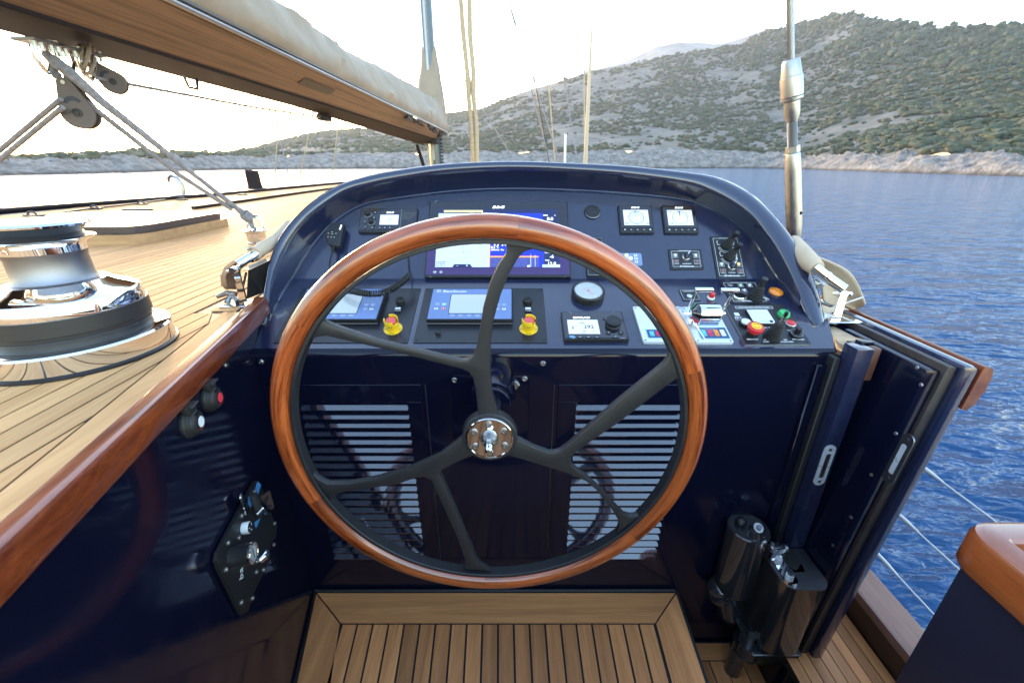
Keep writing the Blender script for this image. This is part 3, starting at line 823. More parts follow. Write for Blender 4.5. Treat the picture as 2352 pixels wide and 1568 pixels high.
b = MB(); b.lathe([(0.062,-0.28),(0.062,-0.155),(0.0605,-0.15),(0.052,-0.149),(0.052,-0.135),(0.05,-0.132),(0.03,-0.13),(0.026,-0.02)], 40); b.build('shaft_housing', NAVYD, wh)
# ================================================================== INSTRUMENTS ON THE DASH
def crop(x0, y0, s): return lambda x, y: ((x0 + x/s)/1.0884, (y0 + y/s)/1.0884)
c5 = crop(640, 480, 4.126); c6 = crop(1040, 480, 3.92); c7 = crop(1400, 500, 4.1275); c8 = crop(1640, 500, 4.126)
cT = crop(1560, 680, 7.84); cX = crop(1760, 560, 4.9)
class Inst:
    def __init__(s, name, label, cat, plane, tl, tr, br, bl, group=None):
        s.pl = plane
        s.O, s.EY, s.N = (LO, LEY, LN) if plane == 'L' else (UO, UEY, UN)
        P = [onpl(*p, s.O, s.N) for p in (tl, tr, br, bl)]
        c = sum(P, Vector()) / 4
        s.w = ((P[1]-P[0]).length + (P[2]-P[3]).length) / 2
        s.h = (abs((P[0]-P[3]).dot(s.EY)) + abs((P[1]-P[2]).dot(s.EY))) / 2
        s.c = c; s.M = frame(c, EX, s.EY, s.N)
        s.t = thing(name, label, cat, s.M, group)
    def at(s, p, h=0.0):                                     # seen point -> local x, y (on the face at height h)
        q = onpl(*p, s.O + s.N*h, s.N) - s.c
        return q.dot(EX), q.dot(s.EY)
    def plate(s, t, m, name='plate', r=0.003, d=0.0):
        b = MB(); b.rbox(-s.w/2+d, s.w/2-d, -s.h/2+d, s.h/2-d, -0.0008, t, r); return b.build(name, m, s.t, smooth=30)
def spot(name, label, cat, plane, p, group=None):
    O, EY, N = (LO, LEY, LN) if plane == 'L' else (UO, UEY, UN)
    c = onpl(*p, O, N)
    return thing(name, label, cat, frame(c, EX, EY, N), group)
def T2(x, y, z=0): return Matrix.Translation((x, y, z))
def rectline(b, x0, x1, y0, y1, z, t=0.0007):
    for a in ((x0,x1,y0,y0+t),(x0,x1,y1-t,y1),(x0,x0+t,y0+t,y1-t),(x1-t,x1,y0+t,y1-t)): b.box(a[0],a[1],a[2],a[3],z,z+0.0003)
def fine(b, x, y, w, z, n=1, h=0.0011, gap=0.0019, seed=1):   # rows of print too small to read
    q = random.Random(seed)
    for k in range(n):
        cx = x - w/2 + q.uniform(0, w*0.06); ex = x + w/2 - q.uniform(0, w*0.06)
        while cx < ex:
            l = q.uniform(0.0006, 0.0013); b.box(cx, min(ex, cx+l), y-k*gap-h/2, y-k*gap+h/2, z, z+0.00025); cx += l + 0.0005
def screws(I, z, ins, r=0.0028, m=STEEL, pts=None):
    for sx in (-1, 1):
        for sy in (-1, 1):
            MB().lathe([(r,z-0.0003),(r,z+0.0008),(r*0.55,z+0.0012),(r*0.5,z+0.0004),(0,z+0.0004)], 10, T2(sx*(I.w/2-ins), sy*(I.h/2-ins))).build('screw', m, I.t)
def bellows(par, x, y, z, r0, h, tip, m=RUBBER, lean=(0, 0), n=5, tm=BLACKP, tr=0.009):
    prof = [(r0*1.12, 0), (r0*1.12, 0.004)]
    for k in range(n):
        t = k/n; r = r0*(1-0.42*t); z0 = 0.004 + h*t; z1 = 0.004 + h*(t+1/n)
        prof += [(r, z0), (r*1.0, z0+(z1-z0)*0.45), (r*0.82, z0+(z1-z0)*0.62), (r*0.80, z1)]
    prof += [(r0*0.48, h+0.006), (0, h+0.006)]
    d = Vector((lean[0], lean[1], 1)).normalized()
    M = T2(x, y, z) @ d.to_track_quat('Z', 'Y').to_matrix().to_4x4()
    j = MB().lathe(prof, 20, M).build('joystick', m, par, smooth=35)
    MB().lathe([(tr*0.55, h), (tr*0.6, h+tip*0.3), (tr*0.95, h+tip*0.4), (tr, h+tip*0.95), (tr*0.85, h+tip), (0, h+tip)], 18, M).build('knob', tm, j)
    return j
def knobpart(name, par, x, y, z, r, h, m, flare=1.0, seg=20, top=0.12):
    return MB().lathe([(r*flare, z-0.0004), (r*flare, z+h*0.15), (r, z+h*0.25), (r, z+h*(1-top)), (r*0.86, z+h), (0, z+h)], seg, T2(x, y)).build(name, m, par)
def led(par, x, y, z, m, r=0.0042):
    return MB().lathe([(r*1.3, z-0.0002), (r*1.3, z+0.0015), (r, z+0.002), (r*0.8, z+0.004), (r*0.4, z+0.005), (0, z+0.0053)], 12, T2(x, y)).build('indicator', m, par)
LEDC = mat('clear_led', (0.75, 0.76, 0.75), 0.2, coat=0.5)
LEDR = mat('red_led', (0.32, 0.12, 0.14), 0.2, coat=0.5)
LEDY = mat('amber_led', (0.85, 0.6, 0.2), 0.2, emit=0.066)
LEDG = mat('green_led', (0.5, 0.7, 0.62), 0.2, coat=0.5)

# --- chartplotter
I = Inst('chartplotter', 'large wide chartplotter screen behind the top of the wheel', 'display', 'U', (991,468), (1302,470), (1311,641), (974,641))
b = MB(); b.box(-I.w/2, I.w/2, -I.h/2, I.h/2, -0.001, 0.016, 0.003, 2); b.build('housing', BLACKP, I.t)
b = MB(); b.box(-I.w/2+0.004, I.w/2-0.004, -I.h/2+0.006, I.h/2-0.003, 0.0155, 0.0175); b.build('glass', BLACKG, I.t)
x0, yb = I.at(c6(185,738), 0.0175); _, yt = I.at(c6(230,172), 0.0175); x1, _ = I.at(c6(1405,738), 0.0175)
b = MB(); b.box(-I.w/2+0.006, I.w/2-0.006, -I.h/2+0.008, -0.01, 0.0176, 0.0178); b.build('coated_border', PURPLE, I.t, smooth=0)
scr = MB().box(x0, x1, yb, yt, 0.0178, 0.0182).build('screen', SCR_N, I.t, smooth=0)
xm = I.at(c6(725,600), 0.0182)[0]; xs_ = I.at(c6(1255,600), 0.0182)[0]; z = 0.0183
MB().box(x0+0.0005, xm-0.002, yb+0.0005, yt-0.017, z, z+0.0002).build('chart', SCR_C, scr, smooth=0)
MB().box(xm-0.002, xm, yb+0.0005, yt-0.017, z, z+0.0003).build('divider', SCR_O, scr, smooth=0)
ys_ = I.at(c6(900,628), 0.0182)[1]
MB().box(xm, xs_-0.001, ys_, yt-0.017, z, z+0.0002).build('sonar_water', SCR_B, scr, smooth=0)
MB().box(xm, xs_-0.02, ys_-0.005, ys_, z, z+0.0003).build('seabed_line', SCR_O, scr, smooth=0)
MB().box(xm, xs_-0.02, yb+0.0005, ys_-0.005, z, z+0.0002).build('seabed', SCR_S, scr, smooth=0)
MB().box(xs_-0.02, xs_-0.001, yb+0.0005, ys_, z, z+0.0002).build('sonar_scale', SCR_B, scr, smooth=0)
MB().box(x0+0.02, xm-0.03, yt-0.012, yt-0.004, z, z+0.0002).build('title_bar', SCR_Y, scr, smooth=0)
b = MB()                                                      # faint soundings and tracks on the chart
q = random.Random(5)
for k in range(260):
    xx = q.uniform(x0+0.004, xm-0.006); yy = q.uniform(yb+0.004, yt-0.02); l = q.uniform(0.001, 0.003)
    b.box(xx, xx+l, yy, yy+0.0006, z+0.0002, z+0.0004)
for k in range(7):
    yy = q.uniform(yb+0.02, yt-0.04); xx = q.uniform(x0+0.01, x0+0.06); pts = []
    for j in range(14): pts.append((xx, yy, z+0.0004)); xx += 0.008; yy += q.uniform(-0.004, 0.004)
    b.tube(pts, 0.0003, 4)
b.build('soundings', INKG, scr, smooth=0)
b = MB()
for pl in (((500,445),(540,470),(590,480),(635,515),(600,510),(555,470),(500,480),(470,455)), ((430,450),(470,470),(520,450)), ((462,470),(460,520),(462,600))):
    b.tube([(*I.at(c6(*p), 0.0185), z+0.0004) for p in pl], 0.0006, 4)
b.build('track', INK, scr, smooth=0)
MB().prism([(*I.at(c6(*p), 0.018),) for p in ((355,737),(375,708),(530,708),(550,737))], z+0.0002, z+0.0005).build('zoom_tab', SCR_N, scr, smooth=0)
def stext(body, p, size, m=WHITE, align='CENTER', par=None, bold=0.0):
    x, y = I.at(c6(*p), 0.0185); return text(body, size, x, y, z+0.0005, m, par or scr, align=align, bold=bold)
SWT = mat('screen_white', (0.9, 0.92, 0.95), 0.4, emit=0.132)
text('B&G', 0.0155, *I.at(c6(805,150), 0.0175), 0.0178, SWT, I.t, shear=0.25, bold=0.0005, sx=1.5)
stext('47.0', (735,500), 0.037, SWT, 'LEFT', bold=0.0008); stext('22.6 °C', (731,541), 0.0095, SWT, 'LEFT'); stext('200kHz / 2x', (731,567), 0.0095, SWT, 'LEFT'); stext('0.00 NM, 72°M', (738,447), 0.0085, SWT, 'LEFT')
stext('18:03:46', (1326,556), 0.0125, SWT, bold=0.0003); stext('TWA', (1282,596), 0.0075, SWT); stext('-6', (1330,633), 0.018, SWT, bold=0.0005)
stext('TWS', (1285,671), 0.0075, SWT); stext('12.8', (1330,704), 0.018, SWT, bold=0.0005); stext('SOG', (1268,229), 0.0085, SWT); stext('kn', (1362,229), 0.006, SWT); stext('0.0', (1314,265), 0.019, SWT, bold=0.0005)
stext('65', (1104,726), 0.011, SWT); stext('-', (404,722), 0.012, SWT); stext('+', (498,722), 0.012, SWT)
x_, y_ = I.at(c6(1322,724), 0.0185); MB().box(x_-0.03, x_+0.032, y_-0.0055, y_+0.0055, z+0.0002, z+0.0004).build('cursor_key', SHIRT, scr, smooth=0)
text('imleci Temizle', 0.0068, x_, y_, z+0.0005, INK, scr)
stext('N 36°57.746', (240,686), 0.0062, INK); stext('E 27°26.453', (240,704), 0.0062, INK); stext('0.0 m, 201 °M', (240,722), 0.0062, INK)
b = MB()
for p in (0.47, 0.63):
    xx = xm + (xs_-xm)*(0.75 if p < 0.5 else 0.83); b.box(xx, xx+0.0006, yb+0.002, ys_+0.004, z+0.0003, z+0.0005)
for k in range(7): xx = xm + (xs_-xm)*0.79; b.box(xx-0.008, xx-0.006, yb+0.004+k*0.008, yb+0.0046+k*0.008, z+0.0003, z+0.0005)
b.build('scale_marks', SWT, scr, smooth=0)
b = MB()
for p in (184, 244):
    x_, y_ = I.at(c6(p, 784), 0.0178); b.lathe([(0.0035,0.0179),(0.0046,0.0179),(0.0046,0.0181),(0.0035,0.0181),(0.0035,0.0179)], 18, T2(x_, y_))
    b.box(x_-0.0065 if p < 200 else x_-0.003, x_+0.0065 if p < 200 else x_+0.003, y_-0.0006, y_+0.0006, 0.0179, 0.0181)
b.f = [f for f in b.f if len(f) == 4]; b.build('key_icons', WHITE, I.t, smooth=0)
b = MB()
for sx in (-1, 1):
    for sy in (-1, 1):
        a = (sx*(I.w/2-0.022), sy*(I.h/2-0.001), 0.0168); d = Vector((sx*0.006, -sy*0.004*1, 0.0004))
        b.tube([Vector(a)-d*0.9, Vector(a)+d*0.9], 0.0007, 5)
b.build('bezel_clips', STEEL, I.t)

# --- two sailing instruments
def triton(label, tl, tr, br, bl, kind):
    global I
    I = Inst('sailing_instrument', label, 'display', 'U', tl, tr, br, bl, 'square sailing instruments on the upper dash')
    w_, h_ = I.w, I.h
    MB().box(-w_/2, w_/2, -h_/2, h_/2, -0.001, 0.010, 0.003, 2).build('housing', BLACKP, I.t)
    MB().box(-w_/2+0.004, w_/2-0.004, -h_/2+h_*0.19, h_/2-0.003, 0.0098, 0.0112).build('glass', BLACKG, I.t, smooth=0)
    s = MB().box(-w_*0.37, w_*0.37, -h_*0.235, h_*0.315, 0.0112, 0.0115).build('screen', SCR_W, I.t, smooth=0)
    zz = 0.0116
    text('B&G', 0.0105, 0, h_*0.40, 0.0113, SWT, I.t, shear=0.25, bold=0.0003, sx=1.5)
    cy = h_*0.035; rr_ = h_*0.245
    b = MB()
    def ring(r0, r1): b.lathe([(r0,zz),(r1,zz),(r1,zz+0.0002),(r0,zz+0.0002),(r0,zz)], 40, T2(0, cy))
    if kind == 0: ring(rr_*0.86, rr_); ring(rr_*0.55, rr_*0.6)
    else: ring(rr_*0.9, rr_)
    b.f = [f for f in b.f if len(f) == 4]
    for k in range(24 if kind == 0 else 36):
        a = R(k*(15 if kind == 0 else 10)); x, y = rr_*0.76*math.cos(a), cy + rr_*0.76*math.sin(a)
        if kind == 0: b.box(x-0.001, x+0.001, y-0.0006, y+0.0006, zz, zz+0.0002)
    b.build('compass_ring', INKG, s, smooth=0)
    b = MB()
    for a0 in ((96, 84) if kind else (100, 75)):
        d = R(a0); b.tube([(math.cos(d)*rr_*0.98, cy+math.sin(d)*rr_*0.98, zz+0.0003), (math.cos(d)*rr_*0.3*(-1 if kind else 1), cy+math.sin(d)*rr_*(0.25 if kind else 0.1), zz+0.0003)], 0.0010 if kind else 0.0006, 4)
    b.prism([(-0.004, cy+rr_), (0.003, cy+rr_), (-0.0005, cy+rr_*0.72)], zz+0.0002, zz+0.0005)
    b.build('wind_pointer', INKB, s, smooth=0)
    xq, yq = w_*0.31, h_*0.255
    for body, x, y in ((('13.8', -xq, yq) if kind else ('COG', -xq, yq)), ('5', xq, yq), (('13.8' if kind else '339'), -xq+0.002, -h_*0.175), (('5' if kind else '13.8'), xq, -h_*0.175)):
        text(body, 0.009 if body != 'COG' else 0.004, x, y, zz+0.0003, INK, s)
    for k in range(5):
        x = (k-2)*w_*0.185
        bt = MB().lathe([(0.0078,0.0095),(0.0078,0.0112),(0.0066,0.0122),(0,0.0122)], 16, T2(x, -h_*0.395)).build('button', BLACKP, I.t)
        MB().box(x-0.0026, x+0.0026, -h_*0.395-(0.0022 if k in (0,4) else 0.0008), -h_*0.395+(0.0022 if k in (0,4) else 0.0008), 0.0122, 0.0124).build('mark', WHITE, bt, smooth=0)
triton('square sailing display with double compass ring, left of the pair', c7(597,68), c7(937,73), c7(968,355), c7(612,355), 0)
triton('square sailing display with blue wind pointer, right of the pair', c7(1043,70), c7(1378,75), c7(1428,357), c7(1070,355), 1)

# --- radio
I = Inst('vhf_radio', 'black radio with knobs, small screen and slanted speaker grille', 'radio', 'U', c5(1105,190), c5(1684,188), c5(1650,434), c5(1055,434))
MB().box(-I.w/2, I.w/2, -I.h/2, I.h/2, -0.001, 0.012, 0.003, 2).build('housing', BLACKP, I.t)
MB().box(-I.w/2+0.003, I.w/2-0.003, -I.h/2+0.009, I.h/2-0.003, 0.0118, 0.0132).build('faceplate', BLACKG, I.t, smooth=0)
def A(p, h=0.013): return I.at(p, h)
x0, yb = A(c5(1272,338)); x1, yt = A(c5(1474,236))
s = MB().box(x0, x1, yb, yt, 0.0132, 0.0136).build('screen', SCR_W, I.t, smooth=0)
text('16', 0.017, (x0+x1)/2+0.001, (yb+yt)/2+0.002, 0.0138, INKG, s, bold=0.0004); b = MB(); fine(b, (x0+x1)/2, yb+0.007, 0.02, 0.0137); fine(b, x0+0.012, yt-0.003, 0.016, 0.0137); b.build('fine_print', INKG, s, smooth=0)
text('B&G', 0.0095, *A(c5(1382,213)), 0.0134, SWT, I.t, shear=0.25, bold=0.0003, sx=1.5)
for p, r in (((1152,222),0.0095), ((1187,305),0.0088)):
    x, y = A(c5(*p), 0.02); k_ = knobpart('dial', I.t, x, y, 0.0132, r, 0.016, BLACKP, 1.25); 
    MB().lathe([(r*1.28,0.0133),(r*1.36,0.0133),(r*1.36,0.0138),(r*1.28,0.0138),(r*1.28,0.0133)], 24, T2(x, y)).build('dial_ring', GREYPR, k_)
for p in ((1230,215),(1220,270),(1125,310),(1130,365),(1202,370),(1278,372),(1330,373),(1382,370)):
    x, y = A(c5(*p)); bt = knobpart('button', I.t, x, y, 0.0132, 0.0052, 0.0025, BLACKP); MB().box(x-0.0018, x+0.0018, y-0.0013, y+0.0013, 0.01572, 0.0159).build('mark', WHITE, bt, smooth=0)
x0, yb = A(c5(1492,335)); x1, yt = A(c5(1668,205)); b = MB()
for k in range(13):
    xx = x0 + 0.004 + (x1-x0-0.004)*k/12
    for j in range(1):
        a = Vector((max(x0+0.003, xx-0.026), 0, 0)); dd = min(0.026, xx-x0-0.003)
        b.tube([(xx, yt-0.003, 0.0134), (xx-dd, yt-0.003-dd*1.2, 0.0134)], 0.0006, 4)
b.build('speaker_grille', mat('grille_grey', (0.10,0.10,0.11), 0.5), I.t, smooth=0)
MB().box(x0-0.002, x0-0.0015, -I.h/2+0.012, I.h/2-0.004, 0.0132, 0.0134).build('face_line', GREYPR, I.t, smooth=0)

# --- handset with coiled cord
hs = spot('radio_handset', 'black hand microphone hanging on the left of the dash with coiled cord', 'microphone', 'U', c5(815,450))
HM = hs.matrix_world.inverted()
def HL(p, h, pl='U'): return HM @ (onpl(*p, UO+UN*h, UN) if pl == 'U' else onpl(*p, LO+LN*h, LN))
b = MB()
poly = [HL(c5(*p), 0.03) for p in ((795,322),(905,328),(912,350),(868,555),(850,568),(752,548),(735,520),(712,430),(745,380),(775,330))]
b.prism([(p.x, p.y) for p in poly], 0.012, 0.036)
o = b.build('body', BLACKP, hs, smooth=30)
mo = o.modifiers.new('b', 'BEVEL'); mo.width = 0.003; mo.segments = 2
b = MB()
for k in range(6):
    p0, p1 = HL(c5(790-k*4, 335+k*11), 0.0365), HL(c5(850-k*3, 337+k*11), 0.0365); b.tube([p0, p1], 0.0007, 4)
for k in range(4):
    p0, p1 = HL(c5(750+k*3, 498+k*12), 0.0365), HL(c5(800+k*3, 500+k*12), 0.0365); b.tube([p0, p1], 0.0007, 4)
b.build('grille', INK, hs, smooth=0)
pc = HL(c5(790,425), 0.0365); MB().lathe([(0.011,0.0355),(0.011,0.0375),(0.009,0.0385),(0,0.0385)], 20, T2(pc.x, pc.y) @ Matrix.Diagonal((1.7,0.8,1,1))).build('keypad', RUBBER, hs)
b = MB()
for p in ((745,425),(785,412),(785,432),(825,427),(742,462),(775,465),(805,465)):
    q_ = HL(c5(*p), 0.039); b.box(q_.x-0.0016, q_.x+0.0016, q_.y-0.001, q_.y+0.001, 0.0384, 0.0388)
b.build('key_marks', WHITE, hs, smooth=0)
pc = HL(c5(873,365), 0.0365); text('B&G', 0.0085, 0, 0, 0.0366, SWT, hs, M=T2(pc.x, pc.y) @ Matrix.Rotation(R(-106),4,'Z'), shear=0.2, bold=0.0002, sx=1.3) if False else text('B&G', 0.0085, 0, 0, 0, SWT, hs, shear=0.2, bold=0.0002, sx=1.3, M=T2(pc.x, pc.y, 0.0366) @ Matrix.Rotation(R(80),4,'Z'))
b = MB(); pa = HL(c5(800,560), 0.026); pb = HL(c5(782,650), 0.024)
b.rod(pa, pb, [(0.0075,0)] + [x for k in range(7) for x in ((0.0075-0.0005*k, 0.1+k*0.12), (0.0055-0.0004*k, 0.16+k*0.12))] + [(0.0028,1)], 12); b.build('strain_relief', RUBBER, hs)
cord = [(HL(c5(782,650), 0.024)), HL(c5(765,700), 0.03), HL(c5(758,760), 0.035), HL(c5(770,860), 0.03), HL(c5(820,930), 0.02)]
cps = [c5(880,970), c5(960,1010), c5(1060,1035), c5(1170,1050), c5(1290,1045), c5(1390,1010), c5(1480,950), c5(1560,880), c5(1580,862)]
coil_pts = [HL(p, 0.055, 'L') for p in cps]
# helix round the sagging line
P = np.array([list(p) for p in coil_pts]); seglen = np.r_[0, np.cumsum(np.linalg.norm(np.diff(P, axis=0), axis=1))]
hx = []; turns = 34; NN = turns*10
for k in range(NN+1):
    s_ = seglen[-1]*k/NN; c = Vector([np.interp(s_, seglen, P[:,i]) for i in range(3)])
    s2 = min(seglen[-1], s_+1e-3); s1 = max(0, s_-1e-3)
    t = (Vector([np.interp(s2, seglen, P[:,i]) for i in range(3)]) - Vector([np.interp(s1, seglen, P[:,i]) for i in range(3)])).normalized()
    nn = t.cross(Vector((0,0,1))).normalized(); bb = t.cross(nn); a = 2*math.pi*k/10
    hx.append(c + nn*0.0085*math.cos(a) + bb*0.0085*math.sin(a))
MB().tube(hx, 0.0029, 6).build('coiled_cord', RUBBER, hs)
MB().tube(cord + [coil_pts[0]], 0.0028, 6).build('lead', RUBBER, hs)
MB().tube([coil_pts[-1], HL(c5(1576,780), 0.006), HL(c5(1566,600), 0.004), HL(c5(1560,520), 0.003)], 0.0022, 6).build('tail', RUBBER, hs)

# --- round blank cover, keypads behind the wheel
t_ = spot('round_socket_cover', 'round black socket cover with a flip lid on the upper dash', 'socket', 'U', c7(332,128))
r = 83/4.1275/1.0884*1.60/FOC
MB().lathe([(r,-0.001),(r,0.004),(r*0.93,0.007),(r*0.5,0.0078),(0,0.008)], 36).build('cover', BLACKP, t_)
MB().box(-r*0.7, r*0.72, -r*0.32, r*0.36, 0.006, 0.0095, 0.0008, 1).build('flip_lid', PANEL, t_); MB().tube([(r*0.95*math.cos(R(a)), r*0.95*math.sin(R(a)), 0.0065) for a in range(200, 345, 8)], 0.0009, 5).build('rim_line', STEEL, t_)
I = Inst('tall_keypad', 'slim upright black keypad half hidden by the wheel rim', 'keypad', 'U', c7(253,402), c7(433,402), c7(462,800), c7(275,800))
MB().box(-I.w/2, I.w/2, -I.h/2, I.h/2, -0.001, 0.012, 0.002, 2).build('housing', BLACKP, I.t)
b = MB(); rectline(b, -I.w/2+0.003, I.w/2-0.003, -I.h/2+0.004, I.h/2-0.004, 0.0121, 0.0006); b.build('outline', GREYPR, I.t, smooth=0)
for p, c_ in (((308,668),0),((365,685),1)):
    x, y = I.at(c7(*p), 0.012); knobpart('button', I.t, x, y, 0.012, 0.0065, 0.0015, BLACKP if c_ else WHITE)
    if c_: text('×', 0.012, x, y, 0.0137, WHITE, I.t)
I = Inst('membrane_keypad', 'small blue grey keypad with pale rubber keys right of the wheel rim', 'keypad', 'U', c7(560,558), c7(833,560), c7(848,686), c7(575,686))
I.plate(0.007, mat('blue_grey_case', (0.16,0.22,0.38), 0.35), 'case', 0.006)
for p, r in (((685,572),0.0075),((728,602),0.008),((690,612),0.0075),((640,600),0.006)):
    x, y = I.at(c7(*p), 0.007); knobpart('button', I.t, x, y, 0.007, r, 0.0025, SHIRT)
for p in ((778,573),(783,605),(787,640)):
    x, y = I.at(c7(*p), 0.007); k_ = MB().box(x-0.006, x+0.006, y-0.0045, y+0.0045, 0.0068, 0.0095, 0.0015, 2).build('button', SHIRT, I.t); MB().box(x-0.0025, x+0.0025, y-0.0018, y+0.0018, 0.0095, 0.0097).build('mark', INK, k_, smooth=0)

# --- engine panels
I = Inst('engine_panel', 'engine panel with blue display right behind the wheel spoke', 'control panel', 'L', c5(1742,998), c6(1250,950), c6(1283,1488), c5(1632,1552), 'engine panels on the lower dash')
I.plate(0.003, PANEL, 'plate', 0.002); screws(I, 0.003, 0.010, 0.0038, BLACKP)
e0 = I
ztop = 0.026
X0, Yb = I.at(c6(110,1240), ztop); X1, _ = I.at(c6(935,1240), ztop); _, Yt = I.at(c6(200,950), ztop)
b = MB(); b.box(X0-0.004, X1+0.004, Yb-0.004, Yt+0.003, 0.0028, 0.024, 0.004, 2); disp = b.build('display', BLACKP, I.t)
MB().box(X0-0.003, X1+0.003, Yb-0.0046, Yb-0.0034, 0.009, 0.0098).build('seam', GREYPR, disp, smooth=0)
MB().rbox(X0, X1, Yb, Yt, 0.0238, ztop, 0.003).build('blue_face', BLUEM, disp)
lx0, lyb = I.at(c6(320,1188), ztop); lx1, lyt = I.at(c6(735,1005), ztop); zz = ztop
lx0 = (lx0 + I.at(c6(350,1005), ztop)[0])/2
MB().box(lx0-0.002, lx1+0.002, lyb-0.002, lyt+0.002, ztop-0.001, ztop+0.0005).build('lcd_frame', BLACKP, disp, smooth=0)
MB().box(lx0, lx1, lyb, lyt, ztop, ztop+0.0009).build('lcd', LCDG, disp, smooth=0)
for p, m_ in (((212,1100),BLUEM),((276,1100),GREEN),((198,1142),SHIRT),((268,1142),RED),((862,1106),BLUEM),((862,1147),SHIRT),((800,1106),BLUEM),((800,1147),BLUEM),((357,1210),BLUEM),((437,1212),BLUEM),((520,1212),BLUEM),((602,1212),BLUEM),((684,1212),BLUEM)):
    x, y = I.at(c6(*p), ztop); m_ = mat('pale_green_key', (0.25,0.6,0.3), 0.4) if m_ is GREEN else m_
    k_ = MB().rbox(x-0.0068, x+0.0068, y-0.0048, y+0.0048, ztop-0.0002, ztop+0.0008, 0.0015).build('key', m_, disp)
    b = MB(); rectline(b, x-0.0068, x+0.0068, y-0.0048, y+0.0048, ztop+0.0008, 0.0005); b.box(x-0.0018, x+0.0018, y-0.0014, y+0.0014, ztop+0.0008, ztop+0.0011); b.build('key_outline', WHITE if m_ is not SHIRT else INK, k_, smooth=0)
text('Baudouin', 0.0165, *I.at(c6(380,974), ztop), ztop+0.0002, WHITE, disp, bold=0.0006, sx=1.25)
x, y = I.at(c6(224,970), ztop); b = MB(); rectline(b, x-0.0065, x+0.0065, y-0.006, y+0.006, ztop, 0.0014); b.box(x-0.003, x-0.0012, y-0.006, y+0.002, ztop, ztop+0.0003); b.box(x, x+0.0018, y-0.001, y+0.006, ztop, ztop+0.0003); b.build('logo', WHITE, disp, smooth=0)
text('PORT', 0.001, 0, 0, 0.003, PANEL, I.t) if False else None
x, y = I.at(c6(1092,1062), 0.012); bz = MB().lathe([(0.0145,0.0028),(0.0150,0.006),(0.0148,0.0165),(0.0125,0.019),(0.0095,0.019),(0.0088,0.0172),(0.0055,0.0172),(0.005,0.019),(0,0.0192)], 8, T2(x, y)).build('buzzer', RUBBER, I.t, smooth=20)
x, y = I.at(c6(1098,1155), 0.010); rk = MB().box(x-0.0105, x+0.0105, y-0.006, y+0.010, 0.0028, 0.012, 0.001, 1).build('switch', SATSTEEL, I.t); MB().box(x-0.009, x+0.009, y+0.001, y+0.0095, 0.0118, 0.0135, 0.0006, 1).build('rocker', mat('clear_cover', (0.6,0.62,0.63), 0.15, coat=1), rk)
x, y = I.at(c6(215,1378), 0.008); knobpart('button', I.t, x, y, 0.003, 0.0075, 0.011, RUBBER, 1.05)
# emergency stop: round label, shroud with two posts, mushroom
x, y = I.at(c6(1103,1335), 0.004)
es = MB().lathe([(0.0285,0.0028),(0.0285,0.004),(0.0,0.004)], 32, T2(x, y)).build('emergency_stop', YELLOW, I.t)
b = MB(); b.lathe([(0.0175,0.004),(0.0185,0.02),(0.0205,0.028),(0.0195,0.03),(0.0165,0.03),(0.016,0.012)], 28, T2(x, y))
for a0 in (55, 235):
    b.lathe([(0.0185,0.028),(0.0215,0.028),(0.0215,0.043),(0.0205,0.0445),(0.0185,0.0435),(0.0185,0.028)], 12, T2(x, y), a0-62, a0+62)
b.build('guard', YELLOW, es, smooth=40)
MB().lathe([(0.011,0.02),(0.015,0.028),(0.0165,0.031),(0.0165,0.036),(0.0155,0.038),(0.009,0.0388),(0.0085,0.0382),(0,0.0382)], 28, T2(x, y)).build('push_button', PINKRED, es)
text('STOP', 0.0068, x, y-0.0235, 0.0041, INK, es)
b = MB()
for sx in (-1, 1): b.lathe([(0.003,0.0041),(0.0038,0.0041),(0.0038,0.0044),(0.003,0.0044),(0.003,0.0041)], 14, T2(x+sx*0.0225, y-0.004)); b.cyl((x+sx*0.0185*math.cos(R(-75)), y-0.0198, 0.026), (x+sx*0.001, y-0.0202, 0.026), 0.0012, 0.0012, 6)
b.f = [f for f in b.f if len(f) == 4]; b.build('marks', INK, es, smooth=0)
o2 = dup(I.t); o2['label'] = 'engine panel with blue display furthest left, half behind the wheel rim'
o2.location.x += onL(934.8, 789).x - onL(1256.3, 789).x

# --- autopilot control
I = Inst('autopilot_control', 'black autopilot control with small screen and big round knob', 'display', 'L', c7(10,1180), c7(635,1188), c7(705,1470), c7(35,1470))
MB().box(-I.w/2, I.w/2, -I.h/2, I.h/2, -0.001, 0.013, 0.002, 2).build('housing', BLACKP, I.t)
MB().box(-I.w/2+0.004, I.w/2-0.004, -I.h/2+0.007, I.h/2-0.003, 0.0128, 0.0138).build('faceplate', BLACKG, I.t, smooth=0)
x0, yb = I.at(c7(92,1380), 0.014); x1, yt = I.at(c7(385,1235), 0.014)
s = MB().box(x0, x1, yb, yt, 0.0138, 0.0142).build('screen', SCR_W, I.t, smooth=0)
def A(p): return I.at(c7(*p), 0.0143)
text('SIMRAD', 0.0115, *A((222,1213)), 0.014, SWT, I.t, bold=0.0005, sx=1.35)
text('293', 0.0115, *A((226,1269)), 0.0143, INK, s); text('292', 0.021, *A((298,1308)), 0.0143, INK, s, bold=0.0004); text('S', 0.0165, *A((133,1317)), 0.0143, INK, s, bold=0.0004); text('240', 0.0075, *A((253,1349)), 0.0143, INK, s); text('0.0', 0.0065, *A((342,1349)), 0.0143, INK, s)
b = MB(); fine(b, *A((160,1293)), 0.022, 0.0143); fine(b, *A((200,1350)), 0.01, 0.0143); x_, y_ = A((242,1371)); b.box(x_-0.006, x_+0.006, y_-0.0015, y_+0.0015, 0.0143, 0.0146); b.build('fine_print', INKG, s, smooth=0)
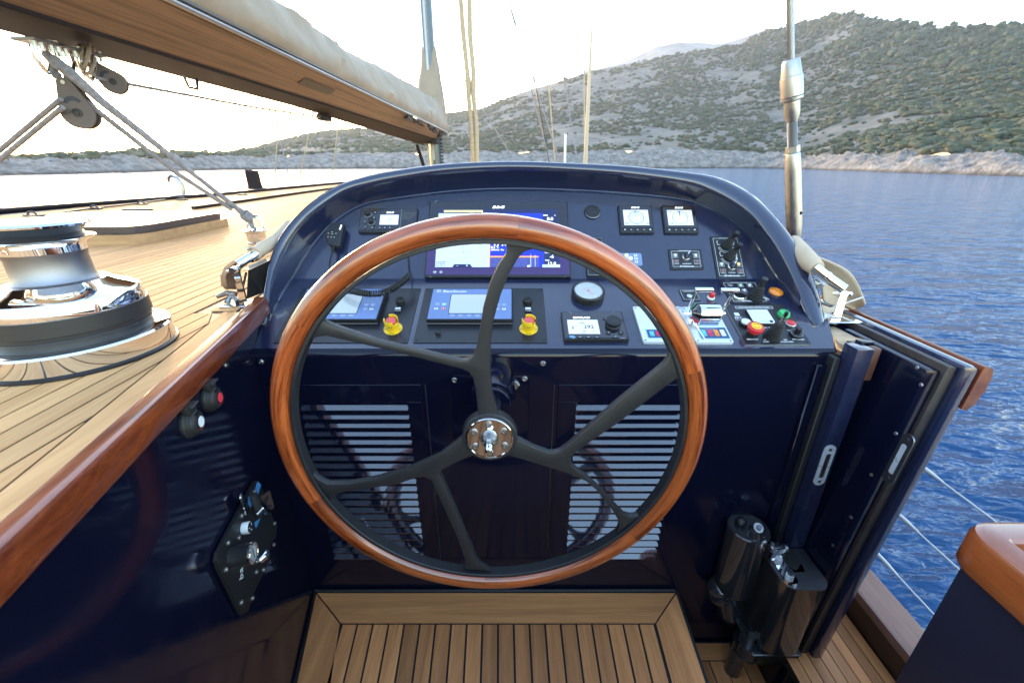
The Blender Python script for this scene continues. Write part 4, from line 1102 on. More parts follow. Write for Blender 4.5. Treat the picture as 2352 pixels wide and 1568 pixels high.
x, y = I.at(c7(550,1262), 0.022); kn = knobpart('dial', I.t, x, y, 0.0138, 0.0225, 0.017, BLACKP, 1.08, 36, 0.06); MB().lathe([(0.0105,0.0308),(0.011,0.0312),(0,0.0309)], 24, T2(x, y)).build('dial_centre', PANEL, kn)
for p, m_ in (((123,1411),TAPE),((208,1413),BLACKP),((295,1413),BLACKP),((383,1415),BLACKP),((572,1410),BLACKP)):
    x, y = A(p); k_ = MB().rbox(x-0.0078, x+0.0078, y-0.0045, y+0.0045, 0.0136, 0.0155, 0.0042).build('button', m_, I.t); b = MB(); fine(b, x, y, 0.009, 0.0155, 1, 0.0018); b.build('mark', WHITE, k_, smooth=0)
for p, ch in (((500,1368),'<'),((628,1370),'>'),((462,1228),'o')):
    x, y = A(p); k_ = knobpart('button', I.t, x, y, 0.0138, 0.0085 if ch != 'o' else 0.006, 0.002, BLACKP); text(ch, 0.011 if ch != 'o' else 0.008, x, y, 0.0159, GREYPR, k_)
b = MB(); fine(b, *A((652,1423)), 0.016, 0.014, 1, 0.0022); fine(b, *A((520,1213)), 0.008, 0.014); b.build('fine_print', GREYPR, I.t, smooth=0)
b = MB()
for sx in (-1, 1):
    for sy in (-1, 1): b.tube([(sx*(I.w/2-0.026), sy*(I.h/2-0.002), 0.0142), (sx*(I.w/2-0.034), sy*(I.h/2-0.010), 0.0145)], 0.0008, 5)
b.build('clips', STEEL, I.t)

# --- round analogue gauge
t_ = spot('rudder_gauge', 'round analogue gauge with black rim and glass dome', 'gauge', 'L', c7(285,985))
r = 172/4.1275/1.0884*1.40/FOC
MB().lathe([(r*0.98,-0.001),(r,0.012),(r*0.98,0.022),(r*0.93,0.025),(r*0.85,0.024),(r*0.84,0.019)], 48, cap=False).build('rim', BLACKP, t_)
dl = MB().lathe([(r*0.85,0.0195),(0,0.0195)], 40).build('dial', mat('pale_dial', (0.74,0.77,0.80), 0.4), t_)
b = MB(); b.tube([(r*0.62*math.cos(R(a)), r*0.62*math.sin(R(a)), 0.0198) for a in range(200, 341, 7)], 0.0005, 4)
for a in range(200, 341, 14): b.tube([(r*0.62*math.cos(R(a)), r*0.62*math.sin(R(a)), 0.0198), (r*0.72*math.cos(R(a)), r*0.72*math.sin(R(a)), 0.0198)], 0.0005, 4)
b.build('scale', WHITE, dl, smooth=0)
MB().tube([(0.0,0.0,0.021),(0.014,-0.022,0.021)], 0.0009, 5).lathe([(0.004,0.0195),(0.004,0.022),(0,0.022)], 14).build('needle', mat('pink_needle', (0.7,0.16,0.16), 0.4), dl)
MB().tube([(-0.007,-0.001,0.0205),(-0.009,0.012,0.0205),(-0.004,0.017,0.0205),(0.003,0.008,0.0205),(0.0,0.0,0.0205)], 0.0006, 4).build('loop_mark', mat('pink_mark', (0.6,0.25,0.3), 0.4), dl)
MB().lathe([(r*0.86,0.0235),(r*0.72,0.0275),(r*0.4,0.0305),(0,0.0315)], 40, cap=False).build('glass', GLASS, t_)

# --- hydraulic switch panels
def ledbox(par, pr, x, y, z, m_, s_=0.0088):
    rectline(pr, x-s_, x+s_, y-s_*0.95, y+s_*0.95, z, 0.0006); fine(pr, x, y-s_*0.6, s_*1.3, z, 1, 0.0014, seed=int(x*1e4)); led(par, x, y+s_*0.2, z, m_)
def selector(par, x, y, z, r=0.0135, ang=-30):
    k_ = MB().lathe([(r*1.08,z-0.0003),(r*1.08,z+0.006),(r*0.98,z+0.0085),(r*0.9,z+0.009)], 28, T2(x, y)).build('selector', CHROME, par)
    b = MB(); b.lathe([(r*0.95,z+0.006),(r*0.93,z+0.010),(0,z+0.010)], 28, T2(x, y)); b.build('selector_base', BLACKP, k_)
    b = MB(); b.box(-r*0.32, r*0.32, -r*1.05, r*1.05, z+0.0095, z+0.021, 0.0015, 2); b.xf(T2(x, y) @ Matrix.Rotation(R(ang),4,'Z')); b.build('selector_grip', BLACKG, k_)
    b = MB(); b.box(-r*0.1, r*0.1, r*0.2, r*1.0, z+0.021, z+0.0214); b.xf(T2(x, y) @ Matrix.Rotation(R(ang),4,'Z')); b.build('pointer', WHITE, k_, smooth=0)
def hlogo(par, pr, x, y, z, size):
    text('hidromoda', size, x+size*0.55, y, z, WHITE, par, bold=0.0004)
    for dx in (-0.35, 0.05): pr.box(x-size*2.35+size*dx, x-size*2.35+size*(dx+0.16), y-size*0.42, y+size*0.42, z, z+0.0003)
    for dy in (-0.16, 0.06): pr.box(x-size*2.95, x-size*1.9, y+size*dy, y+size*(dy+0.1), z, z+0.0003)
I = Inst('pump_panel', 'small black pump panel with one rotary switch and four lamps', 'control panel', 'U', c7(1112,515), c7(1450,512), c7(1482,722), c7(1140,722))
I.plate(0.004, PANEL); screws(I, 0.004, 0.006, 0.0024, BLACKP); z = 0.0041; pr = MB()
w2, h2 = I.w/2, I.h/2
rectline(pr, -w2+0.009, w2-0.009, -h2+0.011, h2-0.008, z, 0.0009); fine(pr, 0, h2-0.006, w2*0.8, z, 2, 0.0013, 0.0019, 3); fine(pr, 0, -h2*0.42, w2*0.55, z, 2, 0.0012, 0.002, 4)
for sx, sy, m_ in ((-1,1,LEDC),(1,1,LEDC),(-1,-1,LEDR),(1,-1,LEDR)): ledbox(I.t, pr, sx*w2*0.62, h2*(0.36 if sy > 0 else -0.28), z, m_)
selector(I.t, 0.0, h2*0.2, 0.004, 0.0135, -32); hlogo(I.t, pr, 0, -h2+0.0125, z, 0.0088); pr.build('printed_lines', WHITE, I.t, smooth=0)

I = Inst('winch_joystick_panel', 'tall black panel with two rubber joysticks and a rotary switch', 'control panel', 'U', cX(64,158), cX(405,160), cX(540,682), cX(168,680))
I.plate(0.004, PANEL); screws(I, 0.004, 0.006, 0.0024, BLACKP); pr = MB(); w2, h2 = I.w/2, I.h/2
rectline(pr, -w2+0.008, w2-0.008, -h2+0.012, h2-0.008, z, 0.0009); fine(pr, 0, h2-0.0075, w2*0.9, z, 1, 0.0014, 0.002, 5)
for p in ((272,262),(308,400)):
    x, y = I.at(cX(*p), 0.006)
    bellows(I.t, x, y, 0.004, 0.0165, 0.042, 0.036, RUBBER, (0.05, 0.06), 5)
    pts = [(x+0.024*math.cos(R(a)), y+0.024*math.sin(R(a)), z+0.0002) for a in range(195, 346, 10)]; pr.tube(pts, 0.0006, 4)
    pts = [(x+0.030*math.cos(R(a)), y+0.030*math.sin(R(a)), z+0.0002) for a in range(195, 346, 10)]; pr.tube(pts, 0.0006, 4)
    for a in (195, 345): pr.tube([(x+0.024*math.cos(R(a)), y+0.024*math.sin(R(a)), z+0.0002), (x+0.030*math.cos(R(a)), y+0.030*math.sin(R(a)), z+0.0002)], 0.0006, 4)
    for sx in (-1, 1): pr.tube([(x+sx*0.021, y+0.004, z+0.0002), (x+sx*0.029, y+0.004, z+0.0002), (x+sx*0.031, y+0.018, z+0.0002), (x+sx*0.026, y+0.021, z+0.0002)], 0.0011, 4)
for p, m_ in (((216,495),LEDC),((424,495),LEDY),((236,578),LEDR),((444,578),LEDR)):
    x, y = I.at(cX(*p), 0.004); ledbox(I.t, pr, x, y, z, m_)
x, y = I.at(cX(340,520), 0.006); selector(I.t, x, y, 0.004, 0.0145, -40); x, y = I.at(cX(342,592), 0.004); fine(pr, x, y, 0.026, z, 2, 0.0012, 0.002, 6)
hlogo(I.t, pr, 0.001, -h2+0.0135, z, 0.0095)
x, y = I.at(cX(400,415), 0.004); pr.prism([(x-0.002, y-0.009), (x+0.0025, y-0.003), (x+0.0012, y+0.010), (x-0.0025, y+0.001)], z, z+0.0003)
pr.build('printed_lines', WHITE, I.t, smooth=0)

I = Inst('sail_joystick_panel', 'low black panel with one joystick and a large rotary switch', 'control panel', 'L', cX(178,708), cX(630,712), cX(822,988), cX(348,985))
I.plate(0.004, PANEL); screws(I, 0.004, 0.006, 0.0026, BLACKP); pr = MB(); w2, h2 = I.w/2, I.h/2
rectline(pr, -w2+0.009, w2-0.009, -h2+0.012, h2-0.009, z, 0.0009); fine(pr, 0, h2-0.0085, w2*1.0, z, 1, 0.0014, 0.002, 8)
x, y = I.at(cX(630,905), 0.006); bellows(I.t, x, y, 0.004, 0.0205, 0.046, 0.036, RUBBER, (0.0, 0.02), 5, tr=0.0105)
for sx in (-1, 1):
    for k in range(4): pr.tube([(x+sx*(0.026+k*0.0035), y+0.006, z+0.0002), (x+sx*(0.033+k*0.0030), y-0.001, z+0.0002), (x+sx*(0.034+k*0.003), y-0.008, z+0.0002)], 0.0006, 4)
x, y = I.at(cX(425,885), 0.006); selector(I.t, x, y, 0.004, 0.0185, 62)
for p, m_ in (((448,752),LEDG),((560,752),LEDC),((495,815),LEDC),((340,815),LEDC)):
    x, y = I.at(cX(*p), 0.004); ledbox(I.t, pr, x, y, z, m_, 0.0085)
x, y = I.at(cX(318,745), 0.004); MB().lathe([(0.0095,0.0035),(0.0098,0.006),(0.007,0.0075),(0,0.007)], 20, T2(x, y)).build('push_button', STEEL, I.t)
hlogo(I.t, pr, 0.002, -h2+0.014, z, 0.0100); pr.build('printed_lines', WHITE, I.t, smooth=0)

I = Inst('small_button_panel', 'little black panel with one steel push button behind the throttle', 'control panel', 'L', cT(1060,350), cT(1400,352), cT(1510,565), cT(1160,565))
I.plate(0.003, PANEL); pr = MB(); w2, h2 = I.w/2, I.h/2; rectline(pr, -w2+0.003, w2-0.003, -h2+0.003, h2-0.005, 0.0031, 0.0009); fine(pr, 0, h2-0.010, w2*1.3, 0.0031, 2, 0.0014, 0.0022, 9); fine(pr, 0.002, -h2+0.010, w2*0.6, 0.0031, 1, 0.0014)
pr.build('printed_lines', WHITE, I.t, smooth=0); x, y = I.at(cT(1285,458), 0.005); MB().lathe([(0.0085,0.0028),(0.0088,0.0045),(0.0075,0.0055),(0,0.0055)], 24, T2(x, y)).build('push_button', SILVER, I.t); screws(I, 0.003, 0.005, 0.002)

# --- throttle: two silver plates, chrome drum, twin levers
def membrane(par, cx, cy, w_, h_, z0, n=4):
    m0 = MB().rbox(cx-w_/2, cx+w_/2, cy-h_/2, cy+h_/2, z0, z0+0.0012, 0.003).build('key_frame', BLUEK, par)
    MB().rbox(cx-w_/2+0.0022, cx+w_/2-0.0022, cy-h_/2+0.0022, cy+h_/2-0.0022, z0+0.001, z0+0.0016, 0.0015).build('membrane', BLUED, m0)
    for k in range(n):
        x = cx + (k-1.5)*w_*0.215
        ky = MB().box(x-w_*0.075, x+w_*0.075, cy-h_*0.27, cy+h_*0.27, z0+0.0016, z0+0.0022, 0.0002, 1).build('key', (CYANB, CRIM, ORNG, SHIRT)[k], m0)
        b = MB(); b.lathe([(0.0012,z0+0.0022),(0.0012,z0+0.0024),(0,z0+0.0024)], 8, T2(x, cy+h_*0.16)); fine(b, x, cy-h_*0.12, w_*0.10, z0+0.0022, 2, 0.0008, 0.0016, k); b.build('mark', INK, ky, smooth=0)
I = Inst('blank_throttle_plate', 'bare silver plate with coloured keys left of the throttle', 'control panel', 'L', cT(165,712), cT(1075,718), cT(1405,1412), cT(365,1405))
I.plate(0.009, SILVER, 'plate', 0.004); screws(I, 0.009, 0.007, 0.0032)
x0, y0 = I.at(cT(465,1300), 0.009); x1, y1 = I.at(cT(960,1125), 0.009); xa, _ = I.at(cT(400,1125), 0.009)
membrane(I.t, (x0+xa)/2 + (x1-xa)*0.5 + 0.002, (y0+y1)/2, (x1-xa), y1-y0, 0.009)
I = Inst('throttle_control', 'chrome throttle drum with two tall levers on a silver plate', 'throttle', 'L', cT(1085,722), cT(1790,722), cT(2118,1425), cT(1420,1415))
I.plate(0.009, SILVER, 'plate', 0.004); screws(I, 0.009, 0.007, 0.0032)
x0, y0 = I.at(cT(1480,1312), 0.009); x1, y1 = I.at(cT(2005,1085), 0.009); xq = I.at(cT(1950,1085), 0.009)[0]; xa = I.at(cT(1440,1085), 0.009)[0]
membrane(I.t, (x0+xa+x1+xq)/4, (y0+y1)/2, ((x1-x0)+(xq-xa))/2, y1-y0, 0.009)
text('KOBELT', 0.0085, *I.at(cT(1755,1368), 0.009), 0.0091, mat('embossed_grey', (0.5,0.53,0.56), 0.4), I.t, bold=0.0003)
# drum
dc = I.at(cT(1700,800), 0.038); rD = 0.031
xa = I.at(cT(1490,760), 0.055)[0]; xb = I.at(cT(1905,760), 0.055)[0]; cyD = dc[1]; czD = 0.036
b = MB(); rot = Matrix.Translation((xa, cyD, czD)) @ Matrix.Rotation(R(90),4,'Y')
b.lathe([(rD*0.96,0),(rD,0.002),(rD,xb-xa-0.004),(rD*0.97,xb-xa-0.001),(rD*0.9,xb-xa),(0,xb-xa)], 40, rot); dr = b.build('drum', CHROME, I.t, smooth=30)
b = MB(); b.box(xa, xb, cyD-rD*0.95, cyD+rD*0.85, 0.009, czD, 0.003, 1); b.build('drum_foot', CHROME, I.t, smooth=30)
MB().box(xa+(xb-xa)*0.3, xb-0.004, cyD-0.009, cyD-0.0075, czD+rD*0.955, czD+rD*0.985).build('slot', INK, dr, smooth=0)
def sector(a0, a1, m_, name):
    rows = []; n = 16
    for x_, r_s in ((xa+0.0005, rD*0.98), (xa-0.0005, rD*1.03), (xa-0.004, rD*1.0), (xa-0.013, rD*0.72), (xa-0.021, rD*0.40)):
        rows.append([(x_, cyD + r_s*math.cos(R(a0+(a1-a0)*k/n)), czD + r_s*math.sin(R(a0+(a1-a0)*k/n))) for k in range(n+1)])
    return MB().grid(rows).build(name, m_, dr, smooth=35)
sector(60, 185, BLACKG, 'black_sector'); sector(185, 262, RED, 'red_sector'); sector(22, 60, GREEN, 'green_sector')
for k, (pv, hd, h0, h1) in enumerate((((1280,820),(1415,335),(1380,295,1742,300),0), ((1970,845),(2165,345),(1882,300,2245,312),0))):
    px_, py_ = I.at(cT(*pv), czD); hx_, hy_ = I.at(cT(*hd), 0.125)
    sx = -1 if k == 0 else 1
    px_ = xa-0.030 if k == 0 else xb+0.010
    lv = MB().rod((px_, cyD, czD), (hx_, hy_, 0.122), [(0.0042,0),(0.0052,0.1),(0.0045,0.5),(0.0036,1)], 14).build('lever', CHROME, I.t)
    MB().cyl((px_-0.007, cyD, czD), (px_+0.007, cyD, czD), 0.0085, 0.0085, 18).ball((px_-sx*-0.009, cyD, czD), 0.006).build('pivot', CHROME, lv)
    ha = I.at(cT(h0[0], h0[1]), 0.126)[0]; hb = I.at(cT(h0[2], h0[3]), 0.126)[0]
    MB().box(ha, hb, hy_-0.0065, hy_+0.0065, 0.118, 0.1285, 0.0035, 3).build('handle', CHROME, lv)
x, y = I.at(cT(1330,985), 0.02)
MB().cyl((xa-0.030, cyD-0.016, 0.02), (xa-0.022, cyD-0.016, 0.02), 0.012, 0.012, 20).tube([(xa-0.018, cyD-0.018, 0.028), (xa+0.004, -I.h/2+0.010, 0.011)], 0.0022, 6).ball((xa-0.014, cyD-0.034, 0.022), 0.007).build('linkage', CHROME, I.t)

# --- lamps
t_ = spot('red_warning_lamp', 'small domed red warning lamp behind the throttle', 'lamp', 'L', cT(1700,505))
MB().lathe([(0.0125,-0.0005),(0.0128,0.003),(0.0105,0.006),(0.0,0.006)], 24).build('base', SHIRT, t_)
MB().lathe([(0.0092,0.0055),(0.0092,0.016),(0.0075,0.021),(0.004,0.0235),(0,0.024)], 24).build('lens', RED, t_)
t_ = spot('amber_lamp', 'round amber lamp at the right end of the dash', 'lamp', 'L', cX(876,838))
MB().lathe([(0.0235,-0.0005),(0.0238,0.0025),(0.021,0.0045),(0.0,0.0045)], 32).build('base', mat('brown_base', (0.12,0.05,0.02), 0.3), t_)
MB().lathe([(0.0225,0.003),(0.022,0.006),(0.016,0.0095),(0.0085,0.0115),(0.0075,0.0105),(0,0.0105)], 32).build('lens', AMBER, t_)

# --- bow thruster panel
I = Inst('thruster_panel', 'black thruster panel with meter, joystick and red mushroom stop', 'control panel', 'L', cX(236,1000), cX(965,1000), cX(1318,1485), cX(505,1488))
I.plate(0.005, PANEL, 'plate', 0.002); MB().box(-I.w/2, I.w/2, -I.h/2-0.0012, -I.h/2, -0.0005, 0.0049).box(-I.w/2-0.0012, -I.w/2, -I.h/2-0.0012, I.h/2, -0.0005, 0.0049).build('steel_edge', STEEL, I.t, smooth=0); screws(I, 0.005, 0.009, 0.0032, BLACKP)
z = 0.0051; pr = MB(); w2, h2 = I.w/2, I.h/2
def A(p, h=0.005): return I.at(cX(*p), h)
x, y = A((612,1022)); rectline(pr, x-0.06, x+0.06, y-0.0055, y+0.0055, z, 0.0012); text('BOW THRUSTER CONTROL PANEL', 0.0062, x, y, z, WHITE, I.t, bold=0.0002)
for p, s_, t__ in (((425,1150),0.0135,'ERC'),((595,1412),0.0072,'EMG STOP'),((764,1442),0.0072,'PORT'),((1012,1442),0.0072,'STARBOARD'),((1157,1413),0.0072,'POT-SPEED'),((752,1267),0.0068,'SPEED / %'),((985,1183),0.006,'RUN'),((1055,1301),0.006,'RESET')):
    text(t__, s_, *A(p), z, WHITE, I.t, bold=0.0002)
x, y = A((402,1105))
for k in range(4): a = R(45+90*k); pr.lathe([(0.0045,z),(0.0045,z+0.0003),(0,z+0.0003)], 12, T2(x+0.005*math.cos(a), y+0.005*math.sin(a)))
for p in ((755,1416),(995,1416)):
    x, y = A(p); pr.box(x-0.005, x+0.005, y-0.0012, y+0.0012, z, z+0.0003)
x, y = A((430,1175)); fine(pr, x, y, 0.026, z, 1, 0.0014); pr.build('printed_lines', WHITE, I.t, smooth=0)
x0, y0 = A((612,1222), 0.012); x1, y1 = A((885,1222), 0.012); x2, y2 = A((515,1048), 0.012); mx = ((x0+x1)/2 + (x2+A((775,1052),0.012)[0])/2)/2; mw = (x1-x0); my = (y0+y2)/2; mh = y2-y0
me_ = MB().box(mx-mw/2, mx+mw/2, my-mh/2, my+mh/2, 0.0045, 0.012, 0.001, 1).build('meter', BLACKP, I.t)
MB().box(mx-mw/2+0.002, mx+mw/2-0.001, my-mh/2+0.002, my+mh/2-0.001, 0.0118, 0.0128).build('dial', mat('meter_dial', (0.62,0.68,0.70), 0.15, coat=1), me_, smooth=0)
b = MB(); b.tube([(mx+mw*(0.36*math.cos(R(a))), my-mh*0.22+mh*0.5*math.sin(R(a)), 0.013) for a in range(30, 151, 10)], 0.0004, 4); b.tube([(mx-mw*0.2, my-mh*0.35, 0.013), (mx+mw*0.2, my-mh*0.35, 0.013), (mx+mw*0.2, my-mh*0.2, 0.013)], 0.0005, 4); b.build('scale', INKG, me_, smooth=0)
knobpart('adjuster', me_, mx+mw*0.33, my-mh*0.35, 0.0125, 0.005, 0.002, INK)
def cap(p, m_, ringm, r, h, name):
    x, y = A(p, 0.012); o = MB().lathe([(r*1.2,0.0045),(r*1.2,0.012),(r*1.08,0.014),(r,0.0142)], 28, T2(x, y)).build(name, ringm, I.t); MB().lathe([(r*1.02,0.0135),(r,0.013+h),(r*0.85,0.0145+h),(0,0.0147+h)], 28, T2(x, y)).build('lens', m_, o)
cap((978,1098), GREEN, mat('green_ring', (0.03,0.3,0.1), 0.3), 0.0155, 0.006, 'run_lamp'); cap((512,1205), LEDC, BLACKP, 0.0145, 0.004, 'white_lamp'); cap((1062,1213), RED, STEEL, 0.0135, 0.002, 'reset_button')
x, y = A((590,1345), 0.006)
es = MB().lathe([(0.0165,0.0045),(0.0165,0.012),(0.0135,0.013),(0.0135,0.02)], 28, T2(x, y)).build('emergency_stop', BLACKP, I.t)
MB().lathe([(0.0155,0.016),(0.0165,0.022),(0.018,0.0245),(0.0235,0.028),(0.0245,0.032),(0.0235,0.0365),(0.020,0.0385),(0,0.0395)], 32, T2(x, y)).build('mushroom', RED, es)
MB().lathe([(0.0145,0.0388),(0.0145,0.0398),(0,0.0402)], 28, T2(x, y)).build('stop_label', YELLOW, es)
b = MB(); b.tube([(x+0.009*math.cos(R(a)), y+0.009*math.sin(R(a)), 0.0403) for a in range(20, 160, 14)], 0.0007, 4); b.tube([(x+0.009*math.cos(R(a)), y+0.009*math.sin(R(a)), 0.0403) for a in range(200, 340, 14)], 0.0007, 4); b.build('arrows', RED, es, smooth=0)
x, y = A((835,1385), 0.006); j = bellows(I.t, x, y, 0.005, 0.0225, 0.052, 0.004, RUBBER, (0.03, 0.04), 7, RUBBER, 0.004)
d = Vector((0.03, 0.04, 1)).normalized(); b = MB(); b.rod(Vector((x,y,0.005))+d*0.052, Vector((x,y,0.005))+d*0.085, [(0.006,0),(0.0042,0.3),(0.0042,1)], 12); b.build('stem', STEEL, j); MB().rod(Vector((x,y,0.005))+d*0.082, Vector((x,y,0.005))+d*0.098, [(0.0048,0),(0.0056,0.5),(0.005,1)], 12).build('tip', BLACKP, j)
x, y = A((1135,1335), 0.012); kb = MB().lathe([(0.0195,0.0045),(0.0195,0.010),(0.017,0.014),(0.010,0.0145)], 32, T2(x, y)).build('speed_dial', BLACKP, I.t)
b = MB()
for k in range(16): a = R(-60+20*k); b.tube([(x+0.0135*math.cos(a), y+0.0135*math.sin(a), 0.0146), (x+0.0165*math.cos(a), y+0.0165*math.sin(a), 0.0143)], 0.0006, 4)
b.lathe([(0.0172,0.0141),(0.0182,0.0139),(0.0182,0.0142),(0.0172,0.0144),(0.0172,0.0141)], 32, T2(x, y)); b.f = [f for f in b.f if len(f) == 4]; b.build('ring', STEEL, kb, smooth=0); knobpart('grip', kb, x, y, 0.014, 0.0085, 0.018, BLACKP)
# ================================================================== WALL FITTINGS (left)
def wallM(p): return frame(p, tuple(-WD), (0,0,1), tuple(WN))
def wall_switch(u, v, m_, label):
    t = thing('deck_switch', label, 'switch', wallM(onW(u, v)) @ Matrix.Scale(0.76, 4), 'round deck switches on the side wall')
    MB().lathe([(0.041,-0.0005),(0.041,0.006),(0.038,0.010),(0.0375,0.014),(0.034,0.017),(0.0335,0.021),(0.030,0.026),(0.024,0.030),(0.019,0.031)], 32).build('body', RUBBER, t, smooth=30)
    MB().lathe([(0.0195,0.029),(0.0195,0.0335),(0.0165,0.0335),(0.016,0.031)], 28).build('collar', BLACKP, t)
    MB().lathe([(0.0155,0.030),(0.015,0.0335),(0,0.034)], 24).build('push_button', m_, t)
    MB().box(-0.020, 0.020, 0.030, 0.056, 0.002, 0.024, 0.004, 2).box(-0.02, 0.02, 0.050, 0.056, 0.020, 0.034, 0.002, 1).build('hinged_lid', RUBBER, t)
    b = MB()
    for k in range(6): b.box(-0.011+k*0.0044, -0.009+k*0.0044, 0.021, 0.029, 0.026, 0.0305)
    b.build('grip_ribs', BLACKP, t, smooth=0)
    MB().lathe([(0.0196,0.0331),(0.021,0.0326),(0.021,0.0331),(0.0196,0.0336)], 28, None, 215, 290).build('red_mark', RED, t)
wall_switch(478, 915, mat('bright_red_button', (0.8,0.05,0.07), 0.35), 'black round switch with a red button on the side wall')
wall_switch(431, 971, mat('white_button', (0.75,0.78,0.8), 0.35), 'black round switch with a white button on the side wall')

cq = crop(480, 1150, 3.823)
pc = onW(*cq(560, 860))
cpt = thing('hydraulic_control_plate', 'black lozenge plate with pressure gauge and chrome fittings on side wall', 'control panel', wallM(pc))
CI = cpt.matrix_world.inverted()
def CL(x, y, h=0.0):
    q = CI @ onpl(*cq(x, y), W0 + WN*h, WN); return q.x, q.y
HP = 0.012
pts = [CL(*p, HP) for p in ((618,192),(640,200),(660,240),(790,590),(815,640),(800,740),(755,800),(740,960),(600,1250),(540,1440),(490,1470),(465,1450),(260,1030),(238,960),(250,880),(600,205))]
pl = MB().prism(pts, 0.004, HP).build('plate', mat('matt_black_plate', (0.008,0.008,0.009), 0.5), cpt, smooth=30)
for p in ((592,300),(470,530),(340,790),(442,742),(785,603),(778,805),(320,1045),(680,1045),(467,1357),(573,1317),(612,1065)):
    x, y = CL(*p, HP); MB().lathe([(0.006,HP-0.0005),(0.006,HP+0.003),(0.004,HP+0.005),(0.002,HP+0.0045),(0,HP+0.003)], 12, T2(x, y)).build('bolt', STEEL, cpt)
x, y = CL(460, 905, 0.03)
gb = MB().lathe([(0.0232,HP-0.001),(0.0238,0.052),(0.0246,0.053),(0.0240,0.056)], 32, T2(x, y)).build('gauge', SATIN, cpt)
MB().lathe([(0.0247,0.0525),(0.0254,0.054),(0.0254,0.0585),(0.0232,0.0602),(0.0218,0.059)], 32, T2(x, y), cap=False).build('bezel', CHROME, gb); MB().lathe([(0.0225,0.0575),(0,0.0575)], 28, T2(x, y)).build('dial', SHIRT, gb)
b = MB(); b.tube([(x-0.001, y-0.014, 0.0583), (x+0.002, y+0.012, 0.0583)], 0.0008, 4)
for a in range(-50, 231, 20): b.tube([(x+0.016*math.cos(R(a)), y+0.016*math.sin(R(a)), 0.058), (x+0.020*math.cos(R(a)), y+0.020*math.sin(R(a)), 0.058)], 0.0004, 4)
b.build('needle', INK, gb, smooth=0)
x, y = CL(520, 645, 0.02); dv = MB().lathe([(0.0145,HP-0.001),(0.0148,0.026),(0.0140,0.0275),(0.0125,0.0277)], 24, T2(x, y)).build('selector_dial', SHIRT, cpt); MB().lathe([(0.0127,0.0268),(0.0122,0.0292),(0,0.0296)], 24, T2(x, y)).build('dial_cap', BLACKP, dv)
b = MB()
for a in (30, 150, 270): b.ball((x+0.008*math.cos(R(a)), y+0.008*math.sin(R(a)), 0.0298), 0.0013, 8, 6)
b.build('dial_dots', WHITE, dv)
# folding chrome bracket: two drilled plates
x0, y0 = CL(712, 400, 0.044)
def drilled(x, y, z, yaw, name):
    w_, h_ = 0.0150, 0.030; b = MB()
    M_ = T2(x, y, z) @ Matrix.Rotation(yaw, 4, 'Y')
    b.rbox(-w_, w_, -h_, h_, 0, 0.004, 0.004); b.xf(M_); o = b.build(name, CHROME, cpt, smooth=30)
    for yy in (0.0135, -0.0145):
        MB().lathe([(0.0068,0.0042),(0,0.0042)], 20, M_ @ T2(0, yy)).build('hole', INK, o); 
    MB().lathe([(0.003,0.0042),(0,0.0042)], 10, M_ @ T2(0, 0)).build('small_hole', INK, o)
drilled(x0, y0, 0.044, R(-30), 'drilled_lug'); x1, y1 = CL(520, 400, 0.02); drilled(x1, y1, 0.013, R(8), 'drilled_plate')
xa_, ya_ = CL(615, 400, 0.03); MB().cyl((xa_, ya_-0.022, 0.028), (xa_, ya_+0.024, 0.028), 0.010, 0.009, 16).build('pin', SATIN, cpt); MB().cyl((xa_-0.012, ya_-0.031, 0.026), (x0+0.004, ya_-0.031, 0.042), 0.006, 0.005, 14).build('toggle', CHROME, cpt)
x, y = CL(690, 925, 0.045)
hk = MB(); hk.cyl((x-0.008, y, HP), (x-0.008, y, 0.036), 0.008, 0.007, 14); hk.tube([(x-0.008, y, 0.036), (x, y+0.002, 0.045), (x+0.014, y+0.004, 0.048)], [0.009, 0.010, 0.006], 12); hk.build('lever', CHROME, cpt)
MB().lathe([(0.006,0.049),(0.0045,0.0560),(0.0,0.0560)], 14, T2(x+0.003, y+0.003)).build('lever_eye', SATIN, cpt)
for p0, p1, p2, p3 in (((625,205),(660,230),(632,325),(600,285)), ((545,340),(585,400),(560,450),(530,420)), ((600,590),(655,548),(612,645),(600,620))):
    MB().prism([CL(*q_, HP) for q_ in (p0,p1,p2,p3)], HP, HP+0.0006).build('tape', TAPE, cpt, smooth=0)
x, y = CL(470, 1090, HP); text('ba', 0.05, 0, 0, 0, SHIRT, cpt, shear=0.2, M=T2(x, y, HP+0.0004) @ Matrix.Rotation(R(62),4,'Z') @ Matrix.Diagonal((0.6,0.6,1,1)))

# ================================================================== WINCH
wc = thing('deck_winch', 'big chrome and black sheet winch standing on the left deck', 'winch', (-1.085, 0.99, DECK))
def part(name, prof, m_, par=wc, seg=56, smooth=28, M=None): return MB().lathe(prof, seg, M).build(name, m_, par, smooth=smooth)
part('gasket', [(0.192,0),(0.192,0.006),(0.186,0.010)], BLACKP)
part('base', [(0.186,0.006),(0.187,0.05),(0.184,0.055),(0.176,0.058),(0.150,0.060),(0.148,0.062)], CHROME)
part('lower_drum', [(0.150,0.058),(0.152,0.085),(0.1555,0.087),(0.1545,0.123),(0.150,0.124)], SATIN)
part('shoulder', [(0.151,0.122),(0.1515,0.124),(0.149,0.148),(0.144,0.157),(0.128,0.166),(0.108,0.174),(0.092,0.183)], CHROME)
part('drum', [(0.092,0.180),(0.079,0.186),(0.073,0.198),(0.0715,0.238),(0.075,0.253)], SATSTEEL)
part('drum_crown', [(0.075,0.252),(0.0755,0.266),(0.080,0.272),(0.095,0.279),(0.098,0.282),(0.094,0.284),(0.082,0.285)], CHROME)
part('self_tailer', [(0.084,0.284),(0.078,0.292),(0.084,0.303),(0.088,0.308)], BLACKP)
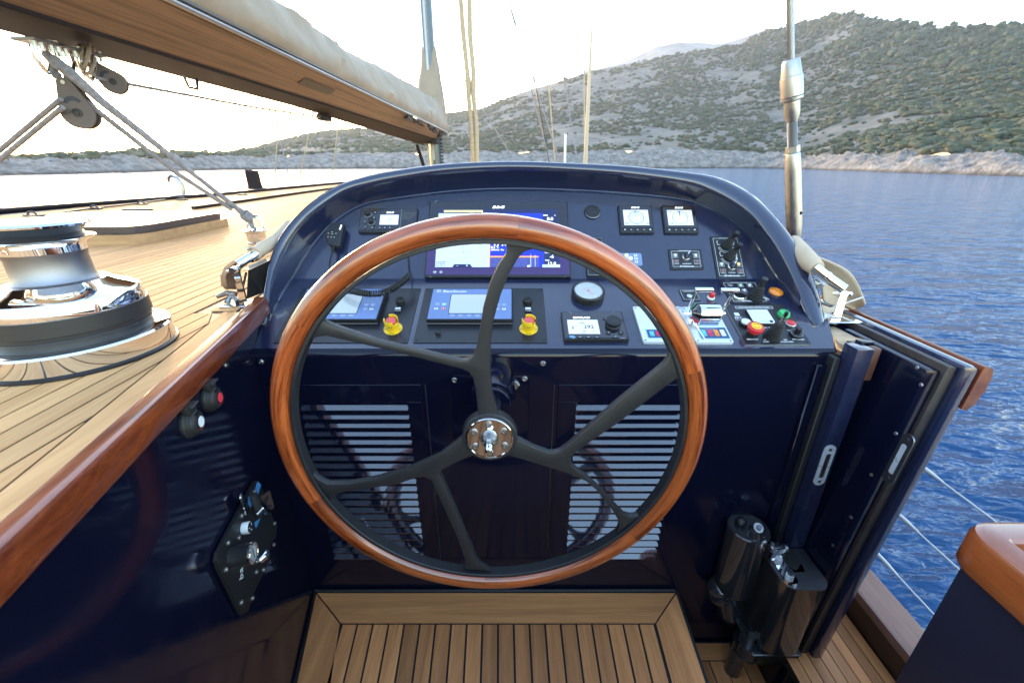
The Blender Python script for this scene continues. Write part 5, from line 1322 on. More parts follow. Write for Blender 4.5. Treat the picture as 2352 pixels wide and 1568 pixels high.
part('cap', [(0.088,0.307),(0.099,0.310),(0.100,0.314),(0.096,0.320),(0.06,0.323),(0.022,0.324),(0.021,0.317),(0,0.317)], CHROME)
MB().tube([(-0.02,-0.09,0.325),(-0.055,-0.09,0.324),(-0.080,-0.093,0.31),(-0.085,-0.096,0.275),(-0.065,-0.102,0.258),(-0.03,-0.106,0.256)], [0.010,0.012,0.013,0.012,0.012,0.008], 12).build('stripper_arm', CHROME, wc)
b = MB()
for k in range(16):
    a = 2*math.pi*k/16; b.box(-0.0012, 0.0012, 0.1, 0.1025, 0.185, 0.24)
part('bolt_ring', [(0.153,0.0725),(0.1535,0.074),(0.153,0.0755)], BLACKP)

# ================================================================== HATCH AND DECK HARDWARE
ht = thing('deck_hatch', 'low deck hatch with dark frame on a teak coaming', 'hatch', (-2.65, 2.95, DECK))
b = MB(); b.rbox(-0.50, 0.50, -0.46, 0.46, 0.0, 0.055, 0.14, 8); b.build('coaming', wood('hatch_teak', (0.30,0.17,0.08), (0.46,0.28,0.145), axis=0, scale=20, stretch=0.06, rough=0.45, bump=0.05), ht, smooth=30)
b = MB(); b.rbox(-0.47, 0.47, -0.43, 0.43, 0.058, 0.098, 0.13, 8); b.build('frame', mat('hatch_frame', (0.06,0.045,0.05), 0.3), ht, smooth=30)
b = MB(); b.rbox(-0.43, 0.43, -0.39, 0.39, 0.097, 0.1005, 0.10, 8); b.build('pane', BLACKG, ht, smooth=30)
for x in (-0.33, -0.2, 0.0):
    MB().cyl((x-0.05, -0.44, 0.075), (x+0.06, -0.44, 0.075), 0.019, 0.019, 14).build('hinge', SATIN, ht)
def dpt(u, v, z=DECK): return onZ(u, v, z)
tr_pts = [(-5.0,-2.0),(-4.95,2.0),(-4.85,4.2),(-4.3,6.2),(-3.95,9.7),(-3.4,13.5),(-2.6,16)]
b = MB(); b.tube([(x, y, DECK+0.02) for x, y in tr_pts], 0.022, 8); b.build('toe_rail', BOOMD, None, 'dark toe rail along the far edge of the left deck', 'rail')
b = MB(); b.box(-3.295, -3.245, 4.55, 9.5, DECK, DECK+0.03, 0.004, 1); b.build('deck_track', BOOMD, None, 'straight dark deck track running forward beyond the hatch', 'track')
line = [dpt(-80,522), dpt(0,510), dpt(101,498), dpt(201.5,483), dpt(275,475), dpt(380,461)]
MB().tube([p + Vector((0,0,0.012)) for p in line], 0.009, 6).build('jackline', BLACKP, None, 'thin dark line lying along the left deck', 'line')
for k, (u, v, lb) in enumerate(((75,496,'nearest'),(218,481,'second nearest'),(325,470,'third nearest'),(418,460,'fourth nearest'),(558,448,'farthest'))):
    p = dpt(u, v); t = thing('deck_padeye', 'low black deck fitting on the dark line, ' + lb + ' of five', 'padeye', Matrix.Translation(p) @ Matrix.Scale(0.7, 4), 'black fittings along the deck line')
    MB().box(-0.10, 0.10, -0.03, 0.03, 0, 0.02, 0.006, 1).build('base', BLACKP, t); MB().tube([(-0.06,0,0.015),(-0.03,0,0.05),(0.03,0,0.05),(0.06,0,0.015)], 0.012, 8).build('bow', BLACKP, t)
p = dpt(318, 488); t = thing('flush_handle', 'dark flat handle on the deck beyond the hatch', 'handle', p); MB().box(-0.13, 0.13, -0.03, 0.03, 0, 0.035, 0.01, 2).build('grip', SATIN, t); MB().box(-0.15, 0.15, -0.05, 0.05, 0, 0.006).build('plate', SATIN, t)
p = dpt(406, 447, DECK+0.03); t = thing('mooring_hook', 'curved chrome hook standing on the far toe rail', 'hook', p); MB().tube([(0.10,0,0),(0.11,0,0.12),(0.07,0,0.22),(0.0,0,0.25),(-0.05,0,0.22),(-0.06,0,0.16)], [0.028,0.03,0.028,0.025,0.022,0.015], 10).build('horn', STEEL, t); MB().box(-0.02, 0.2, -0.06, 0.06, -0.04, 0.004, 0.01, 1).build('foot', STEEL, t)
p = dpt(587, 432, DECK+0.03); t = thing('fairlead_post', 'upright dark boxy fitting on the far deck edge', 'fairlead', Matrix.Translation(p) @ Matrix.Scale(0.6, 4))
MB().prism([(-0.17,0),(0.17,0),(0.14,0.47),(0.03,0.48),(0.0,0.44),(-0.05,0.5),(-0.14,0.5),(-0.17,0.42)], -0.08, 0.08).xf(Matrix.Rotation(R(90),4,'X')).build('body', BOOMD, t, smooth=20); MB().box(-0.24, 0.24, -0.12, 0.12, -0.03, 0.01).build('foot', BOOMD, t)
p = dpt(60, 520); t = thing('round_vent', 'low disc vent on the deck behind the winch', 'vent', p + Vector((0.1,0.3,0))); MB().lathe([(0.16,0.05),(0.17,0.055),(0.16,0.06),(0,0.065)], 28).build('disc', STEEL, t); MB().cyl((0,0,0),(0,0,0.05),0.05).build('stem', STEEL, t)
t = thing('deck_filler', 'flush round filler cap in the deck near the padeye', 'deck cap', dpt(592, 612)); MB().lathe([(0.075,0.0008),(0.078,0.0016),(0.07,0.0022),(0.067,0.001),(0,0.001)], 36).build('cap', TEAKD, t)

# padeye for the mainsheet
pe = dpt(592, 556)
t = thing('sheet_padeye', 'chrome padeye on a drum base holding the sheet', 'padeye', pe)
MB().lathe([(0.055,0),(0.055,0.004),(0.050,0.006),(0.052,0.055),(0.066,0.062),(0.068,0.070),(0.064,0.074),(0,0.076)], 32).build('base', CHROME, t)
arc = [(0.045*math.cos(R(a))+0.012, 0, 0.075+0.075*math.sin(R(a))) for a in range(0, 181, 15)]
MB().tube(arc, 0.011, 10).build('bow', CHROME, t)

# ================================================================== BOOM, SAIL COVER, MAST
BX = -1.95
bo = thing('boom', 'wide wooden boom running forward overhead at upper left', 'boom', (BX, 6.0, 2.0))
BO = Vector((BX, 6.0, 2.0))
ysb = [0.4, 1.2, 2.0, 3.0, 4.0, 4.6, 5.6, 6.6, 7.6, 8.6, 9.6, 10.4, 10.95]
def dropz(y): return -0.12 * max(0, (y-4.6)/6.35)
def bstrip(name, pa, pb, m_):
    b = MB(); b.grid([[Vector(pa(y))-BO for y in ysb], [Vector(pb(y))-BO for y in ysb]]); return b.build(name, m_, bo, smooth=30)
C_ = lambda y: (-1.50, y, 2.138); B_ = lambda y: (-1.745, y, 2.004+dropz(y)*0.05); A_ = lambda y: (-2.09, y, 2.0+dropz(y)); A2 = lambda y: (-2.20, y, 2.03+dropz(y)); D_ = lambda y: (-2.42, y, 2.138); 
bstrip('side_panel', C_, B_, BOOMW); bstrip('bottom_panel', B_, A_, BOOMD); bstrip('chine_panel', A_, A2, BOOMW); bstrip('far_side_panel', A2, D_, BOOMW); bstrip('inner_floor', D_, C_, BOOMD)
MB().tube([Vector((-1.745, y, 2.0+dropz(y)*0.05))-BO for y in ysb], 0.010, 6).build('lower_edge', BOOMD, bo)
MB().tube([Vector((-1.487, y, 2.150))-BO for y in ysb], 0.013, 8).build('trim_rail', STEEL, bo)
MB().tube([Vector((-1.483, y, 2.172))-BO for y in ysb], 0.010, 6).build('sail_track', BLACKP, bo)
p = onpl(735, 188, (-1.55, 0, 2.11), Vector((0.49, 0, -0.87))) if False else Vector((-1.57, 3.95, 2.10))
def side(y, f): return Vector((-1.50-0.245*f, y, 2.138-0.134*f))
sn = Vector((0.134, 0, -0.245)).normalized()*1.0
MB().add([side(3.75,0.30)-BO+sn*0.006, side(4.35,0.30)-BO+sn*0.006, side(4.35,0.58)-BO+sn*0.006, side(3.75,0.58)-BO+sn*0.006], [(0,1,2,3)]).build('cleat_slot', BLACKP, bo, smooth=0)
b = MB(); q = random.Random(4)
for k in range(26):
    y = q.uniform(6.8, 10.9); f = q.uniform(0.02, 0.32 + max(0, (y-9.6)*0.4)); c = side(y, f)-BO+sn*0.015; s_ = q.uniform(0.015, 0.04); b.box(c.x-s_*0.5, c.x+s_*0.5, c.y-s_*5, c.y+s_*5, c.z-s_*0.6, c.z+s_*0.6)
b.build('reef_fittings', SATIN, bo, smooth=0)
MB().box(-0.1, 0.25, 4.6, 5.0, -0.1, 0.1, 0.04, 2).build('gooseneck', SATIN, bo)
for y in (3.1, 5.2):
    z = 1.985 + dropz(y); MB().tube([Vector((-2.02,y-0.06,z+0.01))-BO, Vector((-2.02,y-0.04,z-0.05))-BO, Vector((-2.02,y+0.04,z-0.05))-BO, Vector((-2.02,y+0.06,z+0.01))-BO], 0.010, 6).build('eye', STEEL, bo)
# stowed sail under its cover
sc_ = thing('sail_cover', 'tan canvas cover bulging over the stowed sail on the boom', 'sail cover', (BX, 6.0, 2.16))
SO = Vector((BX, 6.0, 2.16)); rows = []
for y in np.linspace(0.4, 10.95, 260):
    zr = 2.58 + max(0, (y-3.5))*0.042; row = []
    base = [(-1.486,2.178),(-1.455,2.215),(-1.44,2.27),(-1.455,2.34),(-1.51,2.42),(-1.60,2.50),(-1.70,zr-0.075),(-1.80,zr-0.06),(-1.90,zr-0.02),(-1.935,zr),(-1.97,zr),(-2.0,zr-0.02),(-2.1,zr-0.06),(-2.25,2.46),(-2.40,2.34),(-2.46,2.25),(-2.42,2.178)]
    for k, (x, z) in enumerate(base):
        wv = (0.0,0.15,0.5,0.9,1,0.9,0.6,0.4,0.15,0.05,0.05,0.15,0.6,1,1,0.6,0.0)[k]
        n_ = abs(float(fbm(y*2.4 + k*0.5, k*0.22, 4, 8)) - 0.5)*1.6 - 0.25; n2 = float(fbm(y*0.9 - k*0.3, k*0.35, 3, 40)) - 0.5
        row.append(Vector((x + wv*(n_*0.13 + n2*0.12), y, z + wv*n2*0.08)) - SO)
    rows.append(row)
MB().grid(rows).build('canvas', CANVAS, sc_, smooth=60)
for y in (5.6, 7.0, 8.6, 9.9):
    zr = 2.58 + (y-3.5)*0.042
    MB().tube([Vector((-1.93, y, zr-0.02))-SO, Vector((-1.93, y, zr+0.05))-SO, Vector((-1.95, y+0.03, zr+0.065))-SO], 0.012, 6).build('hook', SATIN, sc_)
MX, MY = -1.85, 11.2
b = MB(); rows = []
for z, r, cx in ((2.12,0.335,-1.86),(2.4,0.34,-1.87),(2.7,0.325,-1.88),(2.95,0.30,-1.88),(3.2,0.26,-1.87),(3.45,0.215,-1.86),(3.7,0.175,-1.85),(3.86,0.152,-1.85)):
    row = []
    for k in range(36):
        a = 2*math.pi*k/36; n_ = (float(fbm(k*0.5 if k < 18 else (36-k)*0.5, z*4, 4, 12))-0.5)*0.07
        row.append(Vector((cx+(r+n_)*math.cos(a), MY+(r+n_)*math.sin(a), z)) - SO)
    rows.append(row)
b.grid(rows, closeu=True); b.build('mast_boot', CANVAS, sc_, smooth=60)
ms = thing('mast', 'blue grey mast rising out of the canvas boot', 'mast', (MX, MY, DECK))
b = MB(); M_ = Matrix.Diagonal((0.85, 1.25, 1, 1)); b.lathe([(0.158,0),(0.158,3.0),(0.15,12)], 28, M_); b.build('tube', SPARB, ms)
MB().box(-0.035, 0.012, -0.215, -0.17, 0.5, 12).build('sail_track', GREYPR, ms, smooth=0)
MB().tube([(0.03, -0.22, 2.7), (0.02, -0.215, 12)], 0.007, 6).build('halyard', ROPET, ms)
b = MB()
for k in range(12): b.box(0.14, 0.19, -0.05, 0.03, 0.15+k*0.07, 0.19+k*0.07)
b.build('pin_rack', SATIN, ms, smooth=0)
t = thing('boom_vang', 'slanting dark strut from the boom down to the mast foot', 'strut', (-2.16, 10.6, 1.2)); MB().rod((0.0,0,0.68), (0.16,0.3,-0.12), [(0.03,0),(0.04,0.1),(0.04,0.9),(0.03,1)], 12).build('strut', BOOMD, t)
for k, (x, lb) in enumerate(((-1.98, 'left'), (-1.90, 'right'))):
    MB().tube([(x, 11.0, 1.95), (x+0.03, 10.9, 1.1)], 0.022, 6).build('reef_line', ROPET, None, 'tan rope falling in front of the mast, ' + lb + ' of two', 'rope', 'ropes at the mast foot')

# ================================================================== MAINSHEET
bl = thing('boom_bails', 'row of chrome bails bolted under the boom end', 'bail', (-1.95, 2.2, 1.985))
cb = crop(0, 80, 6.03)
def onb(x, y, X=-1.95): return onX(*cb(x, y), X)
BLo = Vector((-1.95, 2.2, 1.985))
for k, (xa_, ya_, xb_, yb_) in enumerate(((455,190,700,215),(830,285,1060,300),(1160,370,1375,370))):
    a = onb(xa_, ya_); c = onb(xb_, yb_); m_ = (a+c)/2; dp = Vector((0,0,-(0.085 if k else 0.09)))
    pts = [a, a+dp*0.5, m_+dp*0.95+(a-c)*0.18, m_+dp*1.1, m_+dp*0.95-(a-c)*0.18, c+dp*0.5, c]
    MB().tube([p - BLo for p in pts], 0.008, 8).build('bail', CHROME, bl)
    up_ = Vector((0,0,0.012)); b = MB(); d_ = (c-a).normalized()
    ctr = m_+up_-BLo; b.box(-0.05, 0.05, -(c-a).length*0.85, (c-a).length*0.85, -0.006, 0.006, 0.003, 1); b.xf(Matrix.Translation(ctr)); b.build('plate', SATSTEEL, bl)
    for s_ in (-0.7, -0.3, 0.3, 0.7):
        q_ = m_ + (c-a)*s_ - BLo; MB().cyl(q_+Vector((0.03,0,-0.022)), q_+Vector((0.03,0,0.02)), 0.009, 0.009, 6).build('nut', STEEL, bl, smooth=20)
CR = Vector((1,0,0))
def block(label, c, sc0, tilt, yaw, m_):
    ux = (CR*math.cos(yaw) + Vector((0,1,0))*math.sin(yaw)).normalized(); uz = Vector((0,0,1)); n = ux.cross(uz).normalized()
    M_ = frame(c, ux, uz, n) @ Matrix.Rotation(tilt, 4, 'Z') @ Matrix.Scale(sc0, 4)
    t = thing('sheet_block', label, 'block', M_, 'mainsheet blocks under the boom')
    def pear(r, w_): 
        pts = []
        for k in range(25):
            a = R(-200 + 220*k/24); pts.append((r*math.cos(a), -0.035+r*math.sin(a)))
        pts += [(w_, 0.088), (w_*0.5, 0.097), (-w_*0.5, 0.097), (-w_, 0.088)]
        return pts
    for z0, z1 in ((0.016,0.026),(-0.026,-0.016)):
        o = MB().prism(pear(0.062, 0.024), z0, z1).build('cheek', m_, t, smooth=30)
        if z0 > 0:
            MB().prism([(0.034*math.cos(R(a)), -0.005+0.034*math.sin(R(a))) for a in range(20, 161, 10)] + [(0.022*math.cos(R(a)), -0.005+0.016*math.sin(R(a))) for a in range(160, 19, -10)], 0.0255, 0.0268).build('window', INK, o, smooth=0)
            MB().lathe([(0.018,0.0255),(0.018,0.028),(0.009,0.0285),(0.008,0.031),(0.004,0.0315),(0,0.030)], 24, T2(0,-0.035)).build('axle', SATIN, o)
    MB().lathe([(0.057,-0.014),(0.046,-0.004),(0.046,0.004),(0.057,0.014),(0.0,0.014)], 32, T2(0,-0.035)).build('sheave', SATIN, t)
    MB().cyl((0,0.08,-0.03),(0,0.08,0.03),0.008,0.008,12).build('head_pin', STEEL, t)
    return t
BR1 = mat('bronze_black_cheek', (0.10,0.078,0.075), 0.5, bump=0.05, bscale=300)
k1 = onX(176, 240, -1.9)
block('big dark pear shaped block hanging nearest under the boom', k1, 1.0, R(6), R(18), BR1)
k2 = onX(213, 170, -1.93)
block('smaller brown block hanging behind the big one', k2 + Vector((0,0.08,0)), 0.8, R(42), R(25), BR1)
def rope(name, pts, r, m_, label, cat='rope', group=None, strands=True):
    o = MB().tube(pts, r, 10).build(name, m_, None, label, cat, group); return o
s0 = onX(104, 124, -1.95); s1 = onX(165, 172, -1.86); s2 = onX(232, 232, -1.80)
pend = pe + Vector((-0.005, -0.01, 0.135))
mid = (s2*0.35 + pend*0.65)
rope('mainsheet', [s0, s0*0.6+s1*0.4, s1, s2, mid, pend + (mid-pend)*0.12], [0.016,0.024,0.022,0.017,0.0125,0.0125], ROPE, 'thick grey sheet from the boom bail down to the deck padeye')
k1b = onX(196, 234, -1.86)
rope('mainsheet', [k1b, (k1b+pend)/2 + Vector((-0.01,0,-0.03)), pend + (k1b-pend)*0.14 + Vector((-0.01,0,-0.014))], 0.0115, ROPE, 'grey sheet part from the big block down to the deck padeye')
lash = thing('rope_lashing', 'grey rope lashing tying the sheet end to the deck padeye', 'lashing', pend)
b = MB()
for k in range(7):
    f = k/6; c = (mid-pend)*(0.02+0.13*f); pts = []
    dd = (mid-pend).normalized(); n1 = dd.orthogonal().normalized(); n2 = dd.cross(n1)
    for a in range(0, 361, 30): pts.append(c + n1*0.024*math.cos(R(a)) + n2*0.024*math.sin(R(a)) + dd*0.004*a/360)
    b.tube(pts, 0.007, 6)
b.tube([Vector((0,0,0)), Vector((0.0,0.0,-0.045)), Vector((0.015,0,-0.06))], 0.011, 8); b.tube([(mid-pend)*0.14, (mid-pend)*0.3], 0.016, 8)
b.build('turns', ROPE, lash)
lp = onX(140, 228, -1.92); le = onX(-60, 395, -2.6)
rope('control_line', [lp, le], 0.010, ROPE, 'upper of two grey lines leading left from the big block')
lp2 = onX(144, 247, -1.9); le2 = onX(-60, 416, -2.58)
rope('control_line', [lp2, le2], 0.010, ROPE, 'lower of two grey lines leading left from the big block')
ra = onX(222, 180, -1.93); rb = onX(745, 271, -2.02)
rope('outhaul_line', [ra, ra*0.5+rb*0.5+Vector((0,0,-0.012)), rb], 0.008, ROPE, 'thin grey line running forward under the boom')
t = thing('line_stopper', 'small black stopper where the thin line meets the boom', 'stopper', rb); MB().box(-0.04,0.04,-0.12,0.12,-0.03,0.03,0.01,1).build('body', BLACKP, t)
kn = thing('knotted_lashing', 'knotted tan rope lashing on the bails above the blocks', 'lashing', onX(205, 140, -1.94)); b = MB(); q = random.Random(9)
for k in range(9):
    c0 = Vector((q.uniform(-0.03,0.03), q.uniform(-0.04,0.04), q.uniform(-0.02,0.03)))
    pts = [c0 + Vector((0.03*math.cos(R(a)+k), 0.03*math.sin(R(a)*1.0+k*0.7), 0.045*math.sin(R(a)+k*1.3))) for a in range(0, 361, 30)]
    b.tube(pts, 0.0065, 6)
b.tube([(0,0,0.06),(0.005,0,0),(-0.01,0,-0.06)], 0.010, 8); b.build('turns', mat('tan_lashing', (0.30,0.24,0.19), 0.85, bump=0.4, bscale=200), kn)
t = thing('strap_lashing', 'grey strap from the middle bail to the big block', 'lashing', onX(160, 165, -1.93)); o_ = t.location
b = MB(); a0 = onX(150,152,-1.95)-o_; a1 = onX(165,205,-1.91)-o_
for dx in (-0.012, 0, 0.012): b.tube([a0+Vector((dx,0,0)), (a0+a1)/2+Vector((dx*0.7,0,0)), a1+Vector((dx,0,0))], 0.010, 6)
b.build('strap', ROPE, t)
t = thing('rope_tail', 'short knotted rope end dangling from the first bail', 'rope', onX(118, 140, -1.96)); MB().tube([(0,0,0.03),(0.0,0,-0.02),(-0.003,0,-0.045)], [0.008,0.009,0.014], 8).ball((0,0,-0.052), 0.018).build('tail', ROPE, t)

# ================================================================== STANDING RIGGING
ss = thing('shroud_turnbuckle', 'heavy steel shroud with turnbuckle rising right of the console', 'rigging', onY(1824, 585, 2.2))
SSo = ss.location.copy(); YS = 2.2
def sp(v): u = 1814.5 + 10*v/560; return onY(u, v, YS)
def srad(w_, v): return w_/2*((sp(v)-EYE).dot(FW))/FOC
def seg(name, stations, m_, seg_=28, smooth=30, par=ss):
    p0, p1 = sp(stations[0][0]), sp(stations[-1][0]); L_ = (p1-p0).length
    b = MB(); b.rod(p0-SSo, p1-SSo, [(srad(w_, v), (sp(v)-p0).length/L_) for v, w_ in stations], seg_); return b.build(name, m_, par, smooth=smooth)
# twisted wire strands
b = MB(); pA, pB = sp(150), sp(-900)
dd = (pB-pA).normalized(); n1 = dd.orthogonal().normalized(); n2 = dd.cross(n1); Lw = (pB-pA).length; rw = srad(15, 60)
for k in range(9):
    pts = []
    for j in range(110):
        s_ = Lw*j/109; a = 2*math.pi*k/9 + s_*22; pts.append(pA + dd*s_ + n1*rw*0.74*math.cos(a) + n2*rw*0.74*math.sin(a) - SSo)
    b.tube(pts, rw*0.30, 5)
b.cyl(pA-SSo, pB-SSo, rw*0.6, rw*0.6, 8)
b.build('wire', STEEL, ss)
seg('terminal_cone', [(137,10),(137.5,34),(140,36),(176,43)], STEEL)
seg('terminal_nut', [(176,43),(177,45.5),(180,46.5),(222,46.5),(224,44),(225,46),(230,45),(231,30)], STEEL)
seg('terminal_body', [(229,29),(232,29),(234,32.5),(262,32),(279,22),(281,21)], STEEL)
st = []
for k in range(26): v = 280 + 57*k/26; st += [(v, 19.5), (v+1.1, 22)]
seg('thread', st, STEEL, 20, 20)
seg('lock_nut', [(336,20),(336.2,29),(351,29.5),(351.5,24)], STEEL, 6, 20)
seg('body', [(351,24),(352,28),(356,30.5),(390,33),(470,33.5),(520,32),(540,29),(548,25),(549,21)], STEEL)
seg('lower_thread', [(546,20),(600,20)], SATSTEEL)
p = sp(488) - SSo; MB().lathe([(0.0085,0),(0,0)], 14, Matrix.Translation(p + Vector((0.012,-srad(33,488)*0.97,0))) @ Matrix.Rotation(R(90),4,'X')).build('cross_hole', INK, ss)
MB().cyl(sp(590)-SSo, Vector((sp(600).x, YS, 0.9))-SSo, 0.03, 0.03, 16).build('fork', STEEL, ss)
for k, (p0, p1, lb) in enumerate((((1058,0),(1089,372),'left'),((1077,0),(1097,372),'right'))):
    A_p = onY(*p0, 7.0); B_p = onY(*p1, 7.0); dn = (B_p-A_p); pts = [A_p - dn*1.5] + [A_p + dn*f + Vector((0.012*math.sin(f*17+k), 0, 0)) for f in (0, 0.2, 0.42, 0.5, 0.56, 0.75, 1.0)] + [A_p + dn*1.45]
    MB().tube(pts, [0.030,0.032,0.034,0.033,0.041,0.033,0.034,0.036,0.036], 10).build('covered_stay', ROPET, None, 'thick tan covered stay, ' + lb + ' of two right of the mast', 'rigging', 'covered stays')
RIG = [((1220.7,206.7),(1261.7,365.9),ROPE,'grey line slanting right, leftmost over the console'),((1231,200),(1281.4,357.7),ROPE,'grey line slanting right beside a dark one'),((1230.5,198.5),(1250,310),SATIN,'dark thin line between two grey slanting lines'),((1260,190.3),(1275,372),ROPET,'tan line nearly upright between slanting grey lines'),((1295,177),(1325.7,367.5),ROPE,'pale slanting line just left of the tan stay'),((1342,164),(1343,367.5),ROPET,'faint tan line just beside the thick tan stay'),((1107.5,249.4),(1181.3,367.5),ROPE,'pale line slanting steeply right of the covered stays'),((636.5,319),(633,386),ROPET,'leftmost upright thin line over the left shore'),((643,319),(662,403),ROPE,'slanting thin line over the left shore'),((710,306),(692,390),ROPET,'thin tan line over the left shore leaning left'),((776,292),(764,400),ROPET,'thin tan line below the boom, nearest the mast')]
for p0, p1, m_, lb in RIG:
    A_p = onY(*p0, 13.0); B_p = onY(*p1, 13.0); dn = B_p-A_p
    ex_ = 2.2 if p0[0] > 1000 else 0.9
    end = B_p + dn*max(0, (B_p.z-DECK)/max(0.2, (A_p.z-B_p.z)))
    MB().tube([A_p - dn*ex_, A_p, end], 0.016 if m_ is not ROPET else 0.018, 6).build('rigging_line', m_, None, lb, 'rigging', 'thin rigging lines forward')
A_p = onY(1363, 0, 12.0); B_p = onY(1344.6, 372.5, 12.0); M_p = onY(1354.4, 160.8, 12.0); dn = B_p-A_p
MB().tube([A_p-dn, A_p, M_p, B_p, B_p+dn*0.15], [0.012,0.012,0.04,0.055,0.055], 8).build('forestay', mat('pale_tan_stay', (0.55,0.42,0.28), 0.7), None, 'tan tapering stay standing out against the hill above the console', 'rigging')
A_p = onY(1299, 310, 12.0); B_p = onY(1298.6, 371, 12.0); MB().cyl(A_p, (B_p.x, 12.0, DECK), 0.03, 0.03, 10).ball(A_p, 0.03, 10, 6).build('staff', SHIRT, None, 'short white staff showing just above the console hood', 'staff')

# ================================================================== FOLDED SPRAYHOOD (left and right of console)
cl = crop(540, 520, 5.227)
sh = thing('folded_sprayhood', 'folded tan hood with chrome arm on the left of the console', 'sprayhood', (-0.91, 1.36, DECK), 'folded sprayhood ends')
SHo = Vector((-0.91, 1.36, DECK))
def s_(x, y, Y=1.38): return onY(*cl(x, y), Y) - SHo
MB().tube([s_(960,235,1.62), s_(800,410,1.5), s_(640,510,1.43), s_(515,590,1.38)], [0.022,0.021,0.021,0.0195], 14).build('canvas_roll', CANVG, sh)
MB().tube([s_(590,560,1.40), s_(450,640,1.37), s_(285,735,1.34)], [0.0138,0.0138,0.0135], 16).build('chrome_arm', CHROME, sh)
MB().tube([s_(470,640,1.375), s_(440,655,1.372)], 0.0158, 16).build('collar', CHROME, sh)
fl_ = MB(); rows = []
edge_o = [(560,470),(430,560),(250,660),(110,770),(55,890),(65,1010),(120,1060)]
edge_i = [(640,620),(540,690),(430,720),(330,800),(300,900),(310,990),(330,1060)]
for k in range(7): rows.append([s_(*(edge_o[k]), 1.42), s_(edge_o[k][0]*0.7+edge_i[k][0]*0.3, edge_o[k][1]*0.7+edge_i[k][1]*0.3, 1.40), s_(edge_o[k][0]*0.3+edge_i[k][0]*0.7, edge_o[k][1]*0.3+edge_i[k][1]*0.7, 1.45), s_(*(edge_i[k]), 1.48)])
fl_.grid(rows); o = fl_.build('canvas_flap', mat('brown_canvas', (0.20,0.12,0.075), 0.8, bump=0.2, bscale=300, vary=0.2, vscale=20), sh); o.modifiers.new('t', 'SOLIDIFY').thickness = 0.004
pp = [s_(225,800,1.345), s_(300,800,1.345), s_(395,1230,1.34), s_(310,1260,1.34)]
b = MB(); b.prism([(p.x, p.z) for p in pp], -pp[0].y-0.004, -pp[0].y+0.004); b.xf(Matrix.Rotation(R(90),4,'X')); b.build('support_leg', CHROME, sh, smooth=20)
MB().cyl(s_(235,810,1.34)+Vector((0,-0.012,0)), s_(235,810,1.34)+Vector((0,0.02,0)), 0.010, 0.010, 14).tube([s_(150,820,1.35), s_(300,790,1.35)], 0.007, 8).build('pivot', CHROME, sh)
pp = [s_(420,815,1.37), s_(690,690,1.40), s_(600,1110,1.42), s_(398,1190,1.38)]
b = MB(); b.add(pp + [p+Vector((0.004,0.03,0)) for p in pp], [(0,1,2,3),(7,6,5,4),(0,4,5,1),(1,5,6,2),(2,6,7,3),(3,7,4,0)]); b.build('black_screen', SATIN, sh, smooth=20)
pp = [s_(435,805,1.375), s_(425,760,1.40), s_(650,660,1.44), s_(690,685,1.405)]; MB().add(pp, [(0,1,2,3)]).build('screen_edge', SILVER, sh, smooth=0)
MB().box(-0.055, 0.06, -0.03, 0.05, 0.0, 0.006, 0.002, 1).build('foot_plate', CHROME, sh)
MB().tube([s_(10,1160,1.36), s_(130,1110,1.37), s_(260,1130,1.37)], [0.006,0.010,0.010], 10).tube([s_(150,1240,1.35), s_(200,1140,1.37), s_(290,1220,1.36)], 0.011, 10).build('clevis', STEEL, sh)
for p in ((420,535),(440,520),(460,600)): MB().ball(s_(*p, 1.37), 0.006, 8, 6).build('stud', STEEL, sh)
MB().tube([s_(300,960,1.36), s_(350,1040,1.36), s_(395,840,1.37)], 0.004, 6).build('strap', BLACKP, sh)

cr_ = crop(1900, 600, 2.852)
sr = thing('folded_sprayhood', 'folded tan hood with chrome arm on the right of the console', 'sprayhood', (1.05, 1.29, 1.03), 'folded sprayhood ends')
SRo = Vector((1.05, 1.29, 1.03))
def r_(x, y, Y=1.31): return onY(*cr_(x, y), Y) - SRo
MB().tube([r_(230,20,1.50), r_(300,100,1.42), r_(360,165,1.37), r_(405,205,1.34)], [0.028,0.030,0.029,0.024], 14).build('canvas_roll', CANVG, sr)
MB().tube([r_(385,190,1.34), r_(480,265,1.32), r_(600,350,1.29)], 0.0155, 16).build('chrome_arm', CHROME, sr); MB().tube([r_(465,252,1.323), r_(478,262,1.321)], 0.0175, 16).build('collar', CHROME, sr)
rows = []
eo = [(330,80),(480,140),(600,190),(670,250),(720,350),(740,410),(765,462)]; ei = [(380,230),(420,260),(440,330),(440,400),(450,450),(520,470),(650,500)]
for k in range(7): rows.append([r_(*eo[k], 1.40), r_(eo[k][0]*0.68+ei[k][0]*0.32, eo[k][1]*0.68+ei[k][1]*0.32, 1.43), r_(eo[k][0]*0.3+ei[k][0]*0.7, eo[k][1]*0.3+ei[k][1]*0.7, 1.46), r_(*ei[k], 1.42)])
b = MB(); b.grid(rows); o = b.build('canvas_flap', CANVG, sr, smooth=60); o.modifiers.new('s', 'SUBSURF').render_levels = 2; o.modifiers.new('t', 'SOLIDIFY').thickness = 0.005
rows = []
for k, (a_, c_) in enumerate((((430,455),(440,520)),((500,480),(520,530)),((580,470),(600,545)),((650,500),(650,540)))): rows.append([r_(*a_, 1.38), r_(*c_, 1.36)])
MB().grid(rows).build('lower_flap', CANVG, sr)
for k in range(26):
    f = k/25; MB().ball(r_(440+285*f, 505-95*f, 1.385), 0.0035, 6, 4).build('zip_tooth', SHIRT, sr) if k % 1 == 0 else None
pp = [r_(572,388,1.30), r_(628,378,1.30), r_(562,612,1.285), r_(508,600,1.285)]
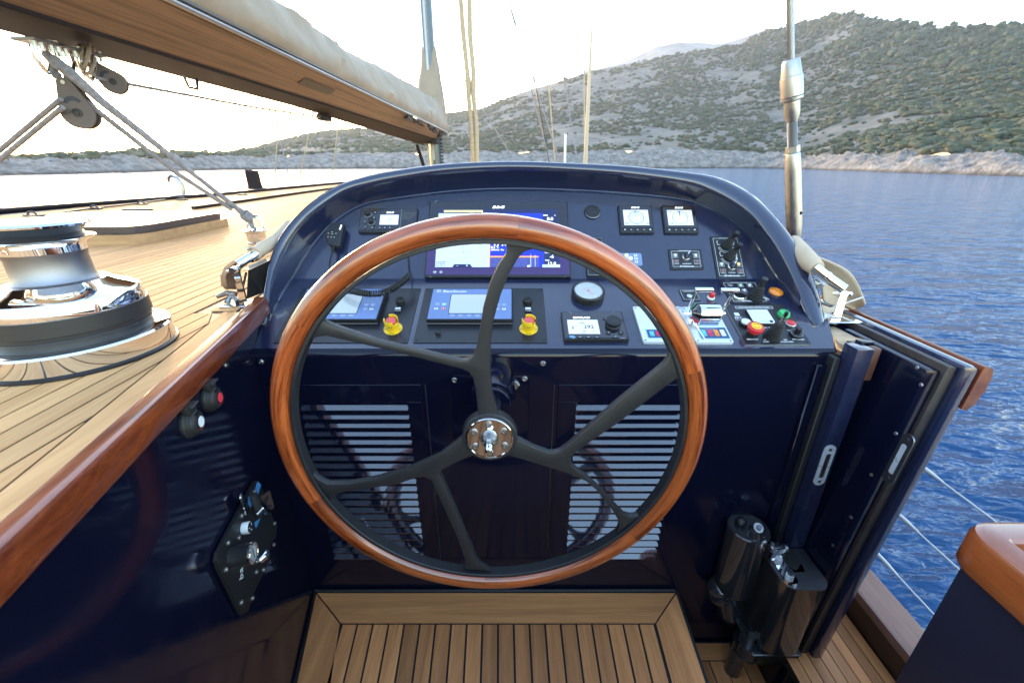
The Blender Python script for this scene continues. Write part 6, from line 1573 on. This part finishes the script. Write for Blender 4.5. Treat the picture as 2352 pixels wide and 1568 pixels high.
b = MB(); b.add(pp + [p+Vector((0.002,0.008,0)) for p in pp], [(0,1,2,3),(7,6,5,4),(0,4,5,1),(1,5,6,2),(2,6,7,3),(3,7,4,0)]); b.build('support_leg', CHROME, sr, smooth=20)
MB().cyl(r_(600,385,1.28), r_(600,385,1.325), 0.011, 0.011, 14).tube([r_(525,380,1.31), r_(560,375,1.30), r_(650,385,1.30)], 0.007, 8).build('pivot', CHROME, sr)
MB().box(-0.075, 0.07, -0.03, 0.05, 0.0, 0.006, 0.002, 1).build('foot_plate', CHROME, sr); MB().tube([r_(440,540,1.32), r_(500,555,1.32)], 0.012, 8).build('white_cleat', SHIRT, sr)
MB().tube([r_(380,285,1.37), r_(420,315,1.36), r_(450,300,1.35)], [0.014,0.02,0.012], 10).build('clamp', STEEL, sr)

# ================================================================== RIGHT COAMING, GATE, BULWARK
cw = thing('gate_coaming', 'navy stepped coaming with wooden outer cap beyond the open gate', 'coaming', (1.1, 0.935, -0.3))
WO = Vector((1.1, 0.935, -0.3))
def wbox(x0, x1, y0, y1, z0, z1, bev=0.004): return MB().box(x0-WO.x, x1-WO.x, y0-WO.y, y1-WO.y, z0-WO.z, z1-WO.z, bev, 2)
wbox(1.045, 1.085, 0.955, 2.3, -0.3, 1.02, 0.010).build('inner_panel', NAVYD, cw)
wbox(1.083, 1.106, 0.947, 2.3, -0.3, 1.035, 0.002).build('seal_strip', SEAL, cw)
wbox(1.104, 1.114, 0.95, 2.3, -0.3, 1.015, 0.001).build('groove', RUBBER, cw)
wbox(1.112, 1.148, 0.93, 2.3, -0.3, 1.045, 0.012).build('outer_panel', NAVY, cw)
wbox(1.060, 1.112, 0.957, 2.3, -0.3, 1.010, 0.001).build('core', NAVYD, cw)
b = MB(); prof = [(1.1485,0.93),(1.162,0.925),(1.176,0.945),(1.183,0.985),(1.181,1.025),(1.172,1.046),(1.1485,1.049)]
b.grid([[Vector((x, y, z))-WO for x, z in prof] for y in (0.928, 1.4, 2.3)], closeu=True); n = len(prof); b.f += [tuple(range(n)), tuple(2*n+k for k in range(n-1,-1,-1))]; b.build('outer_cap', MAHY, cw, smooth=30)
for u, v in ((2108,845),(2119,884),(2069,996),(2020,1091),(1980,1188),(1944,1253)):
    p = onX(u, v, 1.0445) - WO; MB().lathe([(0.005,0),(0.005,0.002),(0.003,0.003),(0,0.002)], 10, Matrix.Translation(p) @ Matrix.Rotation(R(-90),4,'Y')).build('bolt', STEEL, cw)
def pull(par, o, M_, L_, name='flush_pull', m1=CHROME, m2=SILVER):
    b = MB(); b.rbox(-0.017, 0.017, -L_/2, L_/2, -0.001, 0.003, 0.016, 8); b.xf(M_); h = b.build(name, m1, par, smooth=30)
    b = MB(); b.rbox(-0.007, 0.007, -L_*0.3, L_*0.3, 0.0028, 0.0036, 0.005, 5); b.xf(M_); b.build('recess', m2, h, smooth=30)
    for sy in (-1, 1): b = MB(); b.lathe([(0.005,0.0028),(0.005,0.004),(0.0025,0.0045),(0,0.0035)], 10, T2(0, sy*L_*0.4)); b.xf(M_); b.build('screw', SATSTEEL, h)
pq = onX(2078, 1055, 1.044); pull(cw, WO, frame(pq-WO, (0,-1,0), (0,0,1), (-1,0,0)), 0.155, m1=SATSTEEL)
MB().box(0.0-0.055, 0.0-0.05, 0.2, 0.30, 0.42, 0.54, 0.002, 1).build('latch_plate', CHROME, cw); MB().tube([(-0.06,0.22,0.5),(-0.075,0.25,0.48),(-0.06,0.28,0.45)], 0.009, 8).ball((-0.066,0.25,0.52), 0.016, 10, 6).build('latch', CHROME, cw)

gl = thing('folded_gate_leaf', 'narrow navy gate leaf folded back beside the console', 'gate', (0.968, 1.06, -0.3)); GO = Vector((0.968, 1.06, -0.3))
def gbox(x0, x1, y0, y1, z0, z1, bev=0.003): return MB().box(x0-GO.x, x1-GO.x, y0-GO.y, y1-GO.y, z0-GO.z, z1-GO.z, bev, 2)
gbox(0.945, 0.992, 1.06, 1.112, -0.3, 1.03, 0.003).build('leaf', mat('navy_leaf', (0.016,0.020,0.050), 0.22, coat=0.5, vary=0.15, vscale=14, rvary=0.08), gl)
gbox(0.990, 1.03, 1.095, 1.16, -0.3, 1.015, 0.002).build('rebate', NAVYD, gl); gbox(0.9945, 1.018, 1.066, 1.093, 0.93, 1.03, 0.006).build('wooden_cap', mat('dull_brown_wood', (0.10,0.035,0.022), 0.5, vary=0.15, vscale=60), gl)
gbox(0.985, 1.02, 1.10, 1.125, 1.015, 1.035, 0.002).build('top_lug', NAVYD, gl)
pq = onY(1893, 1068, 1.0595); pull(gl, GO, frame(pq-GO, (1,0,0), (0,0,1), (0,-1,0)), 0.15, m1=SILVER, m2=STEEL)
jb = thing('gate_jamb', 'tall dark door jamb between console front and gate leaf', 'jamb', (0.93, 1.1, -0.3)); JO = Vector((0.93, 1.1, -0.3))
MB().box(0.895-JO.x, 0.925-JO.x, 1.118-JO.y, 1.134-JO.y, 0, 1.255, 0.003, 1).build('stile', NAVYD, jb); MB().box(0.925-JO.x, 0.944-JO.x, 1.10-JO.y, 1.136-JO.y, 0, 1.285, 0.003, 1).build('stop', RUBBER, jb)
p = onY(1948, 849, 1.0995) - JO; MB().lathe([(0.006,0),(0.006,0.003),(0.003,0.004),(0,0.003)], 10, Matrix.Translation(p) @ Matrix.Rotation(R(90),4,'X')).build('bolt', SATSTEEL, jb)
pw = thing('plywood_ledge', 'bare plywood ledge between the console and the gate', 'ledge', (1.0, 1.2, 1.0)); PO = Vector((1.0,1.2,1.0))
pts = [onZ(*cr_(*p), 1.012) for p in ((470,640),(500,615),(600,620),(722,700),(700,735),(610,752),(560,730))]; MB().prism([(p.x-PO.x, p.y-PO.y) for p in pts], -0.01, 0.012).build('top', PLY, pw, smooth=0)
pts = [onZ(*cr_(*p), 1.012) for p in ((560,610),(640,640),(735,695),(722,705),(620,645))]; MB().prism([(p.x-PO.x, p.y-PO.y) for p in pts], -0.02, 0.018).build('edge_strip', SHIRT, pw, smooth=0)
MB().box(-0.06, 0.04, -0.09, 0.9, -0.4, -0.011).build('support', NAVYD, pw, smooth=0)

# hinge machinery at the foot of the leaf
ch = crop(1700, 1200, 3.093)
hg = thing('gate_hinge_unit', 'chrome and black hinge bracket low on the gate leaf', 'hinge', onY(*ch(760, 1000), 1.0)); HO_ = hg.location.copy()
def h_(x, y, Y=1.0): return onY(*ch(x, y), Y) - HO_
z1 = h_(740,690,0.98).z; z0 = h_(620,1190,0.98).z
xa_, xb_ = h_(690,740,0.98).x, h_(1010,760,0.98).x
def ushape(x0, x1, y0, y1, n=8):
    pts = []; r = 0.042
    for k in range(n+1): a = R(180+90*k/n); pts.append((x0+r+r*math.cos(a), y0+r+r*math.sin(a)))
    for k in range(n+1): a = R(270+90*k/n); pts.append((x1-r+r*math.cos(a), y0+r+r*math.sin(a)))
    pts += [(x1, y1), (x0, y1)]; return pts
DKM = mat('dark_polished', (0.03,0.03,0.035), 0.08, coat=1.0, metal=0.3)
MB().prism(ushape(xa_+0.01, xb_+0.005, -0.09, 0.055), z0, z1).build('housing', mat('polished_housing', (0.17,0.165,0.17), 0.12, metal=0.9), hg, smooth=30)
MB().prism(ushape(xa_+0.005, xb_+0.01, -0.095, 0.055), z1, z1+0.006).build('top_rim', SATSTEEL, hg, smooth=30)
MB().prism(ushape(xa_+0.055, xb_-0.03, -0.035, 0.052), z1+0.006, z1+0.0075).build('top_opening', RUBBER, hg, smooth=30)
xl_ = h_(745,740,0.95).x
b = MB(); b.rbox(-0.020, 0.020, -0.055, 0.05, z1+0.0062, z1+0.018, 0.019, 6); b.xf(Matrix.Translation((xa_+0.03, -0.03, 0))); b.build('chrome_link', CHROME, hg, smooth=30)
for yy in (-0.06, 0.0): MB().lathe([(0.012,z1+0.0175),(0.012,z1+0.028),(0.009,z1+0.03),(0,z1+0.03)], 6, T2(xa_+0.03, yy)).build('link_bolt', STEEL, hg, smooth=20)
MB().box(xa_+0.005, xa_+0.045, 0.0, 0.03, z1+0.012, z1+0.07, 0.005, 2).build('upper_lug', CHROME, hg); MB().cyl((xa_, 0.015, z1+0.055), (xa_+0.055, 0.015, z1+0.055), 0.012, 0.012, 14).build('upper_pin', STEEL, hg)
MB().box(xa_-0.012, xb_+0.02, -0.075, 0.06, z0-0.030, z0-0.024, 0.002, 1).build('base_plate', SATSTEEL, hg); MB().box(xa_+0.012, xb_+0.016, -0.07, 0.055, z0-0.085, z0-0.030, 0.004, 2).build('base_block', mat('bronze_block', (0.055,0.05,0.04), 0.25, metal=0.6), hg)
MB().cyl((xa_+0.0, -0.03, z0-0.088), (xa_+0.0, -0.03, z0-0.022), 0.036, 0.036, 24).build('knuckle', DKM, hg); MB().cyl((xa_, -0.03, z0-0.022), (xa_, -0.03, z0+0.01), 0.014, 0.014, 14).build('pivot_pin', STEEL, hg)
for z_ in (z0-0.082, z0-0.03): MB().lathe([(0.0362,-0.004),(0.038,0),(0.0362,0.004)], 24, T2(xa_, -0.03, z_)).build('knuckle_ring', CHROME, hg)
for x, y in ((0.05,-0.055),(0.1,-0.055),(0.045,0.02)): MB().lathe([(0.007,z0-0.0245),(0.007,z0-0.018),(0,z0-0.017)], 10, T2(xa_+x, y)).build('bolt', STEEL, hg)
MB().cyl((xa_+0.01, 0.02, z0-0.4), (xa_+0.01, 0.02, z0-0.09), 0.03, 0.03, 20).build('lower_post', DKM, hg)
cy_ = thing('hydraulic_motor', 'black cylinder with chrome cap and bead chain beside the hinge', 'motor', onY(*ch(560, 600), 1.08)); CYo = cy_.location.copy()
def m_(x, y, Y=1.08): return onY(*ch(x, y), Y) - CYo
zt_ = m_(560,360).z; zb_ = m_(440,800).z; xc_ = m_(545,400).x
MB().lathe([(0.066,zb_),(0.066,zt_-0.004),(0.062,zt_)], 36, T2(xc_-0.01, 0)).build('barrel', DKM, cy_); MB().lathe([(0.062,zt_-0.001),(0.061,zt_+0.002),(0,zt_+0.002)], 36, T2(xc_-0.01, 0)).build('cap', DKM, cy_)
MB().cyl((xc_+0.0, -0.01, zt_), (xc_+0.0, -0.03, zt_+0.028), 0.0165, 0.0155, 18).build('nipple', STEEL, cy_); MB().cyl((xc_, -0.03, zt_+0.028), (xc_, -0.034, zt_+0.036), 0.010, 0.008, 14).build('nipple_tip', CHROME, cy_); MB().ball((xc_-0.035, 0.01, zt_+0.012), 0.018).build('plug', BLACKP, cy_)
pts = [(xc_-0.03, -0.03, zt_+0.01), (xc_-0.045, -0.045, zt_-0.01), (xc_-0.04, -0.055, zt_-0.035), (xc_-0.015, -0.06, zt_-0.045), (xc_+0.01, -0.055, zt_-0.03), (xc_+0.015, -0.045, zt_+0.0)]
P = np.array(pts); sl_ = np.r_[0, np.cumsum(np.linalg.norm(np.diff(P, axis=0), axis=1))]; b = MB()
for k in range(24): s0_ = sl_[-1]*k/23; b.ball([float(np.interp(s0_, sl_, P[:,i])) for i in range(3)], 0.0028, 6, 4)
b.build('bead_chain', STEEL, cy_)
MB().ball((xc_-0.05, 0.0, zb_-0.035), 0.055, 16, 10, (0.9,0.9,1.0)).cyl((xc_-0.04, 0, zb_+0.01), (xc_+0.02, 0, zb_-0.14), 0.045, 0.05, 18).build('elbow', DKM, cy_)

# bulwark and lifelines
bw = thing('bulwark', 'low varnished bulwark along the right deck edge', 'bulwark', (1.33, 0, -0.1)); BWo = Vector((1.33,0,-0.1))
def bbox(x0, x1, y0, y1, z0, z1, bev=0.004): return MB().box(x0-BWo.x, x1-BWo.x, y0-BWo.y, y1-BWo.y, z0-BWo.z, z1-BWo.z, bev, 2)
bbox(1.275, 1.385, -2, 8, -0.4, 0.012, 0.003).build('wall', mat('dark_brown_paint', (0.045,0.022,0.014), 0.3), bw)
bbox(1.269, 1.392, -2, 8, 0.012, 0.05, 0.008).build('cap_rail', wood('weathered_rail', (0.21,0.10,0.07), (0.36,0.19,0.14), axis=1, scale=24, stretch=0.05, rough=0.45, bump=0.03), bw)
for z_, lb in ((0.53,'top'),(0.31,'middle'),(0.10,'lowest')):
    t = thing('lifeline', lb + ' white lifeline wire outside the gate', 'lifeline', (1.42, 1.17, z_), 'lifelines on the right')
    MB().tube([(0,0,0),(0,-0.12,0),(0,-3.2,0)], 0.0032, 8).build('wire', SHIRT, t); MB().rod((0,0.12,0), (0,-0.06,0), [(0.007,0),(0.008,0.3),(0.008,0.75),(0.0045,1)], 12).build('swage', SHIRT, t)
st_ = thing('stanchion', 'slim steel stanchion carrying the lifelines behind the coaming', 'stanchion', (1.42, 1.32, 0.0)); MB().cyl((0,0,-0.12),(0,0,0.62),0.013,0.012,14).build('post', STEEL, st_); MB().lathe([(0.035,-0.02),(0.03,0.02),(0.015,0.03)], 16).build('socket', STEEL, st_)
MB().box(-0.03, 0.03, -0.04, 0.04, -0.16, 0.0, 0.004, 1).build('bracket', STEEL, st_)
# box with fiddled top, bottom right
ab = thing('fiddled_box', 'navy box with varnished raised rim in the lower right corner', 'box', (0.755, 0.515, -0.29)); AO = Vector((0.64,0.44,-0.3))
MB().box(0, 0.7, -1.2, 0, 0, 1.2, 0.01, 2).build('body', mat('navy_matt', (0.012,0.013,0.028), 0.35), ab)
VX = wood('varnish_rim', (0.14,0.028,0.007), (0.31,0.078,0.018), axis=0, scale=40, stretch=0.06, rough=0.3, coat=1.0, uv=True, bump=0.01)
path = [(0.72, 0.0)] + [(0.05-0.035-0.03*math.sin(R(a))+0.0, 0.0-0.03+0.03*math.cos(R(a))) for a in range(0, 91, 15)] + [(-0.015, -1.2)]
path = [(0.72, 0.004), (0.35, 0.004)] + [(0.022-0.034*math.sin(R(a)), -0.030+0.034*math.cos(R(a))) for a in range(0, 91, 15)] + [(-0.012, -0.5), (-0.012, -1.2)]
prof = [(0.010,1.180),(0.013,1.186),(0.013,1.236),(0.008,1.247),(0.0,1.251),(-0.028,1.251),(-0.034,1.246),(-0.036,1.236),(-0.036,1.180)]
rows = []
for k, (x, y) in enumerate(path):
    a = Vector(path[max(0, k-1)]); c = Vector(path[min(len(path)-1, k+1)]); t2 = (c-a).normalized(); n2 = Vector((t2.y, -t2.x))
    rows.append([(x + n2.x*o_, y + n2.y*o_, z_) for o_, z_ in prof])
if rows[0][0][1] < rows[0][8][1]: rows = [[(x*1, y, z) for x, y, z in r] for r in rows]
b = MB(); b.grid(rows, closeu=True); rb_ = b.build('rim_board', VX, ab, smooth=35)
ul = rb_.data.uv_layers.new()
for lp_ in rb_.data.loops: co = rb_.data.vertices[lp_.vertex_index].co; ul.data[lp_.index].uv = (co.x - co.y, co.z)
MB().box(0.02, 0.7, -1.2, -0.03, 1.19, 1.205).build('tray', mat('brown_tray', (0.16,0.10,0.06), 0.6), ab, smooth=0); MB().box(0.08, 0.7, -0.2, -0.09, 1.205, 1.222, 0.003, 1).build('steel_strip', STEEL, ab)

# hull and cockpit aft part (closes the boat below and behind the viewer)
hl = MB(); ol = [(-5.02,-6),(1.36,-6),(1.38,0),(1.36,6),(0.9,12),(-0.5,18),(-1.9,20),(-3.4,18),(-4.3,12),(-4.95,6)]
hl.grid([[(x, y, z) for x, y in ol + ol[:1]] for z in (-1.9, -0.42)]); hl.add([(x, y, -0.42) for x, y in ol], [tuple(range(len(ol)))])
hl.build('hull', NAVYD, None, 'dark navy hull of the yacht below the decks', 'hull', kind='structure', smooth=20)
ad = MB(); ad.box(-4.9, 1.25, -6, -1.25, -0.4, 0.72); ad.build('aft_deck', TEAKD, None, 'raised teak aft deck behind the helm', 'deck', kind='structure', smooth=0)
MB().box(-5.0, -4.9, -2, 6, -0.42, DECK-0.03).box(-4.9, -1.1, 1.95, 16, -0.4, DECK-0.035).box(-4.9, wall_x(1.1)-0.1, -2, 1.94, -0.4, DECK-0.035).build('deck_house_side', NAVYD, None, 'navy side under the left deck', 'hull', kind='structure', smooth=0) if False else None
b = MB(); b.grid([[(x, y, z) for x, y in ((-5.1,-2),(-5.05,2),(-4.95,4.2),(-4.4,6.2),(-4.05,9.7),(-3.5,13.5),(-2.7,16),(-1.0,16.3),(-0.95,2.0),(-0.86,1.35))] for z in (-0.5, DECK-0.004)]); b.build('topsides', NAVYD, None, 'navy topsides under the left deck', 'hull', kind='structure', smooth=20)

# the coaming leans in slightly towards its foot
cw.rotation_euler = (0, R(3.8), 0); cw.location = (1.1 - 1.33*math.sin(R(3.8)), 0.935, -0.3)

# foredeck ahead of the console, and the chainplate under the shroud
fd = [(-1.0,1.98),(0.95,1.98),(1.2,6),(0.75,12),(-0.6,17.6),(-1.6,17.8),(-1.0,16.2)]
fo2 = MB().prism(fd, -0.42, 1.04).build('foredeck', NAVYD, None, 'foredeck ahead of the console', 'deck', kind='structure', smooth=0)
MB().prism([(x*0.985, y+0.01) for x, y in fd], 1.041, 1.046).build('teak_sheet', TEAKD, fo2, smooth=0)
MB().tube([Vector((sp(600).x, YS, 0.92))-SSo, Vector((1.43, YS, 0.4))-SSo, Vector((1.37, YS, -0.05))-SSo], 0.022, 10).build('chainplate', STEEL, ss)
# ================================================================== air over the bay
hz = MB(); hz.box(-1600, 1600, -60, 2600, WATER-3.0, 230.0)
HZM = bpy.data.materials.new('haze_air'); HZM.use_nodes = True
nt = HZM.node_tree
for n in list(nt.nodes): nt.nodes.remove(n)
out = nt.nodes.new('ShaderNodeOutputMaterial'); pv = nt.nodes.new('ShaderNodeVolumePrincipled')
pv.inputs['Color'].default_value = (0.86, 0.91, 1.0, 1); pv.inputs['Density'].default_value = 0.00017; pv.inputs['Anisotropy'].default_value = 0.35
nt.links.new(pv.outputs[0], out.inputs['Volume'])
hz.build('haze', HZM, None, 'thin pale haze over the bay and hills', 'haze', kind='stuff', smooth=0)
